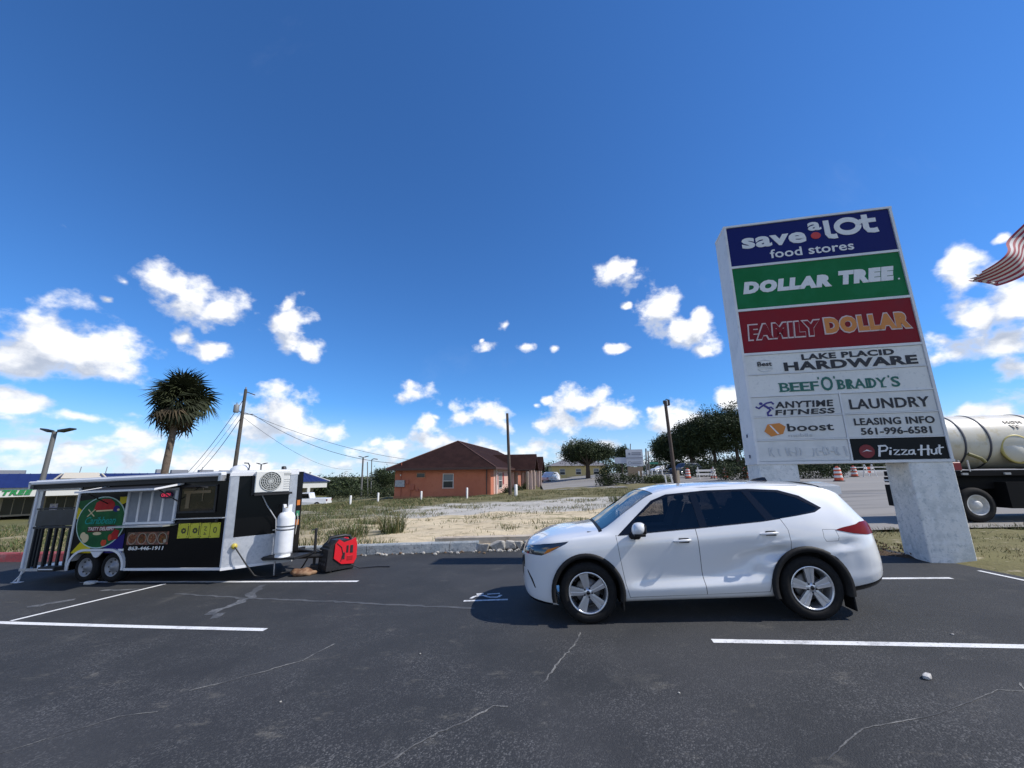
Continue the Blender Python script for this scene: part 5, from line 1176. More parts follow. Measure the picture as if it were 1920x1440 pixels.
for j, z in enumerate((.18, .28, .38)): 
    for y in (-.12, 0, .12): b.box((-.355+.012*j, y, z), (.02, .06, .05), 0)
b.build('outlet', mat('outlet_grey', (.06, .06, .065), .5), G)
for x in (-.24, .26):
    for y in (-.17, .17): b = MB(); b.lathe([(.03, 0), (.035, .045)], 10, 0, 'Z', (x, y, 0)); b.build('rubber_foot', TYRE, G)
b = MB(); b.tube([(-4.40, 9.85, .44-.15), (-4.52, 9.75, .50-.15), (-4.66, 9.72, .38-.15), (-4.80, 9.78, .16-.15), (-4.95, 9.9, .03-.17), (-5.2, 9.75, .03-.175), (-5.32, 9.6, .03-.175)], .016, 8); tag(b.build('extension_cord', GB), 'black power cord looping from the generator to the trailer nose', 'cord')
# parcel under the tongue: orange bag and blocks
b = MB(); bm_ = bmesh.new(); bmesh.ops.create_uvsphere(bm_, u_segments=14, v_segments=8, radius=1)
for v in bm_.verts: v.co = Vector((v.co.x*.28*(1+.15*math.sin(5*v.co.y)), v.co.y*.16, max(v.co.z, -.6)*.09+.055+.02*math.sin(7*v.co.x)))
b.add([v.co for v in bm_.verts], [[q_.index for q_ in f.verts] for f in bm_.faces], 0, True); bm_.free(); o = b.build('cloth_bag', mat('brown_orange_cloth', (.15, .07, .035), .85, noise=(7., (.34, .22, .13), .7))); o.location = (-4.72, 9.62, gz(-4.72)); tag(o, 'crumpled brown bag lying under the trailer tongue', 'bag')
b = MB(); b.box((0, 0, .05), (.30, .20, .10), bev=.01); b.box((.02, 0, .13), (.22, .16, .06), bev=.01); o = b.build('wheel_blocks', mat('dark_block', (.05, .045, .04), .8)); o.location = (-4.62, 9.95, gz(-4.6)); o.rotation_euler = (0, 0, .4); tag(o, 'small dark block pile under the trailer jack', 'block')
o = rock('wheel_chock', (-9.42, 9.62, gz(-9.4)+.04), (.24, .14, .08), mat('chock_white', (.6, .6, .58), .7), .1, 9, 'small whitish wheel chock on the ground between the trailer wheels', 'chock')
b = MB(); b.tube([(-3.78, 9.95, .12-.13), (-3.6, 9.99, .02-.12), (-3.2, 10.1, .015-.11), (-2.9, 10.02, .015-.10)], .012, 6); tag(b.build('loose_cable', GB), 'short black cable trailing on the asphalt right of the generator', 'cable')
# ------------------------------------------------------------------ water tanker
TK = thing('water_tanker', 'cream tank lorry with dark straps standing on the road behind the sign', 'tank lorry', (13.76, 12.36, terr(13.76, 12.36)+.03), math.atan2(-.10, .995))
TCR = mat('tank_cream', (.62, .58, .48), .45, noise=[(1.2, (.66, .64, .58), .8, .4, .6), (3.5, (.50, .42, .24), .6, .52, .68)]); TBK = mat('chassis_black', (.005, .005, .006), .7, spec=.2)
b = MB(); R_ = .86; prof = [(0, -.92), (.30, -.90), (.58, -.80), (.76, -.66), (.83, -.50), (R_, -.3)]+[(R_, x) for x in (.4, 1.6, 2.8, 4.0, 4.7)]+[(.83, 4.95), (.74, 5.15), (.5, 5.3), (0, 5.36)]
b.lathe(prof, 48, 0, 'X', (0, 1.02, 2.40)); b.build('tank', TCR, TK)
for x in (-.42, .22, .92, 2.4, 3.6):
    b = MB(); b.lathe([(R_+.004, x-.03), (R_+.014, x-.03), (R_+.014, x+.03), (R_+.004, x+.03)], 48, 0, 'X', (0, 1.02, 2.40)); b.build('strap', mat('strap_dark', (.05, .055, .075), .5), TK)
b = MB(); b.lathe([(.40, -.06), (.44, -.06), (.44, .02), (.40, .02)], 32, 0, 'Y', (1.62, .22, 2.12)); b.build('manhole_ring', mat('ring_yellow', (.50, .42, .14), .5), TK)
b = MB(); b.lathe([(0, -.045), (.38, -.035), (.40, .02)], 32, 0, 'Y', (1.62, .22, 2.12)); b.build('manhole_cover', mat('cover_white', (.62, .61, .56), .5), TK)
b = MB(); MT = Matrix.Rotation(rad(-35), 3, 'X')
b.text('NON', 1.62, 2.12, .02, .14, -.872, -.860, 0, .05, 0, 1.1); b.text('W', 1.68, 1.95, -.17, -.03, -.872, -.860, 0, .05)
b.v = [tuple((MT @ Vector(p_))+Vector((0, 1.02, 2.40))) for p_ in b.v]; b.build('lettering', L_BLACK, TK)
b = MB(); b.tube([(.25, .20, 2.0), (.50, .12, 1.85), (.62, .16, 1.75)], .05, 8); b.build('valve_pipe', mat('pipe_olive', (.20, .18, .07), .5), TK)
b = MB(); b.box((2.55, 1.02, 1.42), (7.0, 1.9, .16)); b.box((2.6, .35, 1.15), (7.0, .10, .40)); b.box((2.6, 1.7, 1.15), (7.0, .10, .40)); b.box((2.3, .25, .78), (2.9, .55, .75)); b.box((2.3, 1.7, .78), (2.9, .5, .75)); b.box((.3, 1.0, .9), (2.2, .9, .7)); b.build('chassis', TBK, TK)
MKG = mat('marker_grey', (.40, .40, .40), .5)
for x in (-.15, 1.0, 2.6): b = MB(); b.box((x, .02, 1.40), (.16, .05, .06)); b.build('side_marker', MKG, TK)
b = MB(); b.box((-.36, .10, 1.63), (.34, .2, .24), bev=.02); b.build('red_box', mat('dark_red_box', (.22, .015, .02), .5), TK)
SDW = mat('saddle_white', (.55, .55, .52), .6)
for x in (.05, -.2): b = MB(); b.box((x, .06, 1.64), (.03, .03, .34)); b.build('saddle_leg', SDW, TK)
b = MB(); b.box((-1.02, .9, 1.22), (.10, 1.9, .18)); b.build('rear_bumper', TBK, TK)
for y in (.2, 1.7): b = MB(); b.box((-.98, y, .70), (.04, .55, .70)); b.build('mud_flap', TBK, TK)
b = MB(); b.box((-1.08, .9, 1.20), (.012, 1.9, .06)); b.build('reflective_strip', mat('strip_white', (.7, .7, .68), .4), TK)
def lorry_wheel(x, y, sg):
    b = MB(); R_, ht = .50, .15
    b.lathe([(.28, -ht*.8), (.30, -ht), (.40, -ht*1.02), (R_-.02, -ht*.9), (R_, -ht*.6), (R_, ht*.6), (R_-.02, ht*.9), (.40, ht*1.02), (.30, ht), (.28, ht*.8)], 40, 0, 'Y'); t_ = b.build('tyre', TYRE, TK, (x, y, R_)); b = MB(); f = sg*ht
    b.lathe([(.295, f*.98), (.275, f*1.0), (.26, f*.4), (.22, f*.1), (.13, f*.05), (.12, f*.9), (.08, f*1.1), (0, f*1.12)], 32, 0, 'Y'); b.build('rim', mat('lorry_rim_white', (.62, .62, .60), .5, noise=(8., (.45, .44, .42), .6)), t_)
for x in (0., 4.9, 5.9):
    for y, sg in ((.16, -1), (1.88, 1)): lorry_wheel(x, y, sg)
b = MB(); b.prism([(6.3, .75), (8.4, .75), (8.5, 1.6), (8.25, 1.75), (7.9, 2.75), (6.3, 2.8)], .05, 2.0, 0, 'XZ'); cab = b.build('cab', mat('cab_white', (.66, .66, .65), .4), TK)
b = MB(); b.add([(8.28, .2, 1.8), (8.28, 1.85, 1.8), (7.95, 1.85, 2.65), (7.95, .2, 2.65)], [(0, 1, 2, 3)]); b.box((7.3, .04, 2.2), (.9, .02, .6)); b.build('cab_window', GLASS_D, cab)
# ------------------------------------------------------------------ flag on its mast (mast stands outside the frame)
FB = Vector((33.0, 20.5, terr(33.0, 20.5)))
b = MB(); b.lathe([(.12, 0), (.10, 8), (.06, 19.4), (0, 19.5)], 16); b.lathe([(0, 19.5), (.14, 19.6), (0, 19.76)], 12); o = b.build('flag_mast', TALU2); o.location = FB; tag(o, 'tall aluminium mast carrying the striped flag at the right', 'flag mast')
NU, NVf = 60, 26; V = []; F = []; MI = []
hT, hB = FB+Vector((-.15, 0, 19.2)), FB+Vector((-.15, 0, 16.0))
fT, fBt = at(1836, 507, 20.3), at(1852, 541, 20.3)
mT, mB = at(1922, 430, 20.4), at(1924, 516, 20.4)
for j in range(NVf+1):
    v = j/NVf; 
    for i in range(NU+1):
        u = i/NU
        top = hT*(1-u)**2+2*u*(1-u)*(mT*1.0+(mT-(hT+fT)/2)*.55)+fT*u*u; bot = hB*(1-u)**2+2*u*(1-u)*(mB+(mB-(hB+fBt)/2)*.55)+fBt*u*u
        p_ = top*(1-v)+bot*v; w = u**.6
        p_ = p_+Vector((.10*math.sin(9*u+3*v), .34*w*math.sin(13*u+4.2*v)+.20*w*math.sin(6*v+5*u), .10*w*math.sin(11*u+5*v)))
        if i == NU: p_ = p_+Vector((.22*math.sin(j*1.9)+.12*math.sin(j*4.1), 0, .06*math.sin(j*2.7)))
        V.append(p_)
for j in range(NVf):
    for i in range(NU):
        k = j*(NU+1)+i; F.append((k, k+1, k+NU+2, k+NU+1)); s_ = j//2
        MI.append(2 if (i < NU*.4 and s_ < 7) else (0 if s_ % 2 == 0 else 1))
tag(npmesh('flag', V, F, [mat('flag_red', (.30, .03, .05), .8), mat('flag_white', (.60, .57, .55), .8), mat('flag_blue', (.02, .03, .12), .8)], mi=MI, smooth=True), 'frayed red and white striped flag blowing at the right edge', 'flag')
# ------------------------------------------------------------------ orange building
WALL = mat('orange_stucco', (.47, .155, .088), .9, noise=[(.5, (.53, .19, .11), .8, .4, .62), (3., (.42, .14, .07), .5, .5, .68)], bump=.3, bscale=30); PINKW = mat('pale_pink_stucco', (.62, .40, .33), .9, noise=(2., (.55, .35, .29), .6)); ROOF = mat('brown_shingle', (.026, .013, .012), .95, spec=.1, noise=[(1.2, (.038, .019, .017), .8, .42, .6), (14., (.016, .008, .0075), .7, .48, .62)], bump=.5, bscale=40); WTRIM = mat('white_trim', (.62, .61, .58), .6); WINDK = mat('window_dark', (.03, .035, .04), .08, spec=.6); WINGR = mat('window_grey', (.16, .18, .20), .15, spec=.6); BRN = mat('brown_metal', (.07, .035, .028), .5); SHUT = mat('red_shutter', (.30, .05, .05), .6)
oz = terr(-2, 40)-.12
OB = thing('orange_building', 'orange stucco bungalow with a brown shingle hip roof and arched porches', 'building', (-2.1, 38.5, oz), math.atan2(-.173, .985))
# local: x to the right along the front wall (front right corner = 0), y away from the viewer
EH = 2.72; LX = -9.6; DY = 31.
b = MB(); b.box((LX/2, DY/2, EH/2), (-LX, DY, EH)); b.build('wall', WALL, OB)
b = MB(); b.box((LX/2, -.02, .12), (-LX+.06, .10, .26)); b.build('plinth', mat('plinth_orange', (.42, .17, .09), .9), OB)
ov = .65; rx0, rx1, ry0, ry1 = LX-ov, ov, -ov, DY+ov; cx = (rx0+rx1)/2; rh = 2.95; hy = (rx1-rx0)/2
b = MB(); NS = 22
def slope(pts0, pts1, n, lift=.012):
    """courses of shingles from eave edge pts0 up to pts1"""
    a0, a1 = Vector(pts0[0]), Vector(pts0[1]); c0, c1 = Vector(pts1[0]), Vector(pts1[1])
    for k in range(n):
        t0, t1 = k/n, (k+1)/n; p_ = [a0.lerp(c0, t0), a1.lerp(c1, t0), a1.lerp(c1, t1), a0.lerp(c0, t1)]
        q_ = [p_[0]+Vector((0, 0, lift)), p_[1]+Vector((0, 0, lift)), p_[2], p_[3]]
        b.add(q_, [(0, 1, 2, 3)]); b.add([p_[0], p_[1], q_[1], q_[0]], [(0, 1, 2, 3)])
e = EH+.10
slope(((rx0, ry0, e), (rx1, ry0, e)), ((cx, ry0+hy, e+rh), (cx, ry0+hy, e+rh)), NS)
slope(((rx1, ry0, e), (rx1, ry1, e)), ((cx, ry0+hy, e+rh), (cx, ry1-hy, e+rh)), NS)
slope(((rx0, ry1, e), (rx0, ry0, e)), ((cx, ry1-hy, e+rh), (cx, ry0+hy, e+rh)), NS)
slope(((rx1, ry1, e), (rx0, ry1, e)), ((cx, ry1-hy, e+rh), (cx, ry1-hy, e+rh)), NS)
roof = b.build('roof', ROOF, OB)
b = MB()
for c_, d_ in (((cx, ry0+.02, EH+.02), (rx1-rx0, .05, .20)), ((cx, ry1-.02, EH+.02), (rx1-rx0, .05, .20)), ((rx0+.02, (ry0+ry1)/2, EH+.02), (.05, ry1-ry0-.1, .20)), ((rx1-.02, (ry0+ry1)/2, EH+.02), (.05, ry1-ry0-.1, .20))): b.box(c_, d_)
b.box((cx, (ry0+ry1)/2, EH-.03), (rx1-rx0-.1, ry1-ry0-.1, .04)); b.build('fascia', BRN, OB)
b = MB()
for (p0, p1) in (((rx0, ry0, e), (cx, ry0+hy, e+rh)), ((rx1, ry0, e), (cx, ry0+hy, e+rh)), ((cx, ry0+hy, e+rh), (cx, ry1-hy, e+rh))): b.tube([Vector(p0)+Vector((0, 0, .03)), Vector(p1)+Vector((0, 0, .03))], .05, 5)
b.build('ridge_cap', mat('ridge_brown', (.12, .06, .048), .9), roof)
def window(par, x, z, w, h, face='y', off=0., split=True, dark=WINDK, frame=WTRIM, pos=0., arch=False):
    """window on the front (face y at y=pos) or on the right side wall (face x at x=pos)"""
    if face == 'y': Tm = lambda u, v, d: (x+u, pos-d, z+v)
    else: Tm = lambda u, v, d: (pos+d, x+u, z+v)
    def bx(q, u, v, d, su, sv, sd_, mi=0):
        c_ = Tm(u, v, d); q.box(c_, (su, sd_, sv) if face == 'y' else (sd_, su, sv), mi)
    f = MB(); t = .06
    for (u, v, su, sv) in ((0, h/2+t/2, w+2*t, t), (0, -h/2-t/2, w+2*t+.08, t), (-w/2-t/2, 0, t, h), (w/2+t/2, 0, t, h)): bx(f, u, v, .025, su, sv, .07)
    if split: bx(f, 0, 0, .03, w, .06, .05)
    fo = f.build('window', frame, par); g = MB()
    if split: bx(g, 0, h/4, .010, w, h/2-.06, .03, 1); bx(g, 0, -h/4, .008, w, h/2-.06, .03, 0)
    else: bx(g, 0, 0, .010, w, h, .03, 0)
    g.build('pane', [dark, WINGR], fo); return fo
window(OB, -4.15, 1.62, .95, 1.25, pos=0.)
window(OB, -6.92, 2.18, .80, .36, pos=0., split=False, frame=mat('tan_trim', (.45, .22, .13), .8))
b = MB(); b.box((-.38, -.06, EH/2), (.09, .09, EH)); b.build('downspout', BRN, OB)
b = MB(); b.box((-9.0, -.10, 1.42), (.95, .18, .62)); b.build('meter_board', mat('meter_grey', (.42, .44, .46), .5, noise=(5., (.22, .24, .26), .7)), OB)
b = MB(); POB = mat('painted_orange_box', (.40, .12, .07), .7); b.box((-9.0, -.04, 1.05), (1.0, .06, .05)); b.build('board_rail', POB, OB)
for c_, d_ in (((-8.25, -.1, 1.55), (.3, .14, .4)), ((-7.75, -.1, 1.05), (.45, .14, .5)), ((-7.2, -.1, .8), (.25, .12, .22))): b = MB(); b.box(c_, d_); b.build('utility_box', POB, OB)
for x_, z0_, z1_ in ((-8.9, .1, 1.1), (-7.9, .15, .8), (-8.95, 1.75, 3.4)): b = MB(); b.tube([(x_, -.06, z0_), (x_, -.06, z1_)], .032, 6); b.build('conduit', POB, OB)
b = MB(); b.box((-8.97, -.10, 2.2), (.08, .12, .16)); b.build('wall_light', WTRIM, OB)
# right-hand side: pale wall, shutters, window, two gabled arched porches
b = MB(); b.box((.012, 5.3, 1.36), (.03, 8.2, 2.6)); b.build('side_wall', PINKW, OB)
window(OB, 4.1, 1.55, 1.5, 1.45, 'x', pos=.03)
for y in (2.6, 5.7): b = MB(); b.box((.06, y, 1.75), (.05, .55, 1.2)); b.build('shutter', SHUT, OB)
PIL = mat('pilaster_white', (.60, .52, .48), .8)
for y in (1.9, 8.6): b = MB(); b.box((.10, y, 1.36), (.18, .35, 2.7)); b.build('pilaster', PIL, OB)
def porch(y0, y1, depth, ridge):
    m = (y0+y1)/2; o = MB()
    for y in (y0+.2, y1-.2):
        o.box((depth-.2, y, 1.2), (.34, .34, 2.4)); o.box((.25, y, 1.2), (.3, .3, 2.4))
    r_ = (y1-y0)/2-.37
    pts = [(y0, 2.35), (y0+.37, 2.35)]+[(m-r_*math.cos(math.pi*k/12), 2.35+.75*math.sin(math.pi*k/12)) for k in range(1, 12)]+[(y1-.37, 2.35), (y1, 2.35), (y1, 2.75), (m, ridge-.25), (y0, 2.75)]
    o.prism(pts, depth-.35, depth-.05, 0, 'YZ'); po = o.build('porch_arch', mat('porch_pale', (.58, .44, .38), .85, noise=(2., (.50, .36, .30), .5)), OB)
    g = MB(); g.add([(-2.5, y0-.45, 2.72), (depth+.4, y0-.45, 2.72), (depth+.4, m, ridge), (-2.5, m, ridge), (depth+.4, y1+.45, 2.72), (-2.5, y1+.45, 2.72)], [(0, 1, 2, 3), (3, 2, 4, 5)]); g.add([(-2.5, y0-.45, 2.60), (depth+.4, y0-.45, 2.60), (depth+.4, m, ridge-.14), (-2.5, m, ridge-.14), (depth+.4, y1+.45, 2.60), (-2.5, y1+.45, 2.60)], [(3, 2, 1, 0), (5, 4, 2, 3)])
    g.build('porch_roof', ROOF, OB); g = MB(); g.add([(depth+.4, y0-.45, 2.72), (depth+.4, m, ridge), (depth+.4, m, ridge-.16), (depth+.4, y0-.45, 2.56), (depth+.4, y1+.45, 2.72), (depth+.4, y1+.45, 2.56)], [(0, 1, 2, 3), (1, 4, 5, 2)]); g.add([(-.1, y0-.45, 2.72), (depth+.4, y0-.45, 2.72), (depth+.4, y0-.45, 2.58), (-.1, y0-.45, 2.58)], [(0, 1, 2, 3)]); g.build('porch_fascia', BRN, OB)
    g = MB(); g.prism([(m+.18*math.cos(2*math.pi*k/12), 3.25+.18*math.sin(2*math.pi*k/12)) for k in range(12)], depth-.06, depth-.02, 0, 'YZ'); g.build('gable_vent', WTRIM, OB)
    g = MB(); g.box((.06, m, 1.15), (.06, 1.0, 2.2)); g.build('door', mat('door_blue_grey', (.12, .13, .24), .5), OB)
porch(10.2, 13.4, 2.6, 4.55); porch(18.2, 21.4, 2.6, 4.55)
CCR = mat('column_cream', (.62, .52, .42), .7)
for y in (14.6, 16.3, 22.6, 24.4, 26.3): b = MB(); b.box((1.4, y, 1.25), (.26, .26, 2.5)); b.build('porch_column', CCR, OB)
b = MB(); b.box((.9, 18., .06), (2.2, 17.5, .12)); b.build('porch_floor', M_CONC, OB)
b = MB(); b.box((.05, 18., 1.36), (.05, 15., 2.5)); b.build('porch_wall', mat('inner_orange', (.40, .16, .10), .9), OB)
# ------------------------------------------------------------------ foliage
LEAF = [mat('leaf_dark', (.026, .038, .015), .65, spec=.25), mat('leaf_mid', (.038, .054, .020), .65, spec=.25), mat('leaf_light', (.060, .080, .030), .65, spec=.25)]
BARK = mat('bark', (.085, .065, .05), .95, noise=(6., (.05, .038, .03), .8), bump=.6, bscale=12)
def leafmass(name, blobs, n, size, parent, mats=LEAF, probs=(.45, .38, .17), seed=1, flat=.0, hollow=.45):
    """leaf-sized faces in twig clumps spread through ellipsoids (cx,cy,cz,rx,ry,rz)"""
    R = np.random.default_rng(seed); vol = np.array([b_[3]*b_[4]*b_[5] for b_ in blobs])**.7; ks = R.choice(len(blobs), n//9, p=vol/vol.sum()); B = np.array(blobs)
    d = R.normal(size=(len(ks), 3)); d /= np.linalg.norm(d, axis=1)[:, None]; rr = (hollow+(1-hollow)*R.uniform(0, 1, len(ks)))**.6
    c0 = B[ks, :3]+d*B[ks, 3:]*rr[:, None]*R.uniform(.72, 1.3, (len(ks), 1))
    P = np.repeat(c0, 9, 0)+R.normal(size=(len(ks)*9, 3))*size*1.7; m = len(P)
    nr = R.normal(size=(m, 3)); nr[:, 2] += .6; nr /= np.linalg.norm(nr, axis=1)[:, None]
    t = np.cross(nr, R.normal(size=(m, 3))); t /= np.linalg.norm(t, axis=1)[:, None]; w = np.cross(nr, t); s_ = size*R.uniform(.55, 1.3, m)[:, None]
    V = np.stack([P-t*s_, P+w*s_*.45, P+t*s_, P-w*s_*.45], 1).reshape(-1, 3); k = np.arange(m)*4
    o = npmesh(name, V, np.stack([k, k+1, k+2, k+3], 1), mats, parent, R.choice(len(mats), m, p=probs)); o['kind'] = 'stuff'; return o
def tree(label, loc, blobs, trunk, n, size, name='oak_tree', group=None, seed=1, limbs=True, probs=(.45, .38, .17), mats=LEAF, hollow=.45):
    T = thing(name, label, 'tree', loc, group=group); r_ = random.Random(seed); q = MB()
    q.tube([(0, 0, -.2), (.05, 0, trunk[1]*.5), (.0, 0, trunk[1])], [trunk[0]*1.25, trunk[0], trunk[0]*.8], 9)
    if limbs:
        for bl in blobs:
            e_ = Vector(bl[:3]); s0 = Vector((0, 0, trunk[1]*r_.uniform(.75, 1.))); md = s0.lerp(e_, .5)+Vector((0, 0, r_.uniform(-.2, .4))); q.tube([s0, md, e_], [trunk[0]*.55, trunk[0]*.35, trunk[0]*.12], 6, caps=False)
    q.build('trunk', BARK, T); leafmass('crown', blobs, n, size, T, mats, probs, seed, hollow=hollow); return T
def place(px, Y, dz=0.): 
    p_ = at(px, 900, Y); return (p_.x, Y, terr(p_.x, Y)+dz)
def rblobs(seed, n, rx, ry, rz, z, r0, r1):
    r_ = random.Random(seed); out = []
    for k in range(n):
        a0 = 2*math.pi*k/n+r_.uniform(-.3, .3); f = r_.uniform(.35, 1.); s_ = r_.uniform(r0, r1)
        out.append((rx*f*math.cos(a0), ry*f*math.sin(a0), z+rz*r_.uniform(-.6, 1)*(1-.5*f), s_, s_, s_*.75))
    return out
tree('broad round dark oak beyond the driveway, left of the far sign board', place(1103, 66), rblobs(3, 11, 4.2, 3.6, 1.6, 4.1, 1.2, 1.9)+[(0, 0, 4.6, 2.6, 2.6, 1.5), (-2.6, 0, 3.6, 1.7, 1.6, 1.1), (2.8, .3, 3.7, 1.7, 1.6, 1.1)], (.34, 2.6), 24000, .14, seed=3, hollow=.12)
for k, (px, Y, H_, W_, lab) in enumerate([(1262, 72, 7.4, 3.2, 'lowest of the dark oaks right of the wooden pole, at the left of their row'), (1300, 68, 9.0, 3.6, 'second dark oak from the left in the row behind the orange barrels'),
        (1345, 66, 11.0, 4.2, 'tallest rounded dark oak in the row, left of the pylon sign'), (1388, 64, 11.6, 4.0, 'dark oak in the row touching the left edge of the pylon sign'), (1460, 66, 9.0, 4.5, 'dark oak of the row seen only under the pylon sign, behind its left leg')]):
    z_ = H_*.62
    tree(lab, place(px, Y), rblobs(20+k, 9, W_*.8, W_*.7, H_*.22, z_, 1.1, 2.0)+[(0, 0, z_+H_*.14, W_*.62, W_*.55, H_*.22), (W_*.2, 0, H_*.40, W_*.75, W_*.6, H_*.13), (-W_*.45, .2, H_*.42, W_*.6, W_*.5, H_*.12), (W_*.3, .5, H_*.12, W_*.8, W_*.4, H_*.10)], (.26, H_*.5), 24000, .16, group='oaks in the row beyond the road', seed=30+k, hollow=.12)
for k, (px, Y, H_, W_, lab) in enumerate([(722, 62, 4.8, 2.3, 'dark round tree just left of the orange building'), (752, 66, 5.0, 1.9, 'dark tree peeping out behind the left eave of the orange building')]):
    tree(lab, place(px, Y), rblobs(50+k, 7, W_*.7, W_*.6, H_*.2, H_*.55, .7, 1.2)+[(0, 0, H_*.6, W_*.6, W_*.6, H_*.28), (0, 0, H_*.32, W_*.7, W_*.7, H_*.2)], (.16, H_*.4), 8000, .11, seed=60+k, name='dark_tree')
tree('dark small tree right behind the far sign board', place(1168, 78), rblobs(7, 7, 2., 1.8, 1., 4.0, .8, 1.2)+[(0, 0, 3.8, 1.6, 1.6, 1.4)], (.16, 2.4), 6000, .12, seed=71, name='dark_tree')
far = thing('far_woodland', 'dark band of woodland on the horizon between the plaza and the orange building', 'woodland', (0, 0, 0)); far['kind'] = 'stuff'
bl = []
r_ = random.Random(4)
for k in range(70):
    px = 560+200*k/70+r_.uniform(-6, 6) if k < 45 else r_.uniform(1030, 1240) if k < 58 else r_.uniform(1500, 1780); Y = r_.uniform(120, 150) if k < 58 else r_.uniform(95, 125); p_ = at(px, 895, Y); s_ = r_.uniform(2.2, 3.4); bl.append((p_.x, Y, terr(p_.x, Y)+s_*.6+(.8 if k > 57 else 0), 5.0, 4., s_*.9))
for k in range(60):
    px = r_.uniform(-900, 2900); Y = r_.uniform(190, 230); p_ = at(px, 880, Y); bl.append((p_.x, Y, terr(p_.x, Y)+2.2, 12., 6., r_.uniform(2.5, 4.)))
for k in range(40):
    p_ = at(r_.uniform(1225, 1700), 895, r_.uniform(84, 100)); bl.append((p_.x, p_.y, terr(p_.x, p_.y)+1.2, 3.5, 3., 1.7))
o = leafmass('tree_mass', bl, 110000, .42, None, seed=5, hollow=.1); bpy.data.objects.remove(far); tag(o, 'dark band of woodland along the horizon', 'woodland', kind='stuff'); o.name = 'far_woodland'
def shrub(label, px, Y, blobs, n, size, name='shrub', group=None, seed=1, mats=LEAF, probs=(.45, .38, .17), cat='shrub'):
    o = leafmass(name, blobs, n, size, None, mats, probs, seed, hollow=.2); o.location = place(px, Y); del o['kind']; return tag(o, label, cat, group)
SHL = [LEAF[1], LEAF[2], mat('leaf_yellow_green', (.115, .135, .04), .6)]
shrub('dense dark bush at the left end of the low hedge by the driveway', 1133, 46, [(0, 0, .8, 1.1, .9, .9), (.6, 0, .6, .9, .8, .7), (.2, 0, 1.6, .7, .7, .9), (.5, .2, 2.3, .6, .6, .8)], 3600, .09, seed=11)
shrub('low spreading hedge sloping down behind the car roof, right of the dark bush', 1200, 46, [(-2.4+.9*k, .1*math.sin(k), .75-.07*k, .9, .8, .55) for k in range(7)], 4800, .085, 'low_hedge', seed=12, cat='hedge')
shrub('yellowish low shrub at the right end of the low hedge, nearest the white posts', 1236, 45, [(-.8+.7*k, 0, .45, .7, .6, .45) for k in range(3)], 2000, .08, seed=13, mats=SHL, probs=(.3, .4, .3))
shrub('dark green hedge along the far lane left of the orange building', 675, 58, [(-3.8+1.3*k, 0, .75, 1.2, .8, .8) for k in range(8)], 7000, .09, 'dark_hedge', seed=14, cat='hedge')
for k, (y, lab) in enumerate(((3.6, 'low green bush under the side window of the orange building'), (9.0, 'low green bush at the first porch column of the orange building'), (15.6, 'green bush between the two arched porches'))):
    c_ = OB.matrix_basis if False else Matrix.LocRotScale(OB.location, OB.rotation_euler, None); p_ = c_ @ Vector((1.0, y, 0)); o = leafmass('porch_bush', [(0, 0, .45, .55, .9, .5)], 1200, .08, None, seed=80+k, hollow=.2); del o['kind']; o.location = p_; tag(o, lab, 'bush', 'bushes along the porch side of the orange building')
for k, (px, Y, lab) in enumerate(((1405, 42, 'scrubby undergrowth below the oaks just left of the pylon sign'), (1330, 52, 'dark undergrowth behind the white barricade boards'), (1530, 42, 'dark undergrowth seen under the sign beside the orange barrel'))):
    shrub(lab, px, Y, [(-2.4+1.3*j, .3*math.sin(j*2), .8, 1.2, .8, .95) for j in range(5)], 5200, .10, 'undergrowth', 'undergrowth beyond the road', seed=90+k, cat='undergrowth')
# palm
PALM = thing('palm_tree', 'tall cabbage palm with a round fan leaf crown behind the trailer', 'palm', (-25.55, 30, terr(-25.55, 30)))
p_ = at(338, 752, 30)-Vector(PALM.location); hc = p_.z
b = MB(); n = 14; b.tube([(p_.x*(k/n)**1.15-.10*math.sin(math.pi*k/n), 0, hc*k/n-.1) for k in range(n+1)], [.255-.055*(k/n)+.012*(k % 2) for k in range(n+1)], 12); b.build('trunk', mat('palm_bark', (.15, .115, .085), .95, noise=(5., (.09, .068, .05), .8), bump=.6, bscale=14), PALM)
b = MB(); b.tube([(p_.x-.2, -.1, hc-1.25), (p_.x-.75, -.2, hc-1.65)], [.10, .03], 6); b.build('broken_frond_stub', BARK, PALM)
fm = None; FRM = [mat('frond_green', (.036, .043, .018), .7, spec=.2), mat('frond_dark', (.024, .029, .013), .7, spec=.2), mat('frond_dry', (.085, .066, .042), .9, spec=.1)]
def frond_mesh(seed, mm):
    r2 = random.Random(seed); V = []; F = []; L = 1.15; 
    V += [(0, -.02, 0), (0, .02, 0), (.95, .015, .02), (.95, -.015, .02)]; F.append((0, 1, 2, 3))
    ns = 21
    for k in range(ns):
        a0 = math.radians(-118+236*k/(ns-1))+r2.uniform(-.03, .03); l = L*(.75+.25*math.cos(a0*.6))*r2.uniform(.88, 1.08); c_, s_ = math.cos(a0), math.sin(a0); wd = .058; fold = .06*(1 if k % 2 else -1)
        base = Vector((.95, 0, .02)); d = Vector((c_, s_, -.10*abs(s_))); sd_ = Vector((-s_, c_, 0))*wd; drp = Vector((0, 0, -.42*r2.uniform(.5, 1.6)))
        i = len(V); m1 = base+d*l*.55+Vector((0, 0, fold*.4)); m2 = base+d*l+drp
        V += [base, m1+sd_, m1-sd_, m2]; F += [(i, i+2, i+1), (i+1, i+2, i+3)]
    me = bpy.data.meshes.new('frond'); me.from_pydata([tuple(v) for v in V], [], F); me.materials.append(mm); me.update(); return me
FM = [frond_mesh(k, FRM[k % 3 if k < 6 else 2]) for k in range(7)]
r_ = random.Random(9)
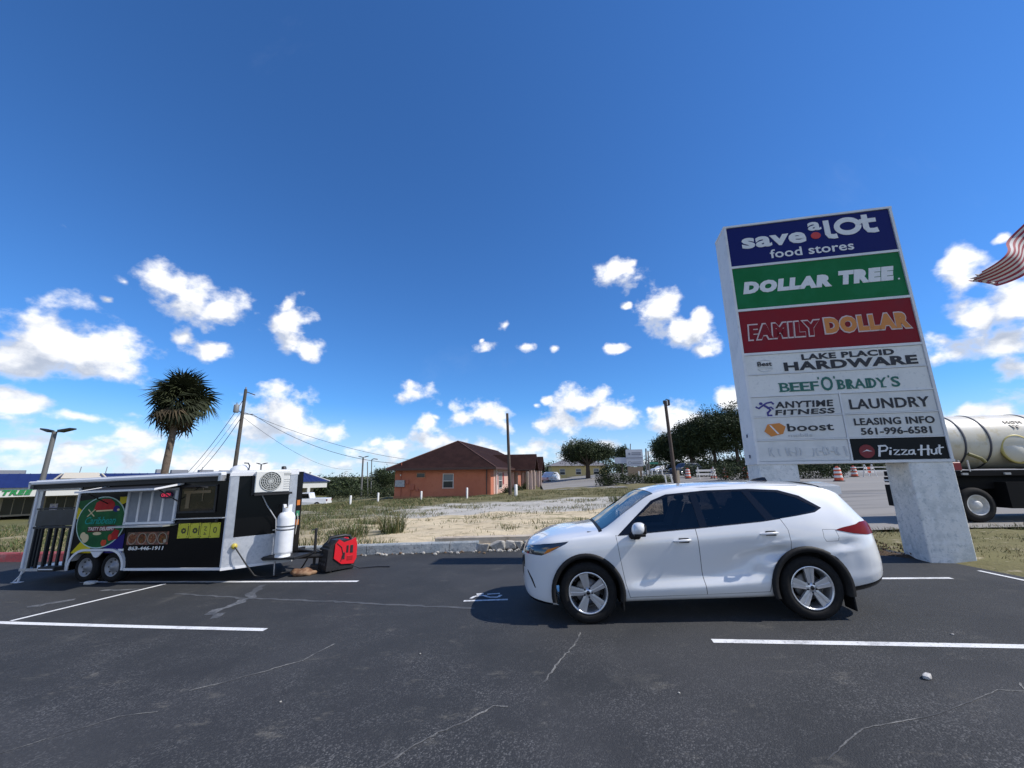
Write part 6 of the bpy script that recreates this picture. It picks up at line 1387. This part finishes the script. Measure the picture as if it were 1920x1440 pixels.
for k in range(150):
    i = k; ph = k*2.39996; el = rad(88-158*(((k % 104)+.5)/104)**.85); me = FM[r_.choice([0, 1, 3, 4, 0, 1])] if el > rad(-32) else FM[r_.choice([2, 5, 6, 1, 4])]
    o = bpy.data.objects.new('frond', me); C.objects.link(o); o.parent = PALM; o.location = (p_.x, 0, hc-.1+.25*math.sin(el)); sc_ = r_.uniform(.98, 1.22)*(.98 if el > rad(-32) else .92)
    sc_ *= r_.uniform(.74, 1.2)*(1 if k < 104 else .68); o.rotation_euler = (r_.uniform(-.9, .9), -el+r_.uniform(-.22, .22), ph+r_.uniform(-.3, .3)); o.scale = (sc_, sc_, sc_)
# ------------------------------------------------------------------ poles and wires
WOOD = mat('pole_wood', (.085, .075, .065), .9, noise=(4., (.055, .048, .042), .7)); WOODL = mat('pole_wood_brown', (.085, .062, .05), .9, noise=(4., (.055, .042, .035), .7)); STEEL = mat('lamp_steel', (.17, .165, .16), .6, metal=.3); LAMPBK = mat('lamp_head_black', (.015, .015, .018), .5)
def polexy(px, py, Y): q = at(px, py, Y); return q
pt, pb = at(461, 730, 42), at(437, 885, 42); pb = pb+(pb-pt)*(( terr(pb.x, 42)-pb.z)/(pb.z-pt.z)) if False else Vector((pb.x+.1, 42, terr(pb.x, 42)-.2))
UP = thing('utility_pole', 'leaning wooden utility pole with a transformer behind the trailer', 'utility pole', pb); d_ = pt-pb
b = MB(); b.tube([(0, 0, 0), d_*.5, d_], [.22, .19, .15], 10); b.build('pole', WOOD, UP)
q = at(443, 766, 41.8)-pb; b = MB(); b.lathe([(0, -.42), (.24, -.42), (.26, -.36), (.26, .32), (.2, .42), (0, .45)], 14, 0, 'Z', q); b.tube([q+Vector((0, 0, .45)), q+Vector((0, 0, .65))], .05, 6); b.tube([q, d_*.80], .05, 6); b.build('transformer', mat('transformer_grey', (.22, .23, .24), .5), UP)
b = MB(); b.tube([d_*.985+Vector((-.1, 0, 0)), d_*.955+Vector((.95, .2, 0))], .055, 6); b.build('crossarm', WOOD, UP)
b = MB(); b.tube([d_*.80+Vector((-.1, 0, 0)), d_*.795+Vector((1.0, .2, 0))], .05, 6); b.build('crossarm', WOOD, UP)
b = MB(); b.lathe([(.06, 0), (.06, .22), (0, .24)], 8, 0, 'Z', d_+Vector((0, 0, .0))); b.build('insulator', STEEL, UP)
def wire(pts, r, label, sag=.0):
    a0, a1 = Vector(pts[0]), Vector(pts[1]); n = 16; o = MB().tube([a0.lerp(a1, k/n)-Vector((0, 0, sag*4*(k/n)*(1-k/n))) for k in range(n+1)], r, 5).build('overhead_wire', mat('wire_black', (.02, .02, .022), .6) if 'wire_black' not in bpy.data.materials else bpy.data.materials['wire_black']); return tag(o, label, 'wire', 'overhead wires at the utility pole')
T8 = pb+d_*.80; T9 = pb+d_*.955
wire((T8+Vector((.9, .2, 0)), at(748, 869, 41)), .022, 'lower sagging black wire from the utility pole to the orange building', 1.1)
wire((T8+Vector((.2, 0, .15)), at(812, 866, 60)), .022, 'upper sagging wire from the utility pole going behind the orange roof', 1.0)
wire((pb+d_*.93, at(352, 886, 50)), .028, 'outer slanting wire down from the utility pole top to the left', .5)
wire((pb+d_*.78, at(374, 884, 50)), .03, 'inner slanting wire down from below the transformer to the left', .4)
wire((pb+d_*.84, at(362, 886, 50)), .016, 'thin middle slanting wire down from the transformer to the left', .3)
wire((T8+Vector((0, 0, -.3)), at(660, 880, 90)), .018, 'faint low wire running from the utility pole to the far street lamps', 1.6)
def plainpole(px0, py0, px1, py1, Y, r0, r1, m, label, name='wooden_pole', cat='pole'):
    a0, a1 = at(px0, py0, Y), at(px1, py1, Y); z0 = terr(a0.x, Y); a0 = Vector((a0.x, Y, z0-.1)); o = thing(name, label, cat, a0); d0 = a1-a0; b = MB(); b.tube([(0, 0, 0), d0*.5, d0], [r0, (r0+r1)/2, r1], 10); b.build('pole', m, o); return o, d0
plainpole(957, 928, 951, 775, 37.2, .17, .12, WOODL, 'bare wooden pole standing in front of the orange building corner')
o, d0 = plainpole(1268, 915, 1247, 752, 36, .17, .13, WOODL, 'wooden pole with a flood lamp on top, left of the oaks')
b = MB(); b.box(d0+Vector((.28, 0, -.15)), (.22, .3, .55), bev=.05); b.tube([d0+Vector((0, 0, .05)), d0+Vector((.15, 0, .18)), d0+Vector((.28, 0, .1))], .04, 6); b.box(d0+Vector((-.1, 0, -.1)), (.14, .2, .3)); b.build('flood_lamp', LAMPBK, o); b = MB(); b.box(d0+Vector((.13, -.03, -.18)), (.07, .26, .42), bev=.02); b.build('lamp_glass', mat('lamp_white', (.65, .65, .63), .4), o)
def twin(px0, px1, py, Y, label, r=.13, w=1.0, black=False):
    a1 = at(px1, py, Y); a0 = at(px0, 900, Y); a0 = Vector((a0.x, Y, terr(a0.x, Y)-.1)); o = thing('street_lamp', label, 'street lamp', a0, group='twin headed street lamps'); d0 = a1-a0; b = MB(); b.tube([(0, 0, 0), d0], [r*1.2, r], 8); b.build('pole', STEEL, o)
    for s_ in (-1, 1):
        b = MB(); c0 = d0+Vector((s_*.12*w, 0, -.05)); c1 = d0+Vector((s_*1.15*w, .2, .22*w)); b.tube([c0, c0.lerp(c1, .3)], .05*w, 6)
        m_ = c0.lerp(c1, .62); ax = (c1-c0).normalized(); up = Vector((-s_*ax.z, 0, abs(ax.x))).normalized(); q1 = c0.lerp(c1, .25)
        V = [q1+Vector((0, e1*.24*w, 0))+up*e2*.09*w for e1 in (-1, 1) for e2 in (-1, 1)]+[c1+Vector((0, e1*.24*w, 0))+up*e2*.05*w for e1 in (-1, 1) for e2 in (-1, 1)]
        b.add(V, [(0, 1, 3, 2), (4, 6, 7, 5), (0, 4, 5, 1), (2, 3, 7, 6), (0, 2, 6, 4), (1, 5, 7, 3)]); b.build('lamp_head', LAMPBK, o)
    return o
twin(78, 103, 809, 32, 'large twin headed street lamp rising behind the trailer porch at the far left', .15, 1.05)
twin(679, 681, 857, 80, 'twin headed street lamp left of the orange building', .16, .85)
twin(489, 490, 870, 80, 'twin headed street lamp peeping over the trailer roof', .14, .9)
o = plainpole(696, 918, 697, 862, 110, .14, .12, STEEL, 'farther thin lamp post right beside the twin lamp', 'lamp_post', 'lamp post'); b = MB(); b.tube([o[1], o[1]+Vector((.5, 0, .25)), o[1]+Vector((1.6, 0, .1))], .12, 6); b.build('lamp_arm', LAMPBK, o[0])
plainpole(690, 919, 689, 866, 105, .13, .11, STEEL, 'thin grey post between the two far street lamps', 'lamp_post', 'lamp post')
BOL = mat('bollard_white', (.72, .71, .68), .6)
for px, Y, h, lab in ((660, 34, .85, 'white marker post in the weeds far left of the orange building'), (711, 36, .9, 'white marker post in front of the dark hedge'), (791, 36, .85, 'white marker post before the left part of the orange wall'), (876, 35, 1.0, 'white marker post before the middle of the orange wall'), (967, 36, 1.05, 'thick white post beside the bare wooden pole')):
    x, y, z = place(px, Y, .05); b = MB(); r_ = .14 if px == 967 else .085; b.lathe([(r_, 0), (r_, h*.95), (r_*.7, h), (0, h)], 10); o = b.build('marker_post', BOL); o.location = (x, y, z); tag(o, lab, 'marker post', 'white marker posts across the field')
# ------------------------------------------------------------------ shopping plaza at the left
BLU = mat('blue_metal_roof', (.012, .022, .10), .45, noise=(1., (.016, .03, .125), .6)); CRW = mat('plaza_white', (.60, .60, .57), .8); TAN = mat('plaza_tan', (.40, .36, .29), .85)
PZ = thing('shopping_plaza', 'long shopping plaza with a blue metal roof and white fascia at the left', 'shopping plaza', (-71, 57, -3.1), math.atan2(.729, .685))
pz0, pz1 = -26., 44.5; eh = 4.05; fh = 1.25
b = MB(); b.box(((pz0+pz1)/2, 9.5, eh/2), (pz1-pz0-3, 13, eh)); b.build('wall', TAN, PZ)
b = MB(); b.box(((pz0+pz1)/2, 0, eh-fh/2), (pz1-pz0, .4, fh)); b.box((pz1-.2, 7, eh-fh/2), (.4, 14, fh)); b.box(((pz0+pz1)/2, 1.8, eh-fh+.1), (pz1-pz0-.5, 3.4, .12)); b.build('fascia', CRW, PZ)
b = MB(); hx = 3.6; zt_ = eh+1.95
b.add([(pz0-.4, -.5, eh), (pz1+.5, -.5, eh), (pz1-hx, hx, zt_), (pz0-.4, hx, zt_), (pz1+.5, 15, eh), (pz1-hx, 12, zt_), (pz0-.4, 12, zt_), (pz0-.4, 15, eh)], [(0, 1, 2, 3), (1, 4, 5, 2), (3, 2, 5, 6), (4, 7, 6, 5)])
for k in range(1, 70): x = pz0+(pz1-pz0)*k/70; b.add([(x-.04, -.48, eh+.03), (x+.04, -.48, eh+.03), (min(x, pz1-hx)+.04, hx, zt_+.05), (min(x, pz1-hx)-.04, hx, zt_+.05)], [(0, 1, 2, 3)])
b.build('roof', BLU, PZ)
b = MB(); b.tube([(pz1+.5, -.5, eh+.06), (pz1-hx, hx, zt_+.06)], .12, 5); b.build('hip_cap', CRW, PZ)
b = MB(); b.add([(4.4, -.8, eh+.4), (10.6, -.8, eh+.4), (9.4, -.4, eh+1.75), (5.6, -.4, eh+1.75), (4.4, 4, eh+.4), (10.6, 4, eh+.4), (9.4, 4, eh+1.75), (5.6, 4, eh+1.75)], [(0, 1, 2, 3), (1, 5, 6, 2), (0, 3, 7, 4), (3, 2, 6, 7)]); b.build('gable', BLU, PZ)
b = MB(); b.add([(5.4, -.9, eh+1.2), (9.7, -.9, eh+1.2), (9.3, -.55, eh+2.05), (5.7, -.55, eh+2.05)], [(0, 1, 2, 3)]); b.add([(5.4, -.9, eh+1.2), (5.7, -.55, eh+2.05), (5.7, 3, eh+2.05), (5.4, 3, eh+1.2)], [(0, 1, 2, 3)]); b.add([(9.7, -.9, eh+1.2), (9.7, 3, eh+1.2), (9.3, 3, eh+2.05), (9.3, -.55, eh+2.05)], [(0, 1, 2, 3)]); b.add([(5.7, -.55, eh+2.05), (9.3, -.55, eh+2.05), (9.3, 3, eh+2.05), (5.7, 3, eh+2.05)], [(0, 1, 2, 3)])
b.tube([(4.3, -.95, eh+.35), (5.5, -.9, eh+1.9)], .13, 5); b.tube([(9.6, -.9, eh+1.9), (10.9, -.95, eh+.35)], .13, 5); b.build('gable_fascia', mat('gable_beige', (.50, .46, .40), .8), PZ)
b = MB(); b.text('TREE', .25, 3.0, eh-1.0, eh-.30, -.30, -.19, 0, .045, .2, 1.08); b.build('shop_lettering', mat('shop_green', (.015, .22, .06), .5), PZ)
for k in range(17):
    x = pz0+1.2+4.1*k; b = MB(); b.box((min(x, pz1-.3), .05, (eh-fh)/2), (.75 if k % 2 else .55, .6, eh-fh)); b.build('column', CRW if k % 3 else TAN, PZ)
for k in range(16):
    x = pz0+3.2+4.1*k; b = MB(); b.box((x, 2.98, 1.35), (3.2, .06, 2.5)); w_ = b.build('shop_window', TAN, PZ)
    b = MB()
    for j in range(3): b.box((x-1.03+1.03*j, 2.94, 1.4), (.95, .04, 2.3))
    b.build('pane', WINDK, w_)
    if k in (5, 7, 8, 10): b = MB(); b.box((x-.6, 2.91, 1.0), (.8, .02, 1.1)); b.build('window_poster', mat('poster_lilac', (.22, .22, .42), .5, noise=(3., (.6, .6, .62), .8)), PZ)
b = MB(); b.box((12.2, -.22, eh-.55), (2.4, .06, .45)); b.build('shop_sign', mat('small_sign_dark', (.10, .07, .10), .5, noise=(3., (.5, .45, .42), .8)), PZ)
UGR = mat('unit_grey', (.22, .23, .25), .6)
for x, w, h in ((-2.5, 2.2, .6), (.2, 2.6, .55), (17.5, 1.6, .7), (20.0, 2.4, .6), (24., 2.2, .6), (27.5, 2.4, .5), (41.0, 1.6, .5)): b = MB(); b.box((x, 7, zt_+h/2), (w, 2., h)); b.build('rooftop_unit', UGR, PZ)
for x in (7.2, 10.2, 23.2, 38.): b = MB(); b.tube([(x, 6, zt_-.3), (x+.1, 6, zt_+1.1)], .06, 6); b.build('vent_pipe', UGR, PZ)
b = MB(); x, y, z = place(370, 66); b.box((0, 4, 2.8), (9.4, 8, 5.6)); o = b.build('wall', CRW); WBB = thing('white_flat_building', 'white flat roofed block with a dark roof rail behind the trailer', 'building', (x, y, z)); o.parent = WBB; b = MB(); b.box((0, 4, 5.85), (9.7, 8.3, .10)); 
for k in range(6): b.box((-4.6+1.84*k, 0, 5.72), (.06, .06, .26))
b.build('roof_rail', LAMPBK, WBB)
# tall grass and red curb strip nearer, at the far left, are part of the weeds above
# ------------------------------------------------------------------ vehicles far away
def small_vehicle(label, cat, name, px, Y, rz, paint, kind, group=None, L=4.6):
    x, y, z = place(px, Y); z += .06; o = thing(name, label, cat, (x, y, z), rz, group); W_ = 1.85
    if kind == 'pickup':
        L = 5.6; prof = [(0, .45), (.02, 1.02), (.25, 1.10), (1.55, 1.18), (2.15, 1.80), (2.6, 1.86), (3.35, 1.84), (3.55, 1.20), (L-.05, 1.18), (L, .50), (L-.4, .42), (.4, .36)]; gl = [(1.75, 1.20), (2.22, 1.74), (3.28, 1.74), (3.42, 1.22)]; wx = (.95, 4.45)
    elif kind == 'suv':
        prof = [(0, .45), (.05, .85), (.3, .98), (1.2, 1.08), (1.75, 1.62), (2.2, 1.72), (3.8, 1.68), (4.4, 1.15), (L, 1.0), (L, .45), (L-.4, .32), (.4, .30)]; gl = [(1.42, 1.10), (1.84, 1.58), (3.72, 1.56), (4.1, 1.14)]; wx = (.9, 3.65)
    else:
        prof = [(0, .45), (.05, .72), (.3, .82), (1.3, .95), (2.0, 1.40), (2.6, 1.46), (3.3, 1.40), (4.0, 1.02), (L, .92), (L, .45), (L-.4, .30), (.4, .28)]; gl = [(1.6, .98), (2.06, 1.34), (3.22, 1.34), (3.75, 1.02)]; wx = (.9, 3.6)
    bm = bmesh.new(); n = len(prof)
    v0 = [bm.verts.new((px_, -W_/2+(.12 if pz_ > 1.15 else 0), pz_)) for px_, pz_ in prof]; v1 = [bm.verts.new((px_, W_/2-(.12 if pz_ > 1.15 else 0), pz_)) for px_, pz_ in prof]
    bm.faces.new(v0); bm.faces.new(v1[::-1])
    for i in range(n): bm.faces.new((v0[i], v1[i], v1[(i+1) % n], v0[(i+1) % n]))
    bmesh.ops.recalc_face_normals(bm, faces=bm.faces); bmesh.ops.bevel(bm, geom=bm.edges[:], offset=.06, segments=2, affect='EDGES', profile=.6)
    me = bpy.data.meshes.new('body'); bm.to_mesh(me); bm.free(); me.materials.append(paint); bo = bpy.data.objects.new('body', me); C.objects.link(bo); bo.parent = o
    b = MB(); b.prism(gl, -W_/2+.085, W_/2-.085, 0, 'XZ'); b.build('window', GLASS_D, o)
    for xw in wx:
        for sg in (-1, 1):
            b = MB(); R_ = .38 if kind == 'pickup' else .33; b.lathe([(0, .10*sg), (.20, .11*sg), (.21, .10*sg), (R_, .10*sg), (R_, -.10*sg), (.2, -.1*sg)], 20, 0, 'Y', (xw, sg*(W_/2-.10), R_)); t_ = b.build('tyre', TYRE, o); b = MB(); b.lathe([(0, .13*sg), (.19, .118*sg), (.2, .10*sg)], 16, 0, 'Y', (xw, sg*(W_/2-.10), R_)); b.build('rim', ALLOY, t_)
    for sg in (-1, 1):
        b = MB(); b.box((.05, sg*.68, .88 if kind == 'pickup' else .74), (.10, .34, .16), 0); b.build('headlight', CLEARL, o)
        b = MB(); b.box((L-.03, sg*.78, .95 if kind == 'pickup' else .82), (.10, .16, .22), 0); b.build('tail_light', REDLENS, o)
    return o
WPAINT = mat('far_white_paint', (.72, .73, .74), .3, coat=.4)
small_vehicle('white pickup lorry standing before the far end of the plaza', 'pickup', 'pickup_truck', 536, 52, .06, WPAINT, 'pickup')
small_vehicle('dark blue grey van with a white roof beyond the barrels', 'van', 'dark_van', 1262, 58, rad(18), mat('van_dark_blue', (.03, .04, .075), .3), 'suv')
for px, lab in ((1224, 'left of the two far white cars on the highway'), (1246, 'right of the two far white cars on the highway')): small_vehicle(lab, 'car', 'far_car', px, 88, rad(20), WPAINT, 'suv' if px > 1230 else 'sedan', 'white cars far along the highway')
small_vehicle('pale box van parked behind the right end of the orange building', 'van', 'parked_van', 1020, 68, rad(60), WPAINT, 'suv')
# ------------------------------------------------------------------ yellow house, far sign board
x, y, z = place(1035, 92); YH = thing('yellow_house', 'low pale yellow house with a grey roof beyond the driveway', 'house', (x, y, z), .0)
b = MB(); b.box((6.2, 4, 1.4), (12.4, 8, 2.9)); b.build('wall', mat('yellow_wall', (.50, .41, .19), .85), YH); b = MB(); b.add([(-.6, -.6, 2.8), (13, -.6, 2.8), (13, 8.6, 2.8), (-.6, 8.6, 2.8), (3, 4, 4.3), (9.6, 4, 4.3)], [(0, 1, 5, 4), (1, 2, 5), (2, 3, 4, 5), (3, 0, 4)]); b.build('roof', mat('grey_roof', (.16, .155, .165), .85, noise=(2., (.2, .19, .2), .6)), YH)
for x_ in (2.4, 6.0, 10.): window(YH, x_, 1.5, 1.1, 1.2, pos=0.)
x, y, z = place(1190, 60); SB = thing('shop_board', 'stepped white sign board with two rows of grey lettering on posts', 'sign board', (x, y, z), -.10)
a0 = at(1173, 843, 60)-Vector((x, y, z)); a1 = at(1206, 874, 60)-Vector((x, y, z))
b = MB(); b.box(((a0.x+a1.x)/2, 0, (a0.z+a1.z)/2), (a1.x-a0.x, .25, a0.z-a1.z)); b.build('board', mat('board_white', (.52, .54, .58), .5), SB); a2 = at(1153, 858, 60)-Vector((x, y, z)); b = MB(); b.box(((a0.x+a2.x)/2, .05, a2.z-.42), (a0.x-a2.x, .2, .85)); b.build('side_board', mat('board_grey', (.42, .45, .52), .5), SB)
b = MB(); w_ = a1.x-a0.x; 
for f, h_ in ((.20, .14), (.30, .14), (.74, .10), (.84, .10)): b.box((a0.x+w_*.62, -.14, a0.z+(a1.z-a0.z)*f), (w_*.56, .03, h_), 0)
b.box(((a0.x+a1.x)/2, -.14, a0.z+(a1.z-a0.z)*.50), (w_*.98, .03, .14), 0); b.box((a0.x+w_*.2, -.14, a0.z+(a1.z-a0.z)*.26), (.28, .03, .34), 0)
b.stroke([(a0.x+w_*.2+.22*math.cos(t), a0.z+(a1.z-a0.z)*.79+.22*math.sin(t)) for t in [2*math.pi*j/14 for j in range(15)]], .06, -.155, -.125); b.build('board_lettering', mat('board_ink', (.22, .24, .29), .6), SB)
b = MB()
for x_ in (a0.x+.4, a1.x-.4): b.box((x_, .0, a1.z/2), (.22, .2, a1.z))
b.box(((a0.x+a1.x)/2, .1, .75), (w_*.9, .6, 1.5), 1); b.build('board_leg', [STEEL, mat('planter_tan', (.25, .19, .13), .9)], SB)
for px0, px1, py, Y, lab in ((1213, 1211, 841, 58, 'grey steel post right beside the far sign board'), (1182, 1182, 832, 95, 'thin far lamp post behind the sign board')):
    plainpole(px0, 900, px1, py, Y, .12, .10, STEEL, lab, 'steel_post', 'post')
o, d0 = plainpole(1218, 900, 1215, 845, 56, .10, .09, STEEL, 'thin post with a green street name plate', 'street_sign', 'street sign'); b = MB(); b.box(d0+Vector((.62, 0, -1.7)), (1.25, .04, .26)); b.build('name_plate', mat('street_green', (.02, .16, .11), .5), o)
# white posts and a low rail before the hedge
GP = mat('guard_white', (.66, .65, .63), .6)
for k, px in enumerate((1199, 1206, 1216, 1224, 1233, 1243)):
    x, y, z = place(px, 52, .0); b = MB(); h = 1.0; b.box((0, 0, h/2), (.14, .14, h), bev=.02); o = b.build('guard_post', GP); o.location = (x, y, z+.2); tag(o, ('leftmost', 'second', 'third', 'fourth', 'fifth', 'rightmost')[k]+' of the six short white guard posts behind the low hedge', 'guard post', 'white guard posts behind the low hedge')
for k, (px, lean) in enumerate(((1250, -.12), (1262, -.18), (1272, .02))):
    x, y, z = place(px, 37, 0); b = MB(); b.box((0, 0, .55), (.13 if k < 2 else .22, .10, 1.1 if k < 2 else 1.7), bev=.01); o = b.build('fence_stake', GP if k < 2 else mat('stake_tan', (.45, .36, .25), .8)); o.location = (x, y, z+.1); o.rotation_euler = (0, lean, 0); tag(o, ('white leaning stake just left of the lamp pole foot, outer one', 'white leaning stake touching the lamp pole foot', 'thick tan stake at the foot of the lamp pole')[k], 'stake', 'stakes at the lamp pole')
# traffic barrels and barricades
BOR = mat('barrel_orange', (.62, .095, .035), .5); BWH = mat('barrel_white', (.72, .70, .67), .5); RUBB = mat('barrel_base', (.02, .02, .02), .7)
def barrel(px, Y, label, s=1., dz=0.):
    x, y, z = place(px, Y); o = thing('traffic_barrel', label, 'traffic barrel', (x, y, z+.04+dz), group='orange and white traffic barrels'); R0, R1 = .30*s, .22*s; hs = [0, .22, .40, .56, .72, .86, 1.0]
    for k in range(len(hs)-1):
        ra, rb = R0+(R1-R0)*hs[k], R0+(R1-R0)*hs[k+1]; b = MB(); b.lathe([(ra, hs[k]*s+.06), (ra+.008, hs[k]*s+.08), (rb+.008, hs[k+1]*s+.04), (rb, hs[k+1]*s+.06)], 16); b.build('band', BOR if k % 2 == 0 else BWH, o)
    b = MB(); b.lathe([(R1, s+.06), (.1, s+.08), (0, s+.08)], 16); b.tube([(-.12, 0, s+.06), (-.08, 0, s+.17), (.08, 0, s+.17), (.12, 0, s+.06)], .025, 6); b.build('lid_handle', BOR, o); b = MB(); b.lathe([(.40*s, 0), (.40*s, .05), (.3*s, .07)], 16); b.build('rubber_base', RUBB, o)
for a_ in ((1291, 49, 'traffic barrel right of the lamp pole, left end of the barricade'), (1339, 47, 'traffic barrel at the right end of the white barricade boards'), (1361, 47, 'traffic barrel between the barricade and the sign, in the middle'), (1399, 45, 'traffic barrel just left of the pylon sign'), (1573, 33.5, 'largest traffic barrel, seen under the sign right of its left leg'), (1604, 45, 'upper far barrel under the sign, left of the barricade legs')): barrel(*a_)
def barricade(px, Y, w, label, m2, n=2, rz=0., h0=.55, lift=.4):
    x, y, z = place(px, Y); o = thing('barricade', label, 'barricade', (x, y, z+.02), rz, 'barricades across the road')
    for k in range(n):
        b = MB(); nseg = int(w/.35)
        for j in range(nseg): b.box((-w/2+w*(j+.5)/nseg, 0, h0+lift*k), (w/nseg-.002, .04, .22), (j % 2) if m2 else 0)
        b.build('board', [BWH, BOR] if m2 else [BWH], o)
    for sx in (-1, 1):
        b = MB(); b.tube([(sx*w*.4, -.35, 0), (sx*w*.4, -.03, h0+lift*n)], .035, 6); b.tube([(sx*w*.4, .35, 0), (sx*w*.4, .03, h0+lift*n)], .035, 6); b.build('leg', GP, o)
barricade(1325, 46, 2.2, 'white two board barricade standing between two traffic barrels', False)
barricade(1633, 44, 1.1, 'red and white barricade on white legs under the sign, nearest its right leg', True, 2, .1)
b = MB(); x, y, z = place(1655, 50); b.box((0, 0, .5), (6, .25, .18)); b.box((0, 0, .95), (6, .2, .1)); o = b.build('guard_rail', GP); o.location = (x, y, z); tag(o, 'pale guard rail across the road behind the barricade', 'guard rail')
